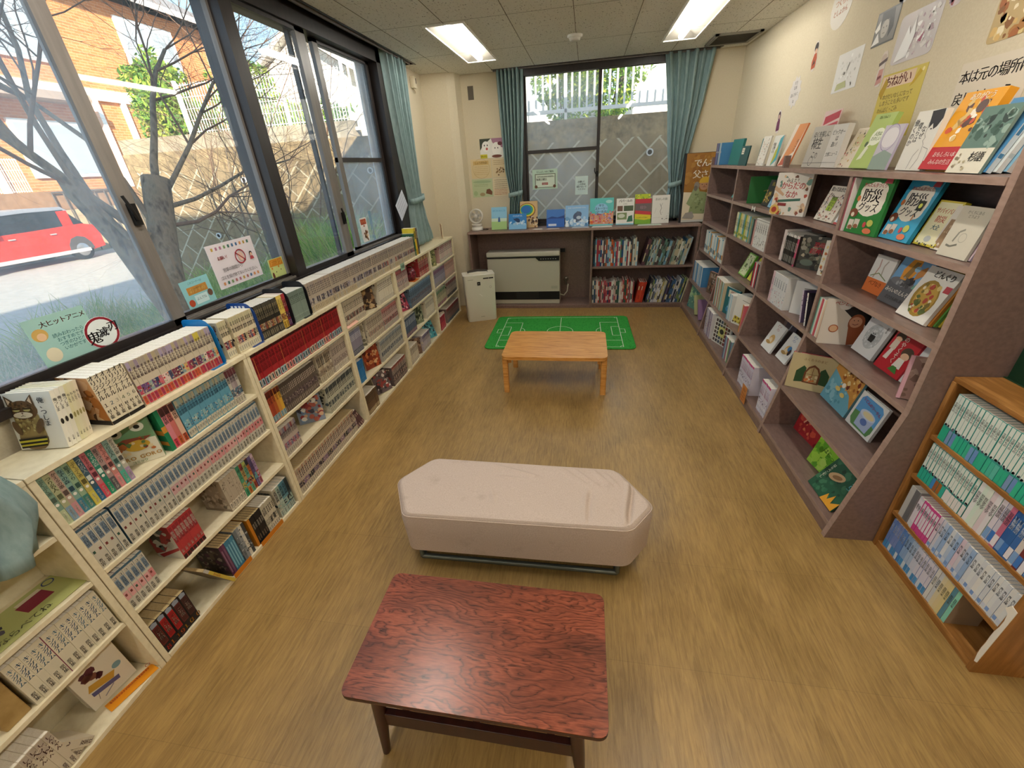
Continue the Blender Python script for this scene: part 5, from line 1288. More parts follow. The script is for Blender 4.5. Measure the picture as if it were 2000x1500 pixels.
cat_art = [('r', 0, 0, 1, 1, 'e4e2d6'), ('e', .36, .20, .30, .22, '8a7450'), ('e', .36, .40, .27, .20, '9a8458'), ('p', [(.10, .62), (.62, .62), (.66, .25), (.08, .22)], 'a08c58'), ('e', .33, .70, .31, .17, '6f5436'),
           ('p', [(.06, .76), (.04, .97), (.2, .86)], '5e472e'), ('p', [(.46, .86), (.60, .97), (.62, .76)], '5e472e'), ('p', [(.08, .80), (.075, .92), (.15, .86)], 'd8c0a0'), ('p', [(.50, .86), (.57, .93), (.58, .80)], 'd8c0a0'),
           ('s', 7, 26, .12, .66, .56, .84, .012, .035, ['4a3a26', '86683f', '5a452c']), ('e', .22, .715, .075, .035, 'b9b070'), ('e', .44, .715, .075, .035, 'b9b070'), ('r', .14, .715, .30, .745, '4a3a26'), ('r', .36, .715, .52, .745, '4a3a26'), ('e', .33, .62, .2, .055, 'd8ccb0'), ('p', [(.30, .665), (.36, .665), (.33, .64)], '6a4438'),
           ('l', [(.33, .64), (.33, .61), (.28, .60)], .008, '3a2c22'), ('l', [(.33, .61), (.38, .60)], .008, '3a2c22'), ('s', 9, 40, .12, .30, .58, .56, .012, .035, ['c2b478', '7a6440', 'a89860', 'b4a468']),
           ('e', .13, .40, .07, .13, '6a5236', .3), ('e', .61, .42, .07, .15, '6a5236', -.5), ('p', [(.07, .17), (.67, .20), (.66, .235), (.07, .205)], '1e1c16'), ('p', [(.07, .135), (.66, .165), (.67, .20), (.07, .17)], 'c9c23a'), ('p', [(.08, .10), (.65, .13), (.66, .165), (.07, .135)], '1e1c16'), ('p', [(.08, .07), (.64, .10), (.65, .13), (.08, .10)], 'c9c23a'), ('p', [(.08, .04), (.63, .07), (.64, .10), (.08, .07)], '1e1c16'),
           ('t', '俺、つしま', .80, .66, .125, '2a2826', 'v'), ('t', 'おぷうのきょうだい', .68, .5, .03, '6a6862', 'v', 0, False)]
def catv(i):
    c = ['e6e2d2', 'e2decf', 'dedac8', 'd8d2a8', 'd9d3b0', 'd8cfae', 'ddd2b8'][i]
    return spec(.016 if i < 3 else .0115, .187, .148, c, [('r', 0, 0, 1, 1, c), ('t', '俺つしま' if i < 3 else 'ねこもり', .5, .75, .68, '2c2a26', 'v'), ('e', .5, .46, .3, .05, '2a2620' if i < 3 else '9a905a'), tv('小学館', '55524a', .2, .05, .017, .187, .35)], cat_art if i == 0 else None)
_y = 0
for i in range(7):
    b = catv(i); b['d'] = .150
    if i: b['noart'] = True
    M = MT(-1.612 - .0018 * i, .829 + _y, LTOP) @ RZ(math.radians(101)) @ RY(math.radians(13)) @ MT(0, 0, 0)
    M = MT(0, 0, b['t'] * math.sin(math.radians(13))) @ M
    _y += b['t'] / math.cos(math.radians(13)) * .86
    book_obj('comic_book', b, M, ['white comic lettered 俺、つしま with a tabby cat on its cover', 'white 俺つしま comic second in the leaning set', 'white 俺つしま comic third in the leaning set', 'cream cat comic fourth in the leaning set', 'cream cat comic fifth in the leaning set', 'cream cat comic sixth in the leaning set', 'cream cat comic last in the leaning set, next to the tan ones'][i], 'book', 'leaning cat comics on the second white bookcase')
origart = [('r', 0, 0, 1, 1, 'd2a070'), ('s', 3, 50, .02, .1, .95, .95, .05, .2, ['b9783e', 'd8b088', '8a5426', 'e0c4a0', '5a3a20']), ('r', 0, 0, 1, .1, '1c1512')]
def orig(i):
    c = 'd9ceb4'
    return spec(.020, .182, .128, c, [('r', 0, .07, 1, 1, c), ('t', 'オリジナル', .5, .76, .92, '2b2622', 'v'), ('t', '１２３４５６'[i], .5, .40, .8, ['4a4644', '4c7a8a', 'b0a894', '8a9a7a', '7a9484', '5a5a52'][i]), ('t', '村上龍', .5, .21, .58, '2b2622', 'v'), ('r', 0, 0, 1, .07, '1a1614')], origart)
LR(1, 4, .962, 1.083, set_of(6, orig), 'tan オリジナル comic')
def longrun(i):
    rg = random.Random(i); mids = ['b0455c', '6a4a78', '8aa2a0', 'd9b06a', 'c96a78', '3f4a6a', 'e0c8c0', '7a3a4c']
    top = rg.choice(['9a8a98', 'a59a8a', 'b0a284', 'a89ab0']) if i != 20 and i != 21 else 'c9b84a'
    return manga('c9bda6', top, rg.choice(['c8484a', 'd2603f', 'b93a56']), '54404a', .014, .178, 'すもも組', 100 + i, mid=rg.choice(mids), auth='花とゆ')
LR(1, 4, 1.089, 1.462, set_of(26, longrun), 'violet-topped comic with crimson foot')
def plaid(i): return manga('ddd0b0', 'bdb592', 'e4dcc0', '3c3036', .0135, .176, 'きめつ物語', 200 + i, mid=['8a3a44', '5a4a6a', 'c0604a', '3a3238', 'a89a78'][i % 5], auth='井井井')
LR(1, 4, 1.530, 1.545, set_of(1, plaid), 'checked-foot comic next to the bookend') if False else None
LR(1, 4, 1.506, 1.555, set_of(4, plaid), 'checked-foot cream comic')
LR(2, 4, 1.572, 1.720, set_of(11, lambda i: plaid(i + 4)), 'checked-foot cream comic')
def blackm(i): return manga('2c2a26', '4a463c', '5a5448', 'c2b490', .0135, .176, '進撃巨人記', 300 + i, mid=['8a4a3a', 'b08a5a', '9a8a78'][i % 3])
LR(2, 4, 1.738, 1.905, set_of(12, blackm), 'black-topped comic')
LR(2, 4, 1.906, 1.945, set_of(2, lambda i: manga('d9bd5c', 'e2c86a', 'c9a23c', '3a3024', .018, .178, 'コミック', 340 + i, mid='8a5a3a')), 'gold comic')
LR(2, 4, 1.947, 1.975, set_of(2, lambda i: manga('8a2c34', 'a83a40', '5a3a6a', 'e2d0b8', .014, .178, 'コミック', 350 + i, mid='3a2a34')), 'dark red comic')
def greyg(i): return manga('7f8f84', '6c7b72', '8d9c90', '3a4a42', .012, .168, 'ちいさい本', 360 + i)
LR(2, 4, 1.998, 2.14, set_of(12, greyg), 'grey-green comic')
def lrow(i):
    rg = random.Random(i + 50); return manga('b9ac9a', rg.choice(['a89a8a', '9f938a', 'aa9d94', 'b5a392']), rg.choice(['d0c09a', 'c9b894', 'c6c0ae']), '4a4248', .0155, .176, 'わんぴいす', 400 + i, mid=rg.choice(['5a5468', '3f3c48', '8a8494', '6a5a5c', 'b8b0a8', '9a4a44' if i > 60 else '4a4858']))
LR(2, 4, 2.165, 2.195, set_of(2, lrow), 'greyish comic by the black bookend')
LR(2, 4, 2.197, 2.415, set_of(14, lambda i: lrow(i + 2)), 'greyish comic in the long deck row')
LR(3, 4, 2.425, 3.30, set_of(56, lambda i: lrow(i + 16)), 'greyish comic in the long deck row')
LR(4, 4, 3.31, 3.875, set_of(36, lambda i: lrow(i + 72)), 'greyish comic in the long deck row')
LR(4, 4, 3.885, 3.915, [manga('2f5a3a', '2f5a3a', '3a6a48', 'd8d0a8', .03, .20, '絵本', 500)], 'thick dark green comic')
LR(4, 4, 3.917, 3.965, [manga('d8b62c', 'e0c440', 'c9a020', '3a3020', .048, .245, '図鑑', 501, art=[('r', 0, 0, 1, 1, 'e2c838'), ('r', .0, .0, .5, 1, 'd9be30')])], 'tall yellow boxed book', name='boxed_book')
LR(4, 4, 3.967, 4.01, [manga('54483c', '6a5a4c', '3a3430', 'e0d0b0', .043, .24, '百科', 502)], 'tall brown boxed book', name='boxed_book')

# second bookcase (unit 1)
PT = ['ぷくぷく池', 'つり名人', 'かえるの歌', 'なぞの森', '夏まつり']
LR(1, 3, .702, .930, set_of(13, lambda i: pastel(i, PCOL[i], PT[i % 5])), 'pastel-spined comic')
frog = [('r', 0, 0, 1, 1, 'd8d4c0'), ('p', [(0, .55), (1, .5), (1, 1), (0, 1)], '6f9a72'), ('e', .3, .75, .14, .1, 'e4e8dc'), ('e', .3, .75, .06, .045, '20241e'), ('e', .75, .8, .14, .1, 'e4e8dc'), ('e', .75, .8, .06, .045, '20241e'), ('p', [(.1, .5), (.4, .6), (.95, .55), (.7, .45)], '8a4a38'), ('e', .6, .4, .25, .12, 'c9a43c'), ('s', 31, 24, .1, .2, .9, .55, .03, .09, ['8a3a34', 'd8c8a0', '5a7a4a', 'b0683a']), ('t', 'GORO GORO', .5, .15, .13, 'b98a3c'), ('t', 'コミック', .5, .05, .08, '6a8a5a')]
LR(1, 3, .952, .985, [spec(.033, .182, .148, 'd8d4c0', [('r', 0, 0, 1, 1, '7f9a74'), tv('ごろごろ', 'f0ead0', .9, .3, .033, .182)], frog, h_=1)], 'thick comic with a green frog-like cover') if False else None
faceout('comic_book', spec(.016, .182, .150, 'd8d4c0', [('r', 0, 0, 1, 1, '7f9a74')], frog), (-1.70, .955), (-1.592, 1.055), ZT[3], 4, 'cover-out comic lettered GORO GORO, green face on its cover', None)
def greenf(i):
    if i == 0: return spec(.016, .18, .115, '1f6f4c', [('r', 0, 0, 1, 1, '1f7a52'), ('r', 0, .45, 1, .6, 'c98a3a')], [('r', 0, 0, 1, 1, '1f7a52'), ('p', [(0, .45), (1, .40), (1, .52), (0, .58)], 'c98a3a'), ('p', [(.1, .2), (1, .14), (1, .24), (.1, .3)], 'c98a3a'), ('t', 'NUMB', .5, .8, .2, '12402c')])
    return manga(['', 'd0808a', 'c9706a', 'd8b098'][i], '4a2c2c', ['', 'd84a5a', 'd86a3a', 'c95a3a'][i], '2c2022', .018, .18, '名探偵', 520 + i)
LR(1, 3, 1.085, 1.165, set_of(4, greenf), 'green or pink comic of a short set')
def bluer(i): return manga('5f9ab0', ['b0a890', '8fa6a4', 'a8a488'][i % 3], 'cfc8b0', '2c4a60', .0138, .178, '海の物語', 540 + i, mid=['6fa8bc', '88b0b4', '4f8aa6'][i % 3], auth='青空')
LR(1, 3, 1.170, 1.430, set_of(19, bluer), 'sky-blue comic')
LR(1, 3, 1.431, 1.492, set_of(4, lambda i: manga(['b8b4a8', 'a89a9a', '9a8a8a', 'c2bcae'][i], '6a3a40', 'd8d0b8', '2c2a34', .015, .178, '冒険記', 570 + i, mid='4f6a7a')), 'grey comic beside the sky-blue ones')
def conan(i):
    pk = [None, None, 'b9b4a6', 'c8a0a0', 'd0a09a', 'cf8f90', 'd8a2a0', 'cf8486'][min(7, i // 5)]
    sp = [('r', 0, 0, 1, 1, 'c9c3b2'), ('r', 0, .95, 1, 1, '4a6a80'), ('t', 'コ', .5, .88, .6, '3c4a58'), ('r', .14, .56, .86, .84, '8a9cab'), tv('名探偵', '4a5c70', .83, .57, .019, .178, .7)]
    if pk: sp.append(('r', .06, .28, .94, .5, pk))
    sp += [('r', .25, .38, .6, .44, '7a3a38' if i % 4 else '3a5a4a'), tv('青山作', '2c2826', .24, .03, .019, .178, .55)]
    return spec(.0195, .178, .112, '5d7f94' if i % 6 else '8a3a34', sp, [('r', 0, 0, 1, 1, '4a6a80'), ('s', i, 20, .1, .1, .9, .8, .05, .15, ['c9c3b2', '8a9cab', 'a8484a']), ('t', '名探偵', .5, .86, .2, 'e2dcc8')])
LR(1, 2, .703, .805, set_of(5, lambda i: conan(i)), 'blue-lettered detective comic')
LR(1, 2, .812, 1.532, set_of(37, lambda i: conan(i + 5)), 'white detective comic with rosy band')
LR(1, 1, .703, .820, set_of(6, lambda i: conan(30 + i)), 'white detective comic of the short set')
redart = [('r', 0, 0, 1, 1, 'd9d2c4'), ('p', [(0, .5), (.5, 1), (1, 1), (1, .75), (.4, .2), (.0, .1)], '9f2f30'), ('p', [(.1, .95), (.55, .75), (.4, .4), (.15, .45)], '3a3a34'), ('s', 4, 14, .2, .3, .9, .9, .05, .14, ['5a6a68', 'c9c4b8', '6f1f24']), ('p', [(.2, 0), (1, .3), (1, .38), (.1, .08)], 'b0242c')]
LR(1, 1, .925, 1.035, set_of(7, lambda i: spec(.0157, .178, .13, 'a83034', [('r', 0, 0, 1, 1, 'b23a3c'), ('r', .1, .5, .9, .95, '8f2c34'), tv('仮面戦士', 'e6d8c8', .95, .45, .0157, .178), ('r', .08, .0, .92, .12, '3a1c1e'), tv('石森', 'd8cab8', .32, .14, .0157, .178, .6)], redart)), 'crimson comic with white lettering')
tanart = [('r', 0, 0, 1, 1, 'a39684'), ('s', 14, 46, .03, .08, .97, .8, .03, .10, ['8a7c6c', 'b5a896', '6f6354', 'c4b9a6']), ('r', .0, .0, 1, .08, '8d806e'), ('e', .8, .14, .07, None, '6f6354'), ('t', 'ONEDAY', .5, .88, .16, '5d5144')]
LR(1, 1, 1.190, 1.285, set_of(6, lambda i: spec(.0158, .178, .14, 'a89b88', [('r', 0, 0, 1, 1, 'b3a692'), ('s', i, 6, .15, .3, .85, .9, .1, .3, ['8f826f', '9f927e', '6f6354']), ('r', .08, .03, .92, .26, 'ddd4c0'), tv('集英社', '3a3430', .25, .04, .0158, .178, .6)], tanart)), 'sepia-brown comic')
LR(1, 1, 1.288, 1.40, set_of(6, lambda i: manga(['4f9a78', 'b0925c', '5f9a84', 'c0703c', '5a4a70', 'a88ab0'][i], ['3f8a68', '8a3a3a', 'a8b060', '3a3444', '6a5a88', 'd0b8c4'][i], ['3f9a70', 'd07a3c', '6fae8c', 'b04a3c', '8a7aa6', 'b0606a'][i], '26302a', .0185, .178, 'ぼうけん', 600 + i, mid=['b0a060', '5aa0a0', 'a84a44'][i % 3])), 'many-coloured comic')
volart = [('r', 0, 0, 1, 1, '2a2426'), ('s', 6, 18, .1, .1, .9, .9, .05, .15, ['6a2a26', '8a847c', '3a3c44'])]
LR(1, 0, .704, .862, set_of(5, lambda i: spec(.031, .168, .15, '1e1a1c', [('r', 0, 0, 1, 1, '201a1c'), ('p', [(.1, .97), (.5, 1), (.9, .95), (.85, .86), (.12, .86)], '8f9aa8'), ('r', .12, .26, .88, .86, ['6a2420', 'a01f22', 'a82024', '5e2a28', '4a2826'][i]), ('r', .20, .30, .8, .82, ['4a1c1a', '8a1a1e', '8f1c20', '4a2220', '3c2220'][i]), ('t', 'こち亀', .5, .58, .55, 'b8a494', 'v'), ('t', ['８', '１１', '９', '１０', '１０'][i], .5, .12, .85, ['c03024', 'c0702c', 'c8602c', 'b8882c', 'b8782c'][i])], volart, old=True)), 'thick black magazine comic with a glowing number', name='comic_book')
b = spec(.014, .205, .13, '8a7c66', [('r', 0, 0, 1, 1, 'c8b04a'), ('t', 'ほんわか', .5, .6, .8, 'a83a30', 'v'), ('r', 0, .85, 1, 1, 'b8b4ac')], old=True)
book_obj('comic_book', b, MT(-1.568, 1.045, ZT[0]) @ RZ(PI / 2) @ RY(math.radians(-27)) @ MT(-.014, 0, 0), 'flopped yellow-spined comic on the bottom tier, second white bookcase', 'book')
magart = [('r', 0, 0, 1, 1, '453b3c'), ('s', 33, 50, .05, .1, .95, .95, .03, .1, ['8a7c70', '5c3a50', '6f6258', '2f2a30', 'a09486']), ('r', 0, .0, 1, .07, '6a5a34')]
LR(1, 0, 1.055, 1.135, set_of(6, lambda i: spec(.0133, .185, .15, '3c3438', [('r', 0, 0, 1, 1, ['5a2c48', '6a3a5a', '3f7a94', '3f7a94', '4a84a0', '3f7a94'][i]), ('r', .3, .1, .7, .85, ['8a6a7a', '7a5a70', '7fb2c4', '7fb2c4', '8abccb', '7fb2c4'][i])], magart, old=True)), 'purple or blue comic of the magazine set')
LR(1, 0, 1.140, 1.205, set_of(4, lambda i: spec(.016, .192, .14, '7b8288', [('r', 0, 0, 1, 1, ['6c747a', '8a9094', 'cfcabc', '3a3c3e'][i]), ('s', 60 + i, 12, .1, .1, .9, .9, .1, .35, ['2c3034', 'b8bcbc', '5a6468'])], [('r', 0, 0, 1, 1, '7f878a'), ('s', 34, 40, .05, .1, .95, .95, .03, .09, ['2c3034', 'b8bcbc', '4a5a6a'])], old=True)), 'grey speckled comic')
LR(1, 0, 1.225, 1.315, set_of(6, lambda i: spec(.015, .176, .112, '17171a', [('r', 0, 0, 1, 1, ['c07a24', '1a191c', '1a191c', '1a191c', '1a191c', '1a191c'][i])] + ([tv('暗黒物語', 'b8b2a4', .9, .4, .015, .176, .6), ('r', .3, .12, .7, .3, '6a5a4a')] if i else []), [('r', 0, 0, 1, 1, 'c8801f')], old=True)), 'black comic in the orange bookend')
LR(1, 0, 1.317, 1.40, set_of(6, lambda i: manga('c9c1ac', 'b5ad98', 'd8d0ba', '44403a', .0138, .176, '昔の漫画', 630 + i, mid=['9a9484', '3a3a38'][i % 2 == 0 and i > 0])), 'off-white comic on the bottom tier')
LR(1, 0, 1.418, 1.535, set_of(5, lambda i: manga(['c4beac', 'b0c0b4', '6a98a0', '5a8a9a', '39484a'][i], ['a8a290', '9ab0a4', '4f8490', '4a7a8c', '2c3a3c'][i], 'b9c8bc', '26343c', .0225, .19, '大判漫画', 640 + i, mid='9fb4a8')), 'large pale blue-green comic')
# nearest bookcase (unit 0)
LR(0, 1, .40, .652, set_of(13, lambda i: spec(.019, .182, .128, 'd4cbb2', [('r', 0, 0, 1, 1, 'd6ceb6'), ('t', 'キングダム', .5, .70, .8, ['4a7c96', '2f5f86', '355f80'][i % 3], 'v'), tv('原作集', '6a645a', .3, .05, .019, .182, .6)] + ([('r', .9, .0, 1, 1, '8a3a5a')] if i == 4 else []))), 'cream comic with big blue brushed kana')
faceout('comic_book', spec(.045, .182, .14, 'd8cfba', [('r', 0, 0, 1, 1, 'c9c0aa')], [('r', 0, 0, 1, 1, 'ded6c4'), ('s', 5, 10, .2, .6, .5, .9, .04, .12, ['7a4a3a', '5a2a34']), ('p', [(.12, .42), (.62, .30), (.72, .44), (.2, .56)], 'c89a3c'), ('p', [(.15, .28), (.7, .18), (.72, .28), (.15, .38)], '5a5a84'), ('e', .8, .5, .1, .07, '7fa0a8'), ('l', [(.25, .28), (.2, .14)], .01, '6a6058'), ('l', [(.3, .1), (.55, .2)], .03, '8a8a90')], noart=False), (-1.672, .497), (-1.655, .632), ZT[0], 3, 'thick white book with plain coloured shapes, bottom tier of the nearest bookcase')
LR(0, 0, .22, .375, set_of(8, lambda i: manga('cfc4ae', 'b5a898', 'd6ccb6', '5a3c38', .019, .178, 'しんちゃん', 660 + i, auth='双葉社')), 'cream comic with brown lettering')
row('L', .378, .43, ZT[0], FX, set_of(2, lambda i: manga('cfc4ae', 'b5a898', 'd6ccb6', '5a3c38', .019, .168, 'しんちゃん', 680 + i, auth='双葉社')), 'cream comic slumped over its set', wh(0, 0), n=2, defer=True, lean=-.55, group='slumped comics, ' + wh(0, 0))
# third bookcase (unit 2)
def redm(i): return spec(.0245, .178, .112, 'a3262c', [('r', 0, 0, 1, 1, 'a4282e'), ('r', 0, .93, 1, 1, '3a1416'), tv('鬼神伝説', '5c1218', .92, .36, .0245, .178, .85), ('r', .06, .02, .94, .24, ['8fb0b8', 'c9bda8', 'a8c4c4', 'd89a90', '9fb4b8'][(i // 3) % 5]), ('r', .3, .05, .7, .2, '3a3f48')] + ([('r', .9, 0, 1, .9, 'd08a4a')] if i % 8 == 0 else []))
LR(2, 3, 1.592, 2.10, set_of(21, redm), 'red comic with dark kanji')
LR(2, 3, 2.102, 2.395, set_of(12, lambda i: redm(i + 21)), 'red comic with dark kanji farther along')
LR(2, 2, 1.593, 1.70, set_of(5, lambda i: manga(['a8482c', '9c3c28', 'b05a30', 'c98a3c', 'd0a23c'][i], '5a2018', '8fb0b8', '2c1410', .021, .178, '竜の玉', 700 + i)), 'rust-orange comic')
LR(2, 2, 1.702, 2.02, set_of(22, lambda i: manga('5c5048', '4a4038', '6f6258', 'b8a898', .0145, .172, '黒い手帳', 720 + i, mid=['4a3c40', '6a5a5c'][i % 2])), 'grey-brown comic')
LR(2, 2, 2.05, 2.20, set_of(8, lambda i: manga(['c2b49a', 'b5a58a', 'a89880', 'c9c0ac'][i % 4], '8a7a68', 'd2c8b0', '443a34', .018, .178, '新聞漫画', 750 + i, mid='9a8a78')), 'buff comic')
LR(2, 2, 2.21, 2.385, set_of(12, lambda i: manga('b4a698', 'a49688', 'e0d8c4', '4a4040', .0145, .178, '花の学園', 770 + i, mid='8f8078')), 'mauve-grey comic with white foot')
LR(2, 1, 1.592, 1.735, set_of(9, lambda i: manga('b8aaa0', ['8a4a4a', '9a8a88', '7a7484'][i % 3], 'c9bfae', '4a3a44', .0155, .172, '戦国記', 790 + i, mid=['a83a3c' if i == 1 else '7a7088', 'a8586a'][i % 2])), 'lilac-grey comic')
faceout('comic_book', spec(.012, .18, .15, '6f7f98', [('r', 0, 0, 1, 1, '7f9ab8')], [('r', 0, 0, 1, 1, '7a8494'), ('s', 17, 50, .05, .05, .95, .95, .04, .12, ['8a3438', 'c9a484', '3c3c4c', 'd8d4cc', '6f94bc', 'a85a4a'])]), (-1.70, 1.905), (-1.592, 1.985), ZT[1], 14, 'cover-out comic with a crowded blue and red cover, third white bookcase')
LR(2, 1, 2.05, 2.38, set_of(20, lambda i: manga('b9b8a4', '3c4448', 'cfcab4', '26282c', .016, .178, '未来少年', 820 + i, mid=['4a5456', '8a8c80'][i % 2])), 'black and cream comic')
LR(2, 0, 1.592, 2.275, set_of(40, lambda i: manga('c4b4a0', ['b08a70', 'b5a58c'][i % 2], 'd9d0ba', '4a4046', .0165, .17, 'ジャンプ', 850 + i, mid=['3c3440', '8a708a', '2c2c30', '7a6a7c'][(i // 3) % 4], d=.11)) and set_of(40, lambda i: dict(manga('c4b4a0', ['b08a70', 'b5a58c'][i % 2], 'd9d0ba', '4a4046', .0165, .17, 'ジャンプ', 850 + i, mid=['3c3440', '8a708a', '2c2c30', '7a6a7c'][(i // 3) % 4]), old=True)), 'buff comic with a dark picture band')
row('L', 2.285, 2.37, ZT[0], FX, set_of(4, lambda i: manga('5a3a40', '4a2c34', '7a5a5c', 'c9b0a0', .014, .168, '怪談', 890 + i)), 'maroon comic leaning', wh(2, 0), n=4, defer=True, lean=-.5, group='maroon leaning comics, ' + wh(2, 0))
# fourth, fifth, farthest bookcases
def mixed(cols, seed, h=.174, mid=None):
    def f(i): c = cols[i % len(cols)]; return manga(c[0], c[1], c[2], c[3], .0155, h, 'まんが集', seed + i, mid=mid[i % len(mid)] if mid else None)
    return f
CP = ('c8bca6', 'a89c88', 'd8ceb8', '4a4240'); CW = ('d8d0bc', 'c8c0ac', 'e0d8c6', '5a5450')
for (u, k, a, b, n, f, look) in [
    (3, 3, .02, .30, 18, mixed([CP], 1000, mid=['8a8078', '4a3c38', '6a2c2c']), 'taupe comic'), (3, 3, .56, .83, 14, mixed([CW], 1020, .178), 'plain white comic'),
    (3, 2, .02, .17, 10, mixed([('8a8494', '7a7a90', '3a4450', 'c8c4cc')], 1040), 'slate comic'), (3, 2, .27, .53, 15, mixed([CP, ('b8a898', '9a8878', 'c9bca8', '4a3c38')], 1060, mid=['8f8478', 'b0887a']), 'taupe comic'), (3, 2, .54, .83, 17, mixed([('c2a49c', 'b06a68', 'c9c8bc', '3c3434')], 1080, mid=['5a5c5c', 'a0403c']), 'rose-topped comic'),
    (3, 1, .02, .10, 8, mixed([('2f78b0', '2a6aa0', '3f88be', '1a3c60')], 1100, .17), 'bright blue comic'), (3, 1, .40, .83, 24, mixed([('b8b4a8', '8a9298', 'c4bfb0', '3a3c44')], 1120, mid=['4a5260', '8a8c90']), 'blue-grey comic'),
    (3, 0, .02, .20, 9, mixed([('6a5038', '5a4430', 'c9b48a', '2c2018')], 1140, .165), 'dark brown comic'), (3, 0, .50, .80, 16, mixed([('5c5050', '8a4038', '6a5c58', 'c8b8a8')], 1160, mid=['3c3438', 'a89084']), 'dark mottled comic'),
    (4, 3, .02, .27, 15, mixed([('b89a94', 'a8585c', 'd0c4b4', '3c3034')], 1200, mid=['6a6068', 'c9bfb4']), 'pink-topped comic'), (4, 3, .56, .84, 8, mixed([('9a3438', '8a6a4a', 'b04a44', 'e0d0b8'), ('7a2c30', 'c9a85c', '8a3438', 'e0d0b8')], 1220, .18), 'crimson comic'),
    (4, 2, .24, .83, 33, mixed([('5f7488', '6f8ca8', '8a8488', '28303c')], 1240, mid=['4a4450', '7a6870']), 'steel-blue comic'),
    (4, 1, .02, .28, 14, mixed([('4a5a70', '3c4a60', '7a3a44', 'b8c0cc')], 1260), 'navy comic'), (4, 1, .58, .83, 15, mixed([CW], 1280), 'plain white comic'),
    (4, 0, .03, .22, 10, mixed([CW, CP], 1300, .168), 'cream comic'), (4, 0, .36, .58, 12, mixed([('b8b0b8', '6a6488', 'd0c8b8', '3a3444')], 1320, .165), 'violet-grey comic'),
    (5, 3, .30, .80, 20, mixed([('c9a4a0', 'b05460', 'd8d2c4', '44303a'), CW], 1400), 'rosy comic'), (5, 2, .03, .42, 18, mixed([('9a94a4', '8a5a78', 'b0a8a0', '3a3444')], 1420), 'mauve comic'), (5, 2, .44, .80, 18, mixed([('c9a898', 'b89080', 'd2bca8', '54403c')], 1440), 'peach comic'),
    (5, 1, .03, .36, 16, mixed([('b8b094', '6a9070', 'b0788a', '3c4038')], 1460), 'olive comic'), (5, 1, .40, .80, 18, mixed([('a89c90', '8a4448', '5a6068', '2c2a30')], 1480), 'dusky comic'),
    (5, 0, .05, .20, 7, mixed([('c0485a', 'b03a4c', 'd87a84', '3c1c24')], 1500, .16), 'raspberry comic'), (5, 0, .30, .80, 22, mixed([('8a7470', '9a3c44', '5a8090', '2c2428')], 1520, .172), 'dark rose comic')]:
    y = LY[u]; LR(u, k, y + .02 + a * .98, y + .02 + b * .98, set_of(n, f), look)
def cart(seed, base, cols, title=None, tc='e8e0d0'):
    return [('r', 0, 0, 1, 1, base), ('s', seed, 40, .05, .05, .95, .95, .04, .13, cols)] + ([('t', title, .5, .85, .16, tc)] if title else [])
def fo(u, k, a, b, depth, lean, sp, lab):
    y = LY[u]; faceout('comic_book', sp, (FX - depth, y + a), (FX - .004, y + b), ZT[k], lean, lab)
fo(3, 3, .36, .50, .10, 8, spec(.014, .178, .15, '3a2c24', [], cart(1, '4a3628', ['8a6a4a', 'a88a5c', '2c201a', 'c2a67c'])), 'cover-out comic with a brown tangled cover, fourth white bookcase')
fo(3, 2, .17, .24, .10, 4, spec(.012, .178, .125, 'a8a088', [], cart(2, 'b0a890', ['6a6454', 'd0c8b0', '8a846c'])), 'cover-out comic with a grey-green figure cover, fourth white bookcase')
fo(3, 1, .20, .38, .08, 6, spec(.014, .18, .15, '9a4a30', [], cart(3, '8a3c28', ['c87a4a', '5a241c', 'd8a878', 'b0502c'])), 'cover-out comic with a rust-orange cover, fourth white bookcase')
fo(3, 0, .30, .47, .09, 18, spec(.02, .175, .15, '8a7c78', [], cart(4, '6a5c5c', ['c9bfb8', 'a04a44', '3c3438', 'e0d8d0'])), 'cover-out comic with a pale mottled cover, fourth white bookcase')
fo(4, 2, .04, .22, .08, 20, spec(.012, .175, .14, 'a8384c', [], cart(5, 'a83a50', ['2c1c28', 'd8909c', '5a2034'])), 'cover-out comic with a crimson cover, fifth white bookcase')
fo(4, 1, .37, .50, .05, 4, spec(.03, .178, .13, '6a7058', [], cart(6, '7a8068', ['3c4434', 'a8a88c', '2c3028'])), 'cover-out comic with an olive cover, fifth white bookcase')
fo(4, 0, .58, .80, .12, 25, spec(.014, .185, .15, '4a9aa4', [], cart(7, '4f9ea8', ['2c3c44', '8cc4c8', '3a6a74'])), 'cover-out comic with a turquoise cover, fifth white bookcase')
fo(4, 0, .24, .33, .10, 10, spec(.014, .165, .12, '8a7060', [], cart(8, '7a6050', ['4a3428', 'a88c74'])), 'cover-out comic with a brown cover, fifth white bookcase')
fo(5, 3, .02, .20, .10, 3, spec(.02, .178, .12, '9a9464', [], cart(9, '8a8a5c', ['3c4430', 'c2bc88', '5a6040'])), 'cover-out comic with an olive-yellow cover, farthest white bookcase')
fo(5, 0, .04, .24, .10, 2, spec(.02, .172, .13, 'd0a8a0', [], cart(10, 'd8c8b4', ['c08078', 'a85a54', 'e0b0a0'])), 'cover-out comic with a pale pink cover, farthest white bookcase')
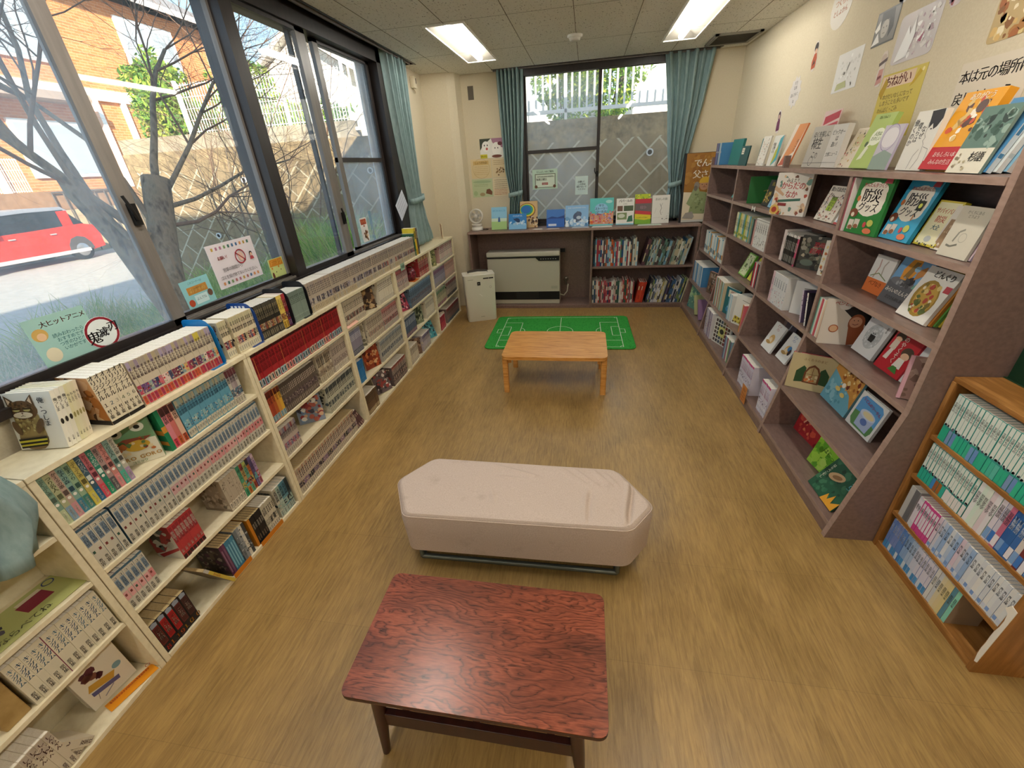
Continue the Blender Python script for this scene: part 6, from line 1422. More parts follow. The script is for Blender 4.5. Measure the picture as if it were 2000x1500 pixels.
# red jar of trinkets and a small framed card
t = thing('trinket_jar', 'dark red beaded jar on an orange card, fifth white bookcase', 'jar', (-1.64, 3.76, ZT[3] + .003))
MB().lathe([(0, 0), (.042, 0), (.055, .03), (.055, .08), (.04, .11), (.03, .115), (0, .115)], noisy('beaded_glass', '3c0f1a', '8a3040', 60, .2, .6), seg=22).build('jar_body', t)
MB().tube([(-.03, 0, .112), (-.02, 0, .128), (.02, 0, .128), (.03, 0, .112)], .004, mat('6a5a3c', .4), 6).build('handle', t)
o = MB().box(-1.70, 3.70, ZT[3] + .0003, -1.577, 3.83, ZT[3] + .0025, ink('c8702c')).build('display_card'); tag(o, 'orange card under the dark red beaded jar', 'card')
t = thing('framed_card', 'small red and orange framed card leaning on the corner pillar ledge', 'framed card', (-1.66, 4.90, LTOP)); t.rotation_euler = (0, 0, math.radians(-65)); 
MB().box(-.05, 0, 0, .05, .012, .16, mat('d8c8a8', .4)).build('frame', t)
f = Face(MB(), (-.044, -.0004, .006), (1, 0, 0), (0, 0, 1), (0, -1, 0), .088, .148); f.draw(cart(11, 'e0c8a8', ['c0402c', 'd87a3c', 'a83028', 'e8d0b0'])); f.mb.build('printed_card', t)
# bookends
def bookend(y, col, label, deckz=LTOP, h=.17, holes=False):
    t = thing('bookend', label, 'bookend', (-1.60, y, deckz)); m = mat(col, .35, .5)
    pts = rounded([(-.135, 0), (.012, 0), (.012, h * .8), (-.02, h), (-.135, h)], .02, 4)
    MB().prism([(x, z) for x, z in pts], 0, .003, m, 'y').build('upright_plate', t)
    MB().box(-.12, -.075, .0002, .012, .0, .0022, m).build('foot_plate', t)
    if holes:
        s = MB()
        for i in range(4): s.box(-.108 + i * .021, -.0012, h - .03, -.096 + i * .021, -.0002, h - .014, mat('d8dce4', .5))
        s.build('cut_marks', t)
bookend(1.468, '0d76b8', 'light blue metal bookend after the violet-topped comics', h=.205)
bookend(1.722, '0f3f86', 'dark blue metal bookend with four marks', h=.20, holes=True)
bookend(1.982, '17171b', 'black metal bookend between gold-red comics and grey-green comics', h=.20)
bookend(2.148, '121216', 'black metal bookend before the long pale deck row', h=.20)
# cards and signs
o = sheet('sign_card', 'lime green card with a red book drawing leaning on an upper tier', 'card', MT(-1.597, .30, ZT[2] + .003) @ RZ(PI / 2) @ RX(math.radians(-89)), .36, .15, 'b5bb78', [('p', [(.66, .42), (.86, .42), (.86, .78), (.66, .78)], '8a3044'), ('r', .68, .78, .86, .88, 'd8cfb8'), ('ring', .93, .85, .045, .01, '3c4c84'), ('s', 4, 26, .02, .35, .55, .75, .01, .04, ['4a4858', '5c5866', '3a3844']), ('t', 'きれいにならべてね', .42, .18, .075, '3c3c30', 'h', 0, False)])
o = sheet('sign_card', 'orange card with red handwriting on the lowest tier of the nearest bookcase', 'card', MT(-1.612, .500, ZT[0] + .003) @ RZ(math.radians(76)) @ RX(math.radians(-89)), .155, .045, 'e08c1c', [('r', 0, .0, 1, 1, 'e2921e')] + lines(.08, .9, .85, .3, 6, 'a8481c', 12, .02) + [('ring', .92, .75, .05, .012, 'b03a2c')])
o = sheet('sign_card', 'pale pink card hanging over the shelf edge, fourth white bookcase', 'card', MT(-1.574, LY[3] + .02, ZT[3] + .003) @ RZ(PI / 2) @ RX(math.radians(-55)), .15, .07, 'e8b49c', lines(.1, .9, .7, .3, 3, 'c0806c', 4, .04))
o = sheet('sign_card', 'small green card stuck below the long pale deck row', 'card', MT(-1.576, 3.44, .885) @ RZ(PI / 2), .09, .06, '8fb09c', [('t', '本棚', .5, .5, .35, '3a5a48')])
for i, (a, b, lb) in enumerate(((1.235, 1.40, 'orange card tucked under the black comics on the bottom tier'), (1.05, 1.16, 'orange card under the purple magazine comics on the bottom tier'))):
    o = sheet('sign_card', lb, 'card', MT(-1.577, a, ZT[0] - .012) @ RZ(PI / 2), b - a, .028, 'c8781e', [])
t = thing('wooden_block', 'plain wooden block used as a bookend beside the blue-lettered comics', 'block', (FX - .13, .33, ZT[1] + .0005)); MB().box(0, 0, 0, .12, .06, .165, noisy('pine_block', 'b0925c', '9a7c48', 20, .7)).build('block_body', t, bevel=.003)
# ------------------------------------------------------------------ brown wall bookcase: picture books and others
RT = [z + .0005 for z in RZt]       # shelf tops, [0] bottom
TOP = RZt[5] + .0006
def pb(h, d, cov, art, t=.012, hard=True, **k): return dict(t=t, h=h, d=d, cov=cov, art=art, hard=hard, id=id(art), **k)
def PB(lab, z, yL, yR, h, d, lean, cov, art, x=1.33, xr=None, t=.010, name='picture_book', **k):
    xr = x if xr is None else xr
    b = pb(h, d or math.hypot(yL - yR, x - xr), cov, art, t, **k)
    return faceout(name, b, (x, yL), (xr, yR), z, lean, lab)
# --- top deck ---
PB('grey booklet with handwritten 柿生 lettering on the brown bookcase top', TOP, 3.20, 2.96, .215, .24, 8, 'b9b2a6', [('r', 0, 0, 1, 1, 'bdb6aa'), ('t', 'ほくを探しに', .5, .80, .13, '2c2a28'), ('t', '柿生', .42, .58, .25, '302e2c'), ('t', 'この', .5, .30, .16, '3a3836', 'h', -.1, False), ('ring', .4, .16, .11, .012, '4a4846'), ('l', [(0, .1), (1, .12)], .008, '4a4846')], t=.012)
PB('pale grey booklet lettered ピックオー beside the 柿生 booklet', TOP, 2.955, 2.805, .21, .15, 6, 'cfcac2', [('r', 0, 0, 1, 1, 'd2cdc5'), ('t', 'ピックオー\nは\n違い！', .5, .68, .17, '2c2a28'), ('t', '文様ニュース', .5, .32, .14, '3a3836', 'h', .05, False), ('l', [(0, .12), (1, .12)], .01, '4a4846')], t=.03, x=1.33)
PB('cream book with red and pink dots on the brown bookcase top', TOP, 2.80, 2.675, .19, .135, 20, 'd9cfba', [('r', 0, 0, 1, 1, 'dccfb8'), ('r', .25, .55, .75, .85, 'd0c49c'), ('s', 12, 40, .05, .03, .95, .95, .015, .05, ['c0544c', 'd08a80', '4a4a3c', 'c9a45c', '8a9a5c'])], x=1.345)
PB('lime green book with a white speech bubble on the brown bookcase top', TOP, 2.665, 2.49, .235, .165, 15, 'a4b962', [('r', 0, 0, 1, 1, 'a9bd66'), ('e', .62, .58, .3, .16, 'e4e8d0'), ('p', [(.4, .48), (.3, .36), (.52, .45)], 'e4e8d0'), ('t', '人生は\nたのしい', .62, .59, .11, '5c7a34'), ('t', '読んでみよう', .5, .93, .08, '5a7030'), ('p', [(.2, .15), (.35, .42), (.5, .38), (.42, .18)], 'd9dcc0'), ('e', .3, .45, .07, .05, '4c5c3a')], t=.022)
PB('pale grey-purple book with a cloud bubble on the brown bookcase top', TOP, 2.475, 2.345, .18, .135, 9, 'b9b0c4', [('r', 0, 0, 1, 1, 'c2bcc6'), ('e', .5, .72, .4, .22, 'dcd8da'), ('ring', .5, .72, .4, .02, '8a78a4'), ('p', [(0, 0), (1, 0), (1, .35), (.5, .45), (0, .3)], '8fa094')], x=1.325)
PB('white book lettered なぜ僕らは働くのか with an ink portrait', TOP, 2.345, 2.135, .215, .155, 6, 'd9d6cc', [('r', 0, 0, 1, 1, 'dddad0'), ('t', 'なぜ\n僕らは\n働くのか', .28, .64, .155, '26242a', 'v'), ('p', [(.52, .98), (.62, .7), (.72, .78), (.8, .68), (.9, .72), (1, .85), (.95, 1)], '2c2a30'), ('e', .78, .88, .2, .1, '302e34'), ('l', [(.58, .8), (.6, .6), (.66, .55), (.62, .5)], .012, '4a484c'), ('l', [(.62, .5), (.7, .44), (.74, .2), (.6, .02)], .01, '6a686c'), ('l', [(.74, .4), (.95, .36), (.98, .05)], .01, '6a686c'), ('l', [(.45, .02), (.5, .25), (.62, .36)], .01, '6a686c'), ('e', .74, .69, .03, .012, '26242a')], t=.022, x=1.335)
PB('orange book with white figures and a red paper band, tallest on the brown bookcase top', TOP, 2.115, 1.955, .262, .185, 17, 'd8911e', [('r', 0, 0, 1, 1, 'dc9a24'), ('r', 0, 0, 1, .3, 'b5202c'), ('s', 12, 30, .15, .4, .9, .9, .04, .11, ['e8dcc8', 'f0e8d8', 'd8b878', '5a3c38', 'c9563c']), ('e', .65, .8, .12, .08, '5a4440'), ('t', 'ありがとう', .5, .93, .12, 'f4ecd8'), ('t', 'おもしろい本', .5, .2, .1, 'e8d0c8'), ('t', 'みんなの生活', .5, .1, .1, 'e8c8c0')], t=.03, x=1.33)
PB('grey-green cat-photo book beside the orange one on the brown bookcase top', TOP, 1.925, 1.80, .205, .15, 14, '7c8f84', [('r', 0, 0, 1, 1, 'd5cfbc'), ('r', 0, .38, 1, 1, '5f7a70'), ('s', 13, 30, .05, .42, .95, .95, .04, .12, ['3f5a50', '8aa094', '2c3c38']), ('t', '杉語', .65, .25, .2, '2c2c2a'), ('s', 14, 10, .05, .05, .5, .3, .02, .05, ['8a7c64', 'b0a484'])], x=1.305)
def stack(z, yL, yR, x0, dx, h, t, lean, items, name='picture_book', dy=0):
    """cover-out books leaning back one behind another, their spines towards the camera"""
    for i, (c, s_, lab) in enumerate(items):
        b = dict(t=t, h=h - .004 * (i % 2), d=abs(yL - yR), cov=c, spine=[('r', 0, 0, 1, 1, s_), ('r', .1, .2, .9, .26, c), ('r', .2, .5, .8, .85, c)] if s_ != c else [('r', 0, 0, 1, 1, s_)], art=[('r', 0, 0, 1, 1, c)], hard=True, id='st%s%d' % (lab[:9], i))
        faceout(name, b, (x0 + dx * i, yL - dy * i), (x0 + dx * i, yR - dy * i), z, lean, lab)
stack(TOP, 1.90, 1.79, 1.318, .021, .225, .017, 19, [('4a80a8', 'c9d4da', 'pale blue-spined book leaning at the camera end of the brown bookcase top'), ('c4c8c4', 'e2e0da', 'white-spined book leaning behind the pale blue one'), ('7ba3b8', 'e0dcd4', 'grey-blue-spined book third of the leaning set on the brown bookcase top'), ('8a3c4c', 'd9d2cc', 'maroon-edged book fourth of the leaning set on the brown bookcase top'), ('1f5f58', '1f5f58', 'dark green book last of the leaning set by the tall end panel')], dy=.012)
for i, c in enumerate(['5a4a78', '7f8cab', '4a3c6a', '6a9ab8', 'c9ccc4', '3f7aa8']):
    b = dict(t=.028, h=.19, d=.15, cov=c, spine=[('r', 0, 0, 1, 1, c), ('r', .1, .55, .9, .62, 'b8b4b4')], art=None, hard=True, id='far%d' % i)
    book_obj('hardcover_book', b, MT(1.29, 5.09 - i * .032, TOP) @ RZ(-PI / 2), ['violet', 'grey-blue', 'deep purple', 'light blue', 'pale grey', 'bright blue'][i] + ' hardcover at the far end of the brown bookcase top', 'book')
PB('plain teal folder at the window end of the brown bookcase top', TOP, 4.80, 4.43, .205, .25, 6, '1f6a68', [('r', 0, 0, 1, 1, '236f6c')], x=1.30, xr=1.32, t=.02, name='folder')
PB('low dark teal booklet with a pale label card', TOP, 4.36, 4.13, .145, .2, 6, '234a4a', [('r', 0, 0, 1, 1, '264f4e'), ('r', .12, .58, .42, .9, 'd8d0bc'), ('l', [(.16, .8), (.38, .8)], .02, '5a5448'), ('l', [(.16, .68), (.38, .68)], .02, '5a5448')], x=1.29)
PB('second teal booklet behind the labelled one', TOP, 4.25, 4.06, .19, .16, 6, '1f5f60', [('r', 0, 0, 1, 1, '2a6c6c'), ('l', [(.6, .9), (.9, .95)], .04, '7fb0b8')], x=1.40)
PB('white book with rows of orange oval marks', TOP, 4.03, 3.86, .20, .15, 8, 'ddd8cc', [('r', 0, 0, 1, 1, 'e0dbcf'), ('s', 15, 50, .08, .05, .92, .95, .012, .04, ['b06a3c', '4a4844', 'd08a5c', '8a8478'])], x=1.33)
PB('white book with a teal and yellow leaf design on its edge', TOP, 3.84, 3.63, .195, .16, 8, 'e0ddd2', [('r', 0, 0, 1, 1, 'e2dfd4'), ('p', [(.5, 0), (1, .2), (1, 1), (.7, .9)], '4fa8b4'), ('p', [(.45, 0), (.8, .3), (.75, .7), (.55, .5)], 'b9b83c'), ('t', '植物も\n考える', .26, .6, .14, '3c3a38', 'v')], x=1.33)
PB('orange and white book leaning by the small post', TOP, 3.60, 3.40, .255, .18, 16, 'd8804a', [('r', 0, 0, 1, 1, 'e2d4c4'), ('p', [(.1, .1), (.9, .35), (1, 1), (.3, 1), (.25, .5)], 'd88a4c'), ('p', [(0, .0), (.7, .05), (.3, .25)], 'c0583c'), ('t', 'のこと', .82, .5, .14, '6a3a24', 'v')], x=1.33)
PB('pink and red striped leaflet standing behind the 柿生 booklet', TOP, 3.40, 3.16, .30, .2, 5, 'd8b4b0', [('r', 0, 0, 1, 1, 'dcc0ba'), ('p', [(.1, .75), (.95, .85), (.95, .98), (.1, .9)], 'b8384a'), ('p', [(.1, .62), (.95, .70), (.95, .80), (.1, .72)], 'c04858'), ('s', 16, 20, .1, .1, .9, .55, .02, .05, ['c87880', 'e8d8d0'])], x=1.44, t=.004, hard=False)
# --- tier 1 ---
z = RT[4]
row('R', 4.235, 4.30, z, 1.29, set_of(4, lambda i: spec(.015, .195, .14, ['8fa8c4', '5f80a8', 'b0c0d0', '4a6a98'][i], [('r', 0, 0, 1, 1, ['8fa8c4', '5f80a8', 'b0c0d0', '4a6a98'][i]), ('s', i, 8, .1, .1, .9, .9, .1, .3, ['3c4c6a', 'c9d4e0'])])), 'blue mottled hardcover', 'first tier, window bay of the brown bookcase', name='hardcover_book', cat='book', group='blue mottled hardcovers')
PB('teal triangular-looking book leaning in the window bay, first tier', z, 4.50, 4.33, .13, .16, 30, '3f8a84', [('r', 0, 0, 1, 1, '4a948c')], x=1.33)
PB('plain green book with a gold sprig in the second bay', z, 3.93, 3.88, .195, None, 3, '1d6a2c', [('r', 0, 0, 1, 1, '1f6e2e'), ('l', [(.55, .45), (.7, .5), (.85, .42)], .02, 'b09a4c'), ('l', [(.7, .5), (.72, .62)], .02, 'b09a4c')], x=1.29, xr=1.48, t=.02)
PB('black book with ragged yellow lettering in the second bay', z, 3.76, 3.62, .18, None, 14, '1c1a16', [('r', 0, 0, 1, 1, '201d18'), ('s', 17, 30, .1, .1, .8, .6, .03, .08, ['c9a83c', 'e0c868', '8a7428']), ('t', '妖怪', .6, .85, .2, 'c9a83c')], x=1.34)
PB('blue and white leaning book in the second bay, first tier', z, 3.60, 3.46, .19, None, 20, '7fb0cc', [('r', 0, 0, 1, 1, '8cb8d0'), ('s', 18, 20, .1, .05, .9, .6, .04, .1, ['dfe6e8', '5a90b4'])], x=1.33)
PB('large white からだのなか book with food pictures', z, 3.22, 2.99, .245, .25, 3, 'd8d0c4', [('r', 0, 0, 1, 1, 'ddd6ca'), ('s', 19, 60, .02, .02, .98, .98, .03, .08, ['c9a484', 'a84a38', 'd8b890', '6a8a7c', '7a5440', 'e0ccb0']), ('p', [(.2, .25), (.85, .25), (.85, .88), (.2, .88)], 'ddd6ca'), ('t', 'みえた！', .5, .82, .10, '4a4038'), ('t', 'からだの\nなか', .52, .60, .17, 'b03434'), ('p', [(.18, .36), (.82, .42), (.82, .36), (.18, .30)], '3f6a5a'), ('r', .2, .22, .45, .29, '8a3434'), ('e', .13, .12, .14, .12, 'd8b45c'), ('e', .13, .12, .08, .07, 'b04434'), ('p', [(.0, .6), (.3, .45), (.33, .5), (.02, .7)], 'c9a484')], x=1.205, xr=1.32, t=.022)
PB('dotted white book with a lime green panel in the third bay', z, 2.96, 2.67, .185, .2, 18, 'dcd2c0', [('r', 0, 0, 1, 1, 'e0d6c6'), ('s', 20, 80, .03, .03, .97, .78, .012, .035, ['b8604a', '7a5a54', 'c98a78', '8a7c5c', '5a4a5c']), ('t', '知っておきたい', .5, .9, .12, '2c2426'), ('r', .36, .30, .64, .68, 'a8c42c'), ('t', '感染\n症と\n本', .5, .49, .12, '3c5a14')], x=1.33, t=.016)
PB('thin blue and white book leaning on the third divider', z, 2.61, 2.52, .185, .13, 22, 'cdd6dc', [('r', 0, 0, 1, 1, 'dfe0de'), ('p', [(.1, .05), (.5, .2), (.9, .8), (.7, .85)], '4f94b8'), ('r', 0, 0, .5, .06, 'b03a3c')], x=1.33)
bos = lambda bgc, sky: [('r', 0, 0, 1, 1, bgc), ('e', .52, .62, .40, .30, 'e2dccc'), ('e', .3, .75, .18, .13, 'e2dccc'), ('e', .72, .78, .18, .12, 'e2dccc'), ('e', .28, .5, .16, .12, 'e2dccc'), ('e', .75, .5, .16, .12, 'e2dccc'), ('t', 'かんたん手づくり', .5, .86, .085, 'b03a3c'), ('t', '防災', .5, .68, .27, '1f1d22'), ('t', 'グッズ', .5, .48, .19, '1f1d22'), ('e', .14, .36, .13, .08, '7a4430'), ('e', .12, .33, .05, .04, 'd9cdb8'), ('r', .08, .06, .24, .24, 'd0c8bc'), ('r', .26, .1, .42, .26, 'c8bfb2'), ('e', .17, .1, .07, .04, '8a5a3c'), ('e', .34, .13, .07, .04, '8a5a3c'), ('e', .6, .18, .05, .05, 'c0484c'), ('e', .75, .22, .09, .06, 'b8bc5c'), ('e', .15, .62, .05, .05, 'c0703c'), ('p', [(.74, .9), (.95, .9), (.95, 1), (.78, 1)], 'a8404c'), ('e', .74, .08, .13, .05, 'd87a54')]
PB('green 防災グッズ book, left of its blue twin', z, 2.44, 2.22, .245, .21, 4, '2c7434', bos('2c7a38', 0), x=1.275, xr=1.30, t=.014)
PB('sky-blue 防災グッズ book, right of its green twin', z, 2.225, 2.035, .24, .19, 15, '1d7f9c', bos('3a9cc0', 1) + [('r', .66, .52, .84, .68, '1f2418'), ('e', .75, .6, .05, .04, 'd8dc5c'), ('t', '1', .72, .40, .16, 'd0802c')], x=1.32, t=.016)
PB('yellow-edged サバイバル防災 book in the near bay', z, 2.03, 1.915, .17, .125, 16, 'c9b42c', [('r', 0, 0, 1, 1, 'c8b63c'), ('r', .06, .04, .94, .96, 'e2dcb4'), ('t', 'サバイバル', .5, .78, .16, 'b8503c'), ('t', '防災', .5, .60, .2, 'c04a3c'), ('t', '大全', .5, .42, .16, '5a7c84'), ('e', .5, .16, .14, .07, 'b0b4b0'), ('s', 22, 16, .02, .02, .98, .06, .02, .05, ['3a3420', 'd8c83c'])], x=1.345, t=.02)
PB('brown and white book beside the サバイバル one', z, 1.92, 1.825, .16, .11, 14, 'b8a48c', [('r', 0, 0, 1, 1, 'd9d2c4'), ('p', [(.05, .05), (.8, .05), (.95, .7), (.1, .7)], '9a7c5c'), ('s', 23, 20, .1, .1, .9, .65, .02, .06, ['d8ccb8', '7a6044', 'b89c7c']), ('t', 'ま　き', .5, .85, .12, '5a544c')], x=1.345)
PB('pale grey book with a grey swoosh drawing in the near bay', z, 1.83, 1.705, .17, .135, 10, 'c4beae', [('r', 0, 0, 1, 1, 'cac4b2'), ('t', 'かくろにある\nどうよう', .5, .85, .085, '5a564c', 'h', 0, False), ('l', [(.3, .3), (.36, .5), (.5, .56)], .05, '8a887c'), ('l', [(.15, .22), (.3, .2), (.5, .26)], .05, '7a786c'), ('ring', .55, .4, .12, .015, 'a8a698')], x=1.305, t=.01)
stack(z, 1.825, 1.70, 1.318, .013, .15, .0105, 14, [('c8b0b4', 'a89cb4', 'lilac-spined thin paperback leaning at the near end, first tier'), ('d0c0b0', 'dcc8b4', 'cream-spined thin paperback leaning at the near end, first tier'), ('c8a8a0', 'cdb0ac', 'pink-spined thin paperback leaning at the near end, first tier'), ('d8c080', 'dcc48c', 'yellow-spined thin paperback leaning at the near end, first tier'), ('c8a868', 'd0b06c', 'ochre-spined thin paperback last at the near end, first tier')], name='paperback', dy=.008)
row('R', 2.445, 2.466, z, 1.275, set_of(2, lambda i: spec(.01, .24, .18, ['c9a0a4', 'd8d0c8'][i], [('r', 0, 0, 1, 1, ['a8485c', 'dcd4cc'][i])])), 'tall thin book', 'first tier, against the third divider', name='picture_book', group='tall thin books by the third divider')
# --- tier 2 ---
z = RT[3]
row('R', 4.235, 4.33, z, 1.30, set_of(4, lambda i: spec(.022, .17, .14, ['5a4a8a', '9ab0c4', '4a6a58', 'd0d4c4'][i], [('r', 0, 0, 1, 1, ['5a4a8a', 'b4c4d0', '5a8468', 'd8dccc'][i])])), 'short book', 'second tier, window bay of the brown bookcase', name='hardcover_book', group='short books in the window bay')
row('R', 3.75, 4.10, z, 1.29, set_of(13, lambda i: spec(.02, .195, .14, ['c9c49a', '3f9aa8', '6a8a2c', 'd8d4b4'][i % 4], [('r', 0, 0, 1, 1, ['d8d2a4', 'c8ccb0', '4fa0a8', '7f9c34', 'd9c86c'][i % 5]), tv('科学図書', '4a5a3c', .9, .3, .02, .195, .6), ('r', 0, .1, 1, .2, ['6a9a4c', 'b8a83c'][i % 2])])), 'yellow-green spined hardcover', 'second tier, second bay of the brown bookcase', name='hardcover_book', group='yellow-green hardcovers')
row('R', 3.60, 3.72, z, 1.29, set_of(4, lambda i: spec(.022, .185, .14, ['5a8474', '3a3430', 'c08a80', 'a4b4a8'][i], [('r', 0, 0, 1, 1, ['6a9484', '3f3a36', 'cc9a90', 'b4c0b4'][i])])), 'dark mixed hardcover', 'second tier, second bay of the brown bookcase', name='hardcover_book', group='dark mixed hardcovers', lean=0)
row('R', 3.325, 3.59, z, 1.275, set_of(7, lambda i: spec(.037, .205, .145, 'dedbd2', [('r', 0, 0, 1, 1, 'e0ddd4'), ('r', 0, .94, 1, .96, '8a8a84'), tv('日本歴史', '4a4844', .9, .5, .037, .205, .45), ('s', i, 8, .2, .08, .8, .4, .06, .16, ['b8b4a8', '8a8478'])])), 'thick white history volume', 'second tier, second bay of the brown bookcase', name='hardcover_book', group='thick white history volumes')
row('R', 3.06, 3.10, z, 1.285, set_of(2, lambda i: spec(.02, .19, .14, 'd8c8c0', [('r', 0, 0, 1, 1, 'dccdc6'), tv('まなぶ', '9a7a78', .9, .3, .02, .19, .5)])), 'pinkish white comic-size volume', 'second tier, third bay', name='hardcover_book', group='pinkish white volumes')
row('R', 2.87, 3.055, z, 1.285, set_of(8, lambda i: spec(.023, .18, .14, '26221f', [('r', 0, 0, 1, 1, '28241f' if i < 7 else 'c0486a'), ('r', .05, .9, .95, .99, 'd0ccc4'), tv('怪獣図鑑', 'd0ccc0', .86, .34, .023, .18, .6), ('r', .15, .06, .85, .28, '7a766c')])), 'black-spined monster guide', 'second tier, third bay', name='hardcover_book', group='black-spined guides')
PB('dark jungle-picture book with red lettering, second tier', z, 2.865, 2.69, .19, .2, 2, '3a3a32', [('r', 0, 0, 1, 1, '3f3c34'), ('s', 24, 60, .02, .02, .98, .98, .03, .09, ['2c2a26', '6a6a58', '8a8474', '54503f', 'a0947c']), ('t', '恐竜\n超神じ', .55, .66, .16, 'b8343c'), ('e', .3, .2, .2, .1, '5a6458')], x=1.29, xr=1.40, t=.012)
PB('white book with cream and yellow figures next to the jungle one', z, 2.66, 2.51, .19, .16, 2, 'd8d0bc', [('r', 0, 0, 1, 1, 'ddd8ca'), ('s', 25, 46, .05, .05, .95, .95, .02, .07, ['c9a44c', 'b86a44', 'e0c88a', '6a6458', 'f0ece0']), ('e', .6, .75, .16, .11, 'e8e6e0'), ('t', 'びっくり', .5, .3, .14, '4a4440')], x=1.33, xr=1.37, t=.014)
PB('white and orange book lettered ペブなき, near bay', z, 2.37, 2.20, .175, .15, 8, 'e0ddd6', [('r', 0, 0, 1, 1, 'dedcd6'), ('r', 0, 0, 1, .38, 'd8743a'), ('t', 'ペブなき', .5, .26, .16, '7a3418'), ('l', [(.25, .4), (.35, .7), (.3, .9)], .05, 'b8948a'), ('l', [(.6, .5), (.55, .75), (.65, .9)], .05, 'b0a498'), ('l', [(.1, .42), (.45, .55), (.9, .42)], .03, '7c8c5c')], x=1.40)
PB('みらいのえんそく book with an orange spacecraft on grey', z, 2.175, 1.985, .205, .185, 17, '4a6f94', [('r', 0, 0, 1, 1, '6fa0c8'), ('r', 0, 0, 1, .48, '5c5c60'), ('e', .42, .50, .40, .09, '6c6c70'), ('p', [(.28, .55), (.22, .75), (.32, .98), (.62, 1), (.66, .8), (.58, .55)], 'd8922c'), ('p', [(.34, .6), (.5, .58), (.6, .95), (.45, .95)], '8a6a34'), ('e', .66, .56, .12, .09, '2a282c'), ('p', [(.7, .6), (.92, .75), (.86, .92), (.66, .8)], 'b87c3c'), ('e', .62, .82, .09, .06, '8ab4cc'), ('p', [(.78, .45), (.9, .6), (1, .55), (1, .42)], '6aa08a'), ('s', 27, 16, .3, .45, .65, .6, .02, .06, ['9a9a9c', '4a4a4c']), ('t', 'みらいのえんそく', .52, .29, .115, 'ece8dc'), ('t', 'だささんのしまへ', .56, .14, .085, '2c2a2c')], x=1.37, t=.012)
PB('white どんぐり book with a golden acorn-shaped picture', z, 1.965, 1.80, .21, .17, 19, 'e2ddd0', [('r', 0, 0, 1, 1, 'e0dcd2'), ('e', .48, .42, .36, .36, '9a7a2c', .35), ('e', .50, .42, .30, .30, 'c09a40', .35), ('s', 28, 40, .25, .15, .72, .68, .03, .08, ['7a6a2c', 'd8c078', 'e6dcc0', 'b04a34', '5c6a34']), ('t', 'どんぐり', .58, .88, .16, '2c2822'), ('r', .82, .62, 1, .74, 'b8404c')], x=1.335, t=.014)
stack(z, 1.95, 1.792, 1.352, .0135, .2, .011, 19, [('b87830', 'c07c34', 'thin orange picture book leaning in front beside the どんぐり book'), ('5f9a44', '6a9a4c', 'thin green picture book leaning beside the どんぐり book'), ('c8a838', 'd8bc48', 'thin yellow picture book leaning beside the どんぐり book'), ('c8b850', 'dcc254', 'thin pale yellow picture book last beside the どんぐり book')], dy=.007)
o = MB().box(1.36, 1.64, z, 1.50, 1.735, z + .13, mat('16120f', .5)).build('storage_box'); tag(o, 'small black box in the near corner of the brown bookcase, second tier', 'box')
# --- tier 3 ---
z = RT[2]
row('R', 4.25, 4.93, z, 1.275, set_of(16, lambda i: spec(.04, .215 - .01 * (i % 3), .15, ['e0ddd4', '3f8ab0', 'c8dcdc', 'd09a54', 'd8d0bc', 'b8403c'][i % 6], [('r', 0, 0, 1, 1, ['dfe2dc', 'e4e0d6', 'c0d4d4', 'e0d8c8', '4f9ab8', 'd8a05c'][i % 6]), ('r', .1, .15, .9, .35, ['3c7c9c', 'b0ac9c', '2c5a74', 'c88a34', 'e0dccc', '7a9a84'][i % 6])])), 'white and blue reference hardcover', 'third tier, window bay of the brown bookcase', name='hardcover_book', group='white and blue reference hardcovers')
PB('leaning lime green patterned book, third tier', z, 3.90, 3.71, .185, .16, 22, '6aae3c', [('r', 0, 0, 1, 1, '84b44c'), ('r', .08, .05, .92, .95, 'd8dcb0'), ('s', 29, 40, .1, .1, .9, .9, .02, .06, ['5c8a34', '8a9a4c', '4a4a3c', 'a8bc74'])], x=1.31, t=.016)
PB('leaning bright yellow patterned book, third tier', z, 3.68, 3.52, .18, .15, 24, 'c8c83c', [('r', 0, 0, 1, 1, 'd4cc4c'), ('s', 30, 30, .1, .1, .9, .9, .02, .06, ['5a5434', 'b0903c', 'e8e4a0'])], x=1.32, t=.012)
row('R', 3.33, 3.50, z, 1.285, set_of(7, lambda i: spec(.018, .18, .14, ['2c2c34', 'b82c34', 'dcd8d0'][i % 3], [('r', 0, 0, 1, 1, ['3c3a40', 'c83440', 'dedad2', 'b8283c', '3a4a44', 'e0dcd4', 'a82c38'][i])])), 'red, black or white thin book', 'third tier, second bay', name='picture_book', group='red, black and white thin books')
row('R', 2.86, 3.10, z, 1.275, set_of(7, lambda i: spec(.034, .205, .15, 'dad8d4', [('r', 0, 0, 1, 1, 'd8d8d6' if i else 'd8b8bc'), tv('学習漫画', '5a6a78', .9, .5, .034, .205, .4), ('s', i, 8, .2, .06, .8, .45, .07, .18, ['8aa4b0', 'b8b8b4', 'c08a90'])])), 'thick white study volume', 'third tier, third bay', name='hardcover_book', group='thick white study volumes')
PB('grey-white book with a yellow square on its cover, third tier', z, 2.855, 2.67, .205, .19, 1, 'cfcdc8', [('r', 0, 0, 1, 1, 'cfcdc8'), ('r', .35, .42, .78, .66, 'c8a82c'), ('r', .38, .3, .75, .38, 'a8a49a'), ('l', [(.3, .8), (.8, .84)], .03, '7a766c')], x=1.285, xr=1.42, t=.01)
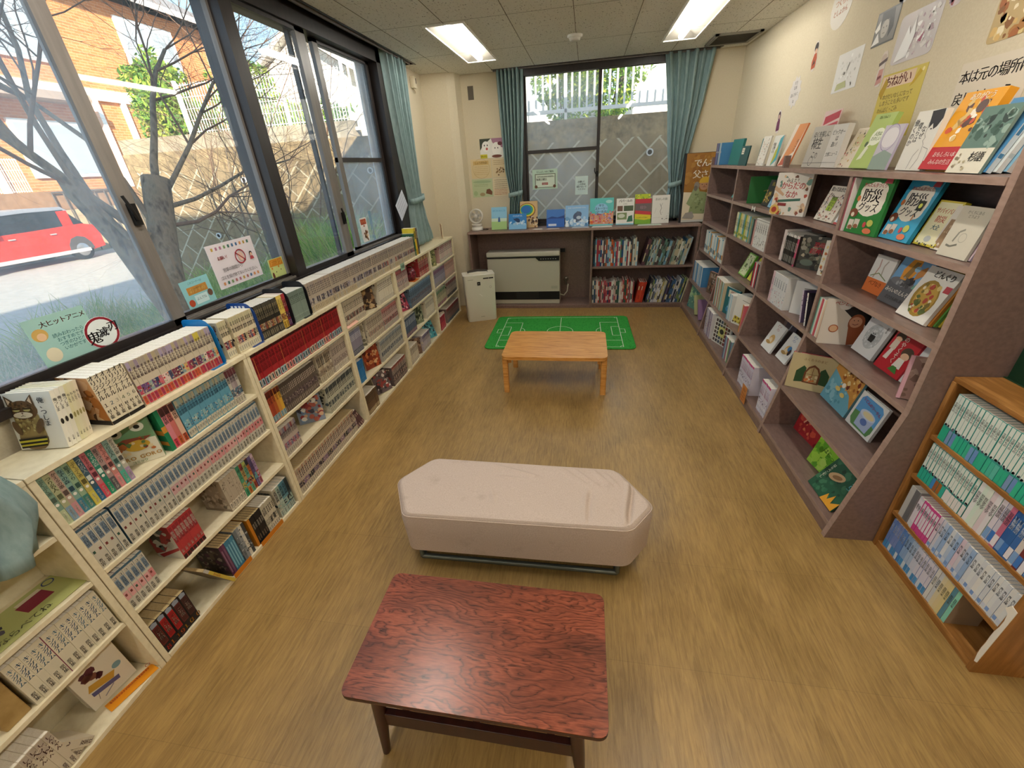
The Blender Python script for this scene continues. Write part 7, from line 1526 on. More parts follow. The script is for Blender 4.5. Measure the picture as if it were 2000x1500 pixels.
for i, (yy, c, s) in enumerate(((2.62, '4a3c54', 'c9bcc8'), (2.56, '26222a', 'dcd8d0'))):
    b = dict(t=.016, h=.19, d=.15, cov=c, spine=[('r', 0, 0, 1, 1, s), ('s', i, 8, .1, .1, .9, .9, .1, .3, [c, 'a0506c'])], art=None, hard=True, id='t3lean%d' % i)
    book_obj('picture_book', b, MT(1.285, yy, z + .004) @ RZ(-PI / 2) @ RY(math.radians(-16)), ['purple-flecked book leaning in the third bay, third tier', 'black-flecked book leaning on the third divider, third tier'][i], 'book')
row('R', 2.345, 2.46, z, 1.275, set_of(7, lambda i: spec(.014, .21, .15, ['3f8a74', 'c8d0c4', 'b8404c', 'e0dcd0', 'd8b8a0', 'b0343c', 'e0dacc'][i], [('r', 0, 0, 1, 1, ['5a9c88', 'd0d4c8', 'c4505c', 'e2ded2', 'dcc4a8', 'b83c44', 'e4ded0'][i])])), 'thin red, green or white picture book', 'third tier, near bay', name='picture_book', group='thin spines beside the gorilla book')
PB('pale book with a smiling brown ape and red lettering', z, 2.306, 2.262, .24, None, 2, 'c9bfb0', [('r', 0, 0, 1, 1, 'cdc3b6'), ('p', [(.35, .80), (.75, .92), (1, .6), (1, .35), (.8, .55), (.62, .58)], '1e1a1a'), ('e', .70, .50, .17, .20, '8a4a2c'), ('p', [(.55, .45), (.85, .5), (.95, .05), (.62, .0)], '8f4c2e'), ('e', .68, .52, .13, .12, 'c08a6c'), ('e', .64, .56, .012, None, '2c1c16'), ('e', .72, .56, .012, None, '2c1c16'), ('l', [(.62, .48), (.68, .46), (.74, .49)], .014, '6a2c28'), ('e', .38, .86, .12, .08, 'd8d0c8'), ('e', .26, .36, .10, .07, 'c8a07c'), ('ring', .26, .36, .1, .02, 'a0522c'), ('t', 'ペンとゴリラの', .5, .90, .10, 'b03438', 'h', -.1)], x=1.245, xr=1.45, t=.014)
PB('white book with a grey fluffy ball and small black shape', z, 2.235, 2.07, .19, .165, 16, 'd8d8d6', [('r', 0, 0, 1, 1, 'dadad8'), ('e', .52, .52, .34, .33, 'b4b8b8'), ('s', 35, 50, .25, .28, .8, .78, .02, .05, ['c8cccc', 'a8acac', 'd2d4d4']), ('p', [(.42, .38), (.62, .38), (.64, .56), (.4, .56)], '1f2022'), ('e', .48, .6, .02, None, '2a2a2c'), ('e', .56, .6, .02, None, '2a2a2c'), ('t', 'ぽ', .1, .93, .08, '3a3a3a'), ('t', 'まる', .88, .8, .09, '3a3a3a', 'v')], x=1.375, t=.016)
PB('red book lettered のやくそく with two dark-haired figures', z, 2.035, 1.865, .20, .17, 17, 'b0202c', [('r', 0, 0, 1, 1, 'b8222e'), ('e', .22, .80, .17, .10, '4a3a2c'), ('e', .20, .74, .11, .06, 'd8b090'), ('p', [(.08, .5), (.3, .5), (.3, .7), (.1, .72)], 'd8c8b4'), ('p', [(.1, .25), (.16, .5), (.28, .5), (.26, .25)], 'e0d4c8'), ('e', .75, .56, .2, .13, '4a3a2c'), ('e', .74, .48, .14, .08, 'dcb494'), ('p', [(.55, .2), (.85, .2), (.82, .42), (.6, .42)], 'e2dcd0'), ('p', [(.5, .1), (.85, .08), (.75, .22), (.6, .22)], '3f7a34'), ('t', 'のやくそく', .46, .55, .15, 'ece4d4', 'v')], x=1.372, t=.016)
PB('white book with green and blue shapes mostly behind the pink one', z, 1.85, 1.72, .19, .15, 18, 'd8dcd8', [('r', 0, 0, 1, 1, 'dcdedb'), ('e', .5, .6, .3, .2, '7aa06c'), ('e', .4, .3, .25, .15, '4f7ab0')], x=1.38)
PB('pink-edged brown book at the near end, third tier', z, 1.715, 1.64, .18, None, 10, 'b88a8c', [('r', 0, 0, 1, 1, '8a6a60'), ('s', 36, 40, .05, .05, .95, .95, .04, .12, ['6f5448', 'a4887a', '94766a']), ('r', 0, 0, .08, 1, 'd0a0a8')], x=1.285, xr=1.42, t=.014)
# --- tier 4 ---
z = RT[1]; f4 = 1.225
row('R', 4.70, 5.08, z, 1.235, set_of(10, lambda i: spec(.036, .21, .16, ['4f8ab8', 'd8dad8', '8ab0cc'][i % 3], [('r', 0, 0, 1, 1, ['5a94c0', 'dcdedc', 'e0e0dc', '94b8d0'][i % 4])])), 'blue or white big hardcover', 'fourth tier, window bay', name='hardcover_book', group='blue and white big hardcovers')
PB('brown swirling cover with red edge, fourth tier of the window bay', z, 4.62, 4.30, .215, .24, 3, 'b04a3c', [('r', 0, 0, 1, 1, '6a5444'), ('s', 37, 50, .03, .03, .97, .97, .04, .1, ['8a6a54', '4a3c34', 'a08874', '7a3c30']), ('t', 'ふしぎな\nたね', .5, .7, .18, 'd8d0c4')], x=1.235, xr=1.32, t=.02)
row('R', 3.90, 4.16, z, 1.225, set_of(14, lambda i: spec(.018, .255, .18, ['b03c3c', 'd8c8a4', '3f8a94', 'd08a4c', '4fa0a8', 'dcd4bc'][i % 6], [('r', 0, 0, 1, 1, ['c04a48', 'e0d4b8', '5aa0a8', 'dc9c60', '3c8a70', 'e2dccc', '6ab0b8'][i % 7])])), 'tall thin colourful picture book', 'fourth tier, second bay', name='picture_book', group='tall thin colourful picture books')
PB('dark teal book with a red and white title box, fourth tier', z, 3.90, 3.68, .235, .2, 2, '1f5a5c', [('r', 0, 0, 1, 1, '2a6a70'), ('r', .2, .66, .9, .92, 'dcd0b8'), ('t', 'ゆめの\nおはなし', .55, .79, .13, 'a83438'), ('s', 38, 20, .2, .1, .8, .5, .05, .14, ['3f8ab8', '8ac0d0', '1f4a6a'])], x=1.235, xr=1.29, t=.016)
row('R', 3.62, 3.70, z, 1.225, set_of(4, lambda i: spec(.018, .22, .16, ['8ab8cc', 'e0e0da'][i % 2], [('r', 0, 0, 1, 1, ['94c0d0', 'e2e2dc'][i % 2])])), 'pale blue or white thin book', 'fourth tier, second bay', name='picture_book', group='pale blue and white thin books')
PB('white book with a blue-clothed figure over a yellow patch', z, 3.61, 3.38, .245, .23, 4, 'd8d4c8', [('r', 0, 0, 1, 1, 'dcd8ce'), ('e', .7, .52, .16, .13, '3f5a9a'), ('e', .72, .70, .09, .06, 'a04a3c'), ('p', [(.05, .1), (.5, .05), (.6, .22), (.1, .3)], 'c8b43c'), ('s', 39, 16, .08, .08, .55, .25, .02, .06, ['6a5434', 'd8c86c']), ('l', [(.3, .85), (.8, .8)], .02, '8a8478')], x=1.225, xr=1.33, t=.02)
row('R', 3.33, 3.375, z, 1.225, set_of(2, lambda i: spec(.022, .225, .17, ['c88a2c', 'c8646c'][i], [('r', 0, 0, 1, 1, ['d09434', 'cc707a'][i])])), 'amber or pink spined book', 'fourth tier, against the second divider', name='picture_book', group='amber and pink books')
pinart = lambda c2: [('r', 0, 0, 1, 1, 'e0dfda'), ('t', 'ピン！\nパン', .5, .85, .13, 'a83444' if c2 == 1 else '2c5a9c'), ('e', .5, .42, .22, .17, 'd8b070'), ('e', .45, .38, .13, .1, 'e6cfa8'), ('e', .35, .28, .2, .06, 'b08c54')] + ([('e', .62, .5, .15, .1, '4f86b8'), ('e', .75, .4, .1, .12, '3a3030')] if c2 == 2 else [])
PB('white book with a tan baby-bird shape and red title, fourth tier', z, 3.09, 2.93, .20, .16, 22, 'dcdbd6', pinart(1), x=1.30, t=.014)
PB('white book with a blue ball and tan shapes, fourth tier', z, 2.90, 2.75, .19, .15, 24, 'dcdbd6', pinart(2), x=1.33, t=.012)
PB('dark book leaning behind the tan baby-bird book', z, 3.10, 2.96, .20, .15, 14, '3a343c', [('r', 0, 0, 1, 1, '4a444c'), ('l', [(.3, .2), (.5, .9)], .08, '9aa4b0')], x=1.41, t=.012)
row('R', 2.54, 2.60, z, 1.235, set_of(3, lambda i: spec(.02, .235, .17, ['d0c88a', 'e0d8b8', 'a82430'][i], [('r', 0, 0, 1, 1, ['d4cc94', 'e2dcc0', 'a8202c'][i])])), 'cream or red spined book', 'fourth tier, third bay end', name='picture_book', group='cream and red spined books') if False else None
PB('tan book with an open arched green-shuttered window on its cover', z, 2.462, 2.345, .22, None, 3, 'b0282f', [('r', 0, 0, 1, 1, 'bfae84'), ('p', [(.16, .18), (.36, .22), (.36, .62), (.3, .68), (.16, .5)], '2c4a2c'), ('p', [(.66, .22), (.86, .2), (.86, .5), (.74, .68), (.66, .6)], '2c4a2c'), ('p', [(.34, .2), (.68, .2), (.68, .5), (.62, .66), (.51, .74), (.4, .66), (.34, .5)], '6a3c24'), ('p', [(.38, .24), (.64, .24), (.64, .5), (.59, .62), (.51, .68), (.43, .62), (.38, .5)], 'b09a6c'), ('s', 40, 14, .4, .26, .62, .42, .02, .05, ['c0703c', 'd8c49c', '7a5434']), ('l', [(.51, .26), (.51, .68)], .01, '6a3c24'), ('l', [(.38, .46), (.64, .46)], .01, '6a3c24'), ('t', 'ふくろうのまど', .5, .86, .07, '7a5434', 'h', 0, False)], x=1.225, xr=1.425, t=.018)
PB('book with ducklings on blue water and orange reeds', z, 2.345, 2.10, .235, .25, 13, '6a9aa8', [('r', 0, 0, 1, 1, '6aa8bc'), ('p', [(0, .75), (.4, .6), (.8, .45), (1, .2), (1, 1), (0, 1)], 'c08a44'), ('s', 41, 40, .35, .5, .98, .98, .02, .06, ['d8a85c', '9a5a2c', '7a3424', 'e0c890']), ('s', 42, 20, .05, .1, .7, .5, .03, .08, ['8cc0cc', '5494a8']), ('e', .4, .42, .09, .05, 'd8c070'), ('e', .62, .36, .08, .05, 'd8c070'), ('e', .52, .56, .06, .06, 'ece4d4'), ('e', .45, .5, .04, .03, 'c88a34'), ('t', 'あひるのこ', .5, .9, .1, '6a4430', 'h', -.2)], x=1.372, t=.014)
PB('white-bordered book with a blue teacup and red title on sky', z, 2.08, 1.88, .185, .2, 12, 'dcdcda', [('r', 0, 0, 1, 1, 'dcdcd8'), ('p', [(.08, .2), (.2, .06), (.86, .06), (.93, .2), (.93, .82), (.82, .93), (.18, .93), (.08, .82)], '5a9ad0'), ('p', [(.08, .2), (.2, .06), (.86, .06), (.93, .2), (.93, .35), (.5, .5), (.08, .45)], '5a8a54'), ('p', [(.3, .12), (.78, .1), (.84, .5), (.28, .55)], 'a8b8d8'), ('e', .56, .53, .28, .12, 'c4cfe4'), ('e', .58, .53, .21, .08, 'dccfa4'), ('e', .55, .32, .12, .09, '5a74b0'), ('t', 'うどんのうーやん', .52, .78, .095, 'a83a5c', 'h', -.15)], x=1.372, t=.014)
t = thing('wicker_basket', 'small brown woven basket behind the teacup book', 'basket', (1.43, 1.76, z)); MB().lathe([(0, 0), (.045, 0), (.065, .04), (.07, .07), (.062, .072), (.05, .03), (0, .01)], noisy('wicker', '7a5440', 'b08a68', 90, .8, bmp=.5, stretch=(1, 1, 3))).build('basket_body', t)
MB().tube([(-.06, 0, .07), (-.03, .0, .12), (.03, 0, .12), (.06, 0, .07)], .005, mat('a08060', .8), 6).build('handle', t)
# --- tier 5 ---
z = RT[0]; 
PB('green-patterned book at the window end, bottom tier', z, 4.98, 4.72, .25, .25, 8, '6a9a4c', [('r', 0, 0, 1, 1, '5f8a7c'), ('s', 43, 40, .05, .05, .95, .95, .03, .1, ['8ab07c', '3c6a6a', 'a8c49c'])], x=1.185, xr=1.26, t=.014)
for i, (yy, c, lb) in enumerate(((4.62, 'a8a878', 'olive book leaning in the window bay, bottom tier'), (4.45, '8a6a8a', 'mauve book leaning in the window bay, bottom tier'))):
    b = dict(t=.018, h=.22, d=.18, cov=c, spine=[('r', 0, 0, 1, 1, c)], art=[('r', 0, 0, 1, 1, c)], hard=True, id='t5l%d' % i); book_obj('picture_book', b, MT(1.20, yy, z + .002) @ RZ(-PI / 2) @ RY(math.radians(-34)), lb, 'book')
row('R', 3.93, 4.14, z, 1.185, set_of(9, lambda i: spec(.022, .245, .19, ['c0b8c8', '6a5a7a', 'dcd8d8'][i % 3], [('r', 0, 0, 1, 1, ['c8c0cc', '6a5a7c', 'e0dcdc', '9a8aa4'][i % 4]), ('s', i, 6, .1, .2, .9, .8, .1, .3, ['3c3444', 'a85a6a'])])), 'purple-grey picture book', 'bottom tier, second bay', name='picture_book', group='purple-grey picture books')
PB('white book gridded with small dark pictures round a yellow square', z, 3.93, 3.66, .235, .25, 3, 'd8d8d2', [('r', 0, 0, 1, 1, 'd9d6cc')] + [('r', .06 + .155 * a, .06 + .155 * b_, .06 + .155 * a + .11, .06 + .155 * b_ + .11, ['4a3434', '3c4a5c', '7a3c34', '2c2c30', '5a5434'][(a * 3 + b_ * 5) % 5]) for a in range(6) for b_ in range(6)] + [('r', .33, .33, .7, .72, 'd0cc84'), ('e', .52, .54, .12, .1, '2c2c2a')], x=1.19, xr=1.275, t=.014)
row('R', 3.35, 3.52, z, 1.19, set_of(6, lambda i: spec(.022, .2, .16, ['5a5a7a', '8ab0bc', 'a05a64', 'dcd8cc'][i % 4], [('r', 0, 0, 1, 1, ['5f5f80', '94b8c4', 'a86470', 'dedace', '6a9a5c'][i % 5])])), 'slumped mixed picture book', 'bottom tier, second bay', name='picture_book', group='slumped mixed picture books')
def pinkc(i): return spec(.022, .225, .145, 'd8d0dc', [('r', 0, 0, 1, 1, 'd6d2e0'), ('r', 0, .93, 1, 1, 'c83c80'), tv('占い学園', 'b0508a', .90, .48, .022, .225, .7), ('s', i, 5, .15, .3, .85, .46, .1, .22, ['3a3444', '7a6a94']), ('r', .08, .04, .92, .26, 'e4e2ea'), tv('大判', '8a86a0', .25, .05, .022, .225, .5)], [('r', 0, 0, 1, 1, '7a5a44'), ('s', 44, 40, .1, .1, .9, .7, .03, .08, ['5a3c30', 'a8845c', 'c9a87c', '3c2c28'])])
row('R', 2.83, 3.07, z, 1.185, set_of(11, pinkc), 'pink and lilac fortune comic', 'bottom tier, third bay, left set', name='picture_book', group='pink and lilac comics, left set')
row('R', 2.52, 2.665, z, 1.185, set_of(7, pinkc), 'pink and lilac fortune comic', 'bottom tier, third bay, right set', name='picture_book', group='pink and lilac comics, right set')
PB('red EARTH book lying back on the bottom tier', z, 2.42, 2.13, .26, .3, 10, 'a02428', [('r', 0, 0, 1, 1, 'a4262c'), ('s', 45, 40, .05, .05, .95, .62, .03, .08, ['c8503c', '7a1c24', 'b8403c', 'd87a54']), ('t', 'EARTH', .42, .60, .24, 'e0dcd0'), ('l', [(.2, .3), (.3, .5)], .03, 'd8a484')], x=1.33, xr=1.36, t=.014)
PB('lime leaf-patterned book on the bottom tier', z, 2.10, 1.885, .20, .22, 14, '6fae2c', [('r', 0, 0, 1, 1, '84bc38'), ('s', 46, 40, .02, .02, .98, .98, .05, .14, ['9ccc48', '5c9c2c', 'aad060', '74b034']), ('t', 'はらっぱ', .55, .55, .14, '3c6a1c', 'h', -.2)], x=1.27, xr=1.30, t=.012)
PB('red ふたりはともだち book at the near end, bottom tier', z, 1.88, 1.66, .25, .22, 12, 'b8442c', [('r', 0, 0, 1, 1, 'b8482c'), ('p', [(0, .6), (1, .7), (1, 1), (0, 1)], '6a5034'), ('t', 'ふたりは\nいきもの', .5, .42, .16, 'ece0cc'), ('s', 47, 16, .1, .68, .9, .95, .04, .1, ['3c3424', 'a8904c', '8a6a3c'])], x=1.33, t=.012)
PB('dark green insect book with an orange flower, bottom tier', z, 1.90, 1.69, .22, .22, 34, '1f4a34', [('r', 0, 0, 1, 1, '24543c'), ('s', 48, 30, .02, .05, .8, .95, .03, .09, ['1a3c2c', '3c6e50', '2f6448']), ('e', .4, .56, .22, .1, 'c0a078', .4), ('e', .42, .56, .13, .05, '8a6844', .4), ('p', [(.55, .0), (.62, .22), (.7, .1), (.78, .3), (.84, .1), (1, .25), (1, 0)], 'd89a2c'), ('t', '昆虫', .84, .7, .16, '6ab4c0', 'v'), ('t', 'はらぺこむし', .12, .5, .075, 'dcd8c4', 'v')], x=1.195, xr=1.20, t=.01)
o = sheet('sign_card', 'small orange card clipped to the bottom tier edge of the brown bookcase', 'card', MT(1.150, 2.86, .035) @ RZ(-PI / 2), .09, .13, 'd08440', [('t', '占い', .5, .75, .3, '7a3c1c')] + lines(.15, .85, .5, .2, 3, 'a0602c', 5, .03))
o = MB().lathe([(0, -.003), (.032, -.003), (.032, .003), (0, .003)], M_BLACK, axis='x').build('hanging_tag'); o.location = (1.255, 3.30, 1.44)
f = Face(MB(), (0, 0, 0), (1, 0, 0), (0, 0, 1), (0, -1, 0), .03, .025); tag(o, 'round black tag hanging on the small post of the brown bookcase', 'tag')
t = thing('paper_bow', 'tiny white paper bow on the first tier edge, second bay', 'bow', (1.262, 3.66, RZt[4] - .012))
for s_ in (-1, 1): MB().prism([(0, 0), (s_ * .03, .02), (s_ * .035, -.018)], -.004, .0, mat('dcd8d0', .6), 'x').build('bow_loop', t)

# ------------------------------------------------------------------ low shelves under the end window: two rows of thin hardcovers
BC_ = ['7a2c38', '26506a', 'd8d4c8', '1f4a7a', 'b8482c', 'c8602c', 'dcd8cc', '2f7a94', '8a3444', '4f9ab0', 'c8b8a0', '3c3c48', 'b04a5c', 'e0dcd2', '5a8a9c', 'a02c34', '6a5a4c', 'c0c8c0', '2c3a44', 'd8c8b0', '4a7a5c', '9ab8c4']
def thin(i, cols, seed, h0=.27, h1=.32):
    rg = random.Random(seed + i); c = cols[rg.randrange(len(cols))]; c2 = cols[rg.randrange(len(cols))]; h = round(rg.uniform(h0, h1), 3); t_ = rg.choice([.012, .016, .02])
    return dict(t=t_, h=h, d=.2, cov=c, spine=[('r', 0, 0, 1, 1, c), ('r', .1, rg.uniform(.1, .2), .9, rg.uniform(.3, .5), c2), ('r', .2, .62, .8, .80, rg.choice(['dcd8cc', 'c8b48c', c2, '3c3a3c']))], art=None, hard=True, id='thin%d_%d' % (seed, i))
def brow(x0, x1, z, specs, lk, seed, lean, where):
    rg = random.Random(seed); x = x0; i = 0
    while x < x1 - .01:
        b = specs(i); L = lean(x)
        if x + b['t'] > x1: break
        M = MT(x, 5.16 + rg.uniform(0, .012), z + .0005 + b['t'] * math.sin(max(L, 0))) @ RY(L)
        book_obj('hardcover_book', b, M, '%s, %s from left, %s' % (lk, ordw(i), where), 'book', where)
        x += b['t'] / math.cos(L) * 1.04; i += 1
brow(.10, .62, .5075, lambda i: thin(i, BC_, 10), 'upright thin picture hardcover', 10, lambda x: 0, 'upper shelf under the end window, upright part')
brow(.66, 1.16, .5075, lambda i: thin(i, ['c8c8b8', '8a9a8c', '5a7a6c', '6a6454', '2c3a34', '9cb0b4', '7aa4b8', '5a3c44', 'b8ac8c', '2c5a7a', '4a3c3c'], 11, .26, .31), 'slanting thin picture hardcover', 11, lambda x: .22, 'upper shelf under the end window, slanting part')
brow(.10, .60, .0565, lambda i: thin(i, ['dcd8d0', 'c8a8a0', 'a84a50', 'd8d4cc', '1f3a5a', 'b83c34', '8a2c3c', 'd0ccc4', '3c5a4a'], 12, .25, .29), 'white-topped thin hardcover', 12, lambda x: 0, 'lower shelf under the end window, upright part')
brow(.62, .72, .0565, lambda i: thin(i, ['c8482c', 'b83c28', 'a83424'], 13, .24, .26), 'orange-red thin hardcover', 13, lambda x: .16, 'lower shelf under the end window')
brow(.74, 1.17, .0565, lambda i: thin(i, ['a8acbc', '2c2e38', 'c8c8c8', '3a3c4c', 'a8984c', '7a8a4c', 'c0bc98', '5a4a6a', '3c5a7a'], 14, .25, .30), 'slanting mixed thin hardcover', 14, lambda x: .20, 'lower shelf under the end window, slanting part')

# ------------------------------------------------------------------ picture books standing on the window shelf
def CB(lab, x0, x1, h, art, cov, y=5.26, t=.012, lean=14, name='picture_book', z=.9555, **k):
    b = pb(h, x1 - x0, cov, art, t, **k); return faceout(name, b, (x0, y), (x1, y), z, lean, lab)
CB('pale blue and green book with a small blue figure on the window shelf', -1.135, -.945, .255, [('r', 0, 0, 1, 1, '8ac0dc'), ('r', 0, 0, 1, .38, 'a8cc84'), ('r', 0, .36, 1, .5, 'c8dcc8'), ('t', 'ぼくのいるところ', .5, .84, .1, '3f8ac0'), ('e', .5, .48, .06, .08, '3f6a9c'), ('p', [(.42, .34), (.58, .34), (.56, .5), (.44, .5)], '3f5f94')], 'b8d8e0')
CB('blue book with a leaping dark whale tail on the window shelf', -.915, -.70, .175, [('r', 0, 0, 1, 1, '2f7ec0'), ('p', [(0, 0), (1, 0), (1, .3), (.6, .38), (.3, .3), (0, .4)], '7fb8e0'), ('s', 50, 16, .05, .3, .9, .5, .04, .09, ['c8dcec', '9cc8e4']), ('e', .5, .58, .16, .13, '1c3c64', -.5), ('p', [(.35, .55), (.25, .7), (.45, .68)], '1c3c64'), ('t', 'くじらのうた', .5, .86, .09, 'dce8f0')], '1f5f9c', y=5.22)
CB('tall map-like book with a blue sea and layered bands', -.79, -.575, .30, [('r', 0, 0, 1, 1, 'c8a878'), ('e', .4, .66, .48, .28, '8a5a34'), ('e', .4, .67, .42, .24, 'd8c83c'), ('e', .38, .68, .36, .20, '2f9a7c'), ('e', .35, .69, .28, .15, '1f6ab0'), ('s', 51, 20, .5, .02, .98, .4, .03, .08, ['4a3428', 'dcd0b8', '7a5438']), ('t', '海', .7, .2, .2, '3a2c24')], '1f8aa8', y=5.32)
CB('deep blue landscape book on the window shelf', -.462, -.25, .20, [('r', 0, 0, 1, 1, '2c5aa8'), ('r', 0, .5, 1, 1, '3f74bc'), ('p', [(0, .5), (.3, .62), (.6, .55), (1, .66), (1, .5)], '1f4484'), ('r', 0, .0, 1, .45, '2a62b4'), ('r', .1, .08, .55, .2, 'c8d4e4')], '1f4484', y=5.26)
CB('light blue book with a dark splashing orca', -.24, .03, .235, [('r', 0, 0, 1, 1, '8ab8e0'), ('s', 52, 40, .05, .05, .95, .4, .04, .1, ['b8d4ec', '6a9ccc', 'dce8f0']), ('t', 'おおうみがめのぼうけん', .5, .88, .07, 'e0ecf4'), ('e', .52, .52, .2, .16, '4a5a78', .6), ('p', [(.45, .2), (.7, .3), (.62, .7), (.5, .72)], '54647f'), ('e', .58, .42, .1, .08, 'b8c8d8')], '7aa8d0', y=5.26)
CB('turquoise ストーリーワールド book with a crowd of flowers', .045, .315, .30, [('r', 0, 0, 1, 1, '5fbcb8'), ('r', 0, .0, 1, .45, 'd0987c'), ('s', 53, 140, .02, .05, .98, .52, .015, .04, ['d8604c', 'e0a0b0', 'e8c45c', '6a9ccc', 'c8485c', 'd87a3c', '8a5a8c']), ('e', .48, .62, .28, .19, '8cc0dc'), ('t', 'キリ\nストーリー\nワールド', .48, .62, .11, '1f2c3c'), ('e', .8, .86, .14, .06, 'a8dcd8'), ('r', 0, .0, 1, .05, '6ac4c8'), ('r', .02, .1, .14, .18, 'd8602c')], '3f9c9c', y=5.26)
CB('white book lettered パパールの with four photos', .345, .545, .285, [('r', 0, 0, 1, 1, 'e0ded6'), ('t', 'パパールの', .5, .90, .15, '26242a'), ('t', 'くらし', .5, .79, .08, '4a484c'), ('r', .06, .52, .36, .72, '6a4c3c'), ('r', .42, .52, .95, .72, '4a5a40'), ('r', .06, .2, .6, .46, '7a8c5c'), ('e', .3, .34, .2, .08, 'c8ccb8'), ('p', [(.6, .1), (.95, .12), (.9, .36), (.7, .32)], '2f6a50'), ('r', 0, 0, 1, .05, '8ac4d4')], '2c2c2c', y=5.25, t=.016)
CB('red, grey, yellow and green striped book', .555, .735, .27, [('r', 0, 0, 1, 1, 'd8c82c'), ('r', 0, .82, 1, 1, 'b8303c'), ('p', [(0, .55), (1, .48), (1, .82), (0, .82)], '6a5c5c'), ('p', [(0, .42), (1, .35), (1, .48), (0, .56)], 'c0343c'), ('p', [(0, 0), (1, 0), (1, .2), (.6, .16), (0, .22)], '7aac34'), ('t', 'へいわってなに', .45, .26, .1, '6a7c1c'), ('t', '戦争', .5, .66, .2, 'a0808c')], '7aac34', y=5.26)
CB('yellow-topped leaf-print book behind the striped one', .56, .73, .315, [('r', 0, 0, 1, 1, 'b8c42c'), ('s', 54, 40, .02, .7, .98, .98, .03, .08, ['7a9c2c', 'dcd84c', '8aa83c'])], 'b8c42c', y=5.34)
CB('white ますくりの book with thin line drawing', .745, .935, .30, [('r', 0, 0, 1, 1, 'dcd9d0'), ('t', 'まほしの旅', .5, .86, .14, '8a8880'), ('l', [(.45, .7), (.55, .55), (.48, .42), (.55, .3)], .02, '4a4a48'), ('l', [(.6, .72), (.5, .6)], .015, '6a6a66'), ('l', [(.15, .35), (.25, .55)], .01, '9a9a94'), ('l', [(.1, .2), (.9, .22)], .008, 'a8a8a0'), ('s', 55, 8, .55, .1, .95, .4, .02, .05, ['b8b6ae', '8a8880'])], 'd0cdc4', y=5.27)
for i, (x0, x1, c, lb) in enumerate(((-.62, -.50, 'dcdad2', 'white slip of paper on the window shelf before the striped bands book'), (-.45, -.30, 'd8ccc0', 'cream folded slip on the window shelf before the blue landscape book'), (-.16, .04, 'b8bcc4', 'greyish leaflets before the orca book'), (.07, .30, 'dcdcd6', 'white leaflets before the flower-crowd book'), (.58, .84, 'c8d8c8', 'pale leaflet before the striped book'))):
    o = MB().prism([(x0, 5.15), (x1, 5.145), (x1 - .01, 5.205), (x0 + .02, 5.21)], .9556, .9556 + (.003 if i in (0, 1) else .008), ink(c), 'z').build('leaflet'); tag(o, lb, 'leaflet')
# ------------------------------------------------------------------ oak-look bookcase: rows of paperbacks
def teal(i, a='d4dcd2', b_='2fae8a', t=.0152, h=.15): return spec(t, h, .105, '2f8f84', [('r', 0, 0, 1, 1, '3a9a8e'), ('r', .08, .33, .92, .99, a), tv('文庫もの', '3c5450', .97, .5, t, h, .62), ('s', i, 3, .3, .31, .7, .36, .15, .3, ['2c2c34', '6a6a7c']), ('r', .04, .01, .96, .29, b_)], [('r', 0, 0, 1, 1, a), ('s', i, 16, .1, .1, .9, .7, .05, .12, ['2f8f84', '8ab4a8'])])
TB = ['2fae8a', '2fae8a', '7a94b8', '6f8fc0', '35b48c', '2fae8a', '2fae8a', '3ab08c', '7098c4', '6a90c0', '2fae8a', '34b08e', '38b490', '4ab49a', '5ab8a4']
WO = 'oak-look bookcase'
OFX = 1.362
def OR(k, y0, y1, specs, look, **kw): row('R', y0, y1, OZ[k] + .0004, OFX, specs, look, '%s tier, %s' % (['lowest', 'third', 'second', 'top'][k], WO), name='paperback', group='%s, %s tier of the %s' % (look + 's', ['lowest', 'third', 'second', 'top'][k], WO), **kw)
OR(3, 1.055, 1.555, set_of(30, lambda i: teal(i, b_=TB[i % 15], t=.0166, h=.195)), 'mint-green paperback')
OR(2, 1.33, 1.555, set_of(14, lambda i: teal(i, b_=(['2fae94'] * 4 + ['3f8ac4', '9a5c34', 'a0642c', '35b09a'] + ['dcd8d4'] * 6)[i], h=.168)), 'mint and white paperback')
OR(2, 1.245, 1.328, set_of(5, lambda i: spec(.0165, .172, .11, 'c8dccc', [('r', 0, 0, 1, 1, ['dcdedc', 'cfe0d0', 'd4dcd0', 'd8c8cc', 'dcd8da'][i]), tv('児童文学', '2c2c30', .95, .3, .0165, .172, .75)])), 'white paperback with black title')
OR(2, 1.053, 1.243, set_of(11, lambda i: spec(.017, .172, .11, '3f6ea4', [('r', 0, 0, 1, 1, ['d8d0d8', 'c8c4d0', 'c06a84', '2f5f9c', '2f62a0', '3a6aa8', 'd0c8c0', '7a3434', 'e0dcd4', '4a74a8', 'd8d4d0'][i]), tv('冒険物語', ['4a3c4c', 'dce4ec'][2 < i < 6], .95, .5, .017, .172, .75), ('r', .05, .04, .95, .3, ['7aa0cc', '3f78c0', 'e0dce0'][i % 3])])), 'blue, pink or white paperback')
OR(1, 1.505, 1.555, set_of(2, lambda i: spec(.012, .16, .11, 'a8a8a8', [('r', 0, 0, 1, 1, ['b8b8b4', '6a6a6c'][i])], [('r', 0, 0, 1, 1, '54524f')])), 'grey paperback')
OR(1, 1.39, 1.50, set_of(8, lambda i: spec(.0137, .152, .11, 'c83c84', [('r', 0, 0, 1, 1, 'cc4a8c' if i > 1 else 'c8ccd0'), ('r', .1, .2, .9, .92, 'dcd4dc'), tv('黒魔女', '3a3440', .9, .45, .0137, .152, .65)])), 'magenta paperback')
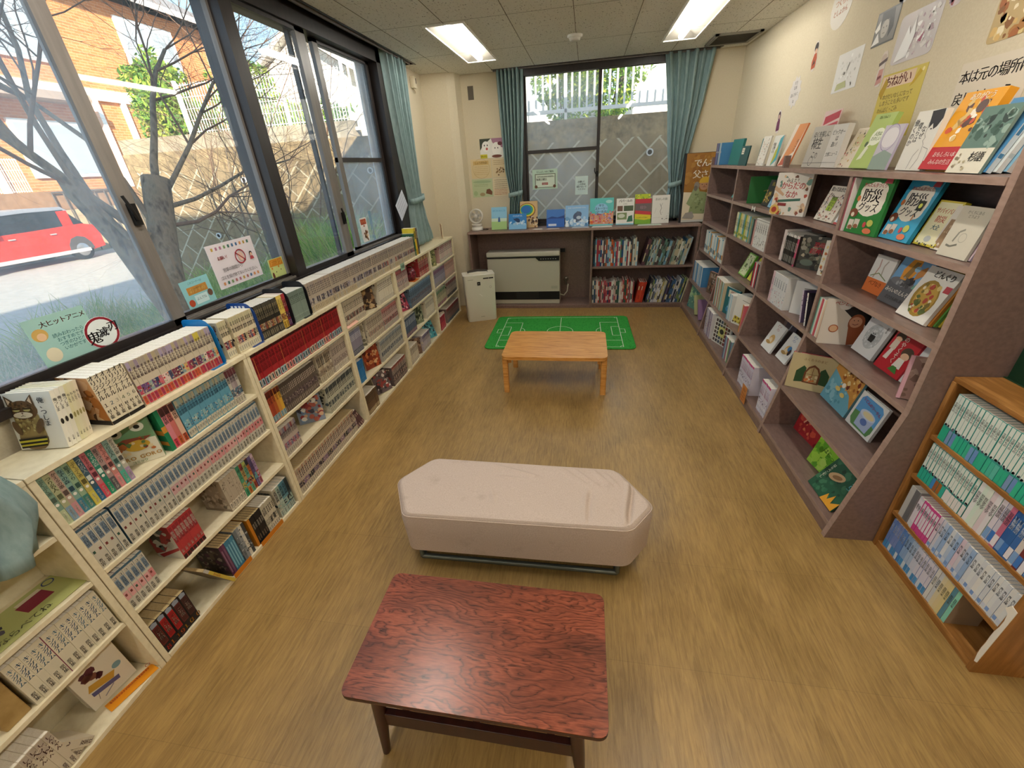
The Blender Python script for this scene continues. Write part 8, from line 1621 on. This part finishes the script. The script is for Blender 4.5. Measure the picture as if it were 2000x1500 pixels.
OR(1, 1.053, 1.388, set_of(22, lambda i: spec(.0152, .152, .11, '8aa0bc', [('r', 0, 0, 1, 1, ['d8c4d0', 'd0ccd4', 'b0c0d8', '94b0d4', 'd4d8dc', 'b4c4d8', '9cb8dc'][i % 7] if i < 12 else ['d8dcdc', 'd0d4d8', 'dcdcd8'][i % 3]), tv('青い文庫', '3c4454', .92, .45, .0152, .152, .65), ('r', .1, .05, .9, .16, ['7a9cd0', 'c8d0dc'][i % 2])])), 'pale blue or white paperback')
OR(0, 1.30, 1.555, set_of(17, lambda i: spec(.015, .158, .11, '5a7cb8', [('r', 0, 0, 1, 1, ['6a84bc', '7a8cc0', '5f86c0', '8aa8cc', 'a8bcd4', 'c4c8d8', 'd0ccd8'][min(6, i // 2)]), tv('名作文庫', 'dce0ec' if i < 6 else '4a5468', .95, .5, .015, .158, .7), ('r', .05, .02, .95, .24, ['3f86bc', '4a90c4', 'c8d4dc'][i % 3])])), 'blue spined paperback')
OR(0, 1.185, 1.298, set_of(7, lambda i: spec(.016, .162, .11, 'a8a890', [('r', 0, 0, 1, 1, ['d4d4d0', 'c8ccd0', 'd8ccA8'.lower(), 'd8c898', 'd8c890', '5a8c9c', '8ad0b8'][i]), tv('昔話の本', '4a4838', .95, .3, .016, .162, .7)], back=[('r', 0, 0, 1, 1, 'a08c74')])), 'cream or teal paperback')

# ------------------------------------------------------------------ comics: the 300 that show largest as books, the rest one mass
COMICS.sort(key=lambda c: -c[0])
NIND = 290
kept = [c for c in COMICS if c[1] != 'comic_book'] + [c for c in COMICS if c[1] == 'comic_book'][:NIND]
rest = [c for c in COMICS if c[1] == 'comic_book'][NIND:]
for a, name, b, M, lab, cat, g in kept: book_obj(name, b, M, lab, cat, g)
mb = MB()
for a, name, b, M, lab, cat, g in rest:
    book_cover(mb, b, M, simple=True); book_pages(mb, b, M)
if rest: tag(mb.build('comic_books'), 'smaller-looking comics filling the far white bookcases and the rest of the long deck row', 'comics', kind='stuff')
print('COMICS', len(COMICS), 'kept', len(kept))
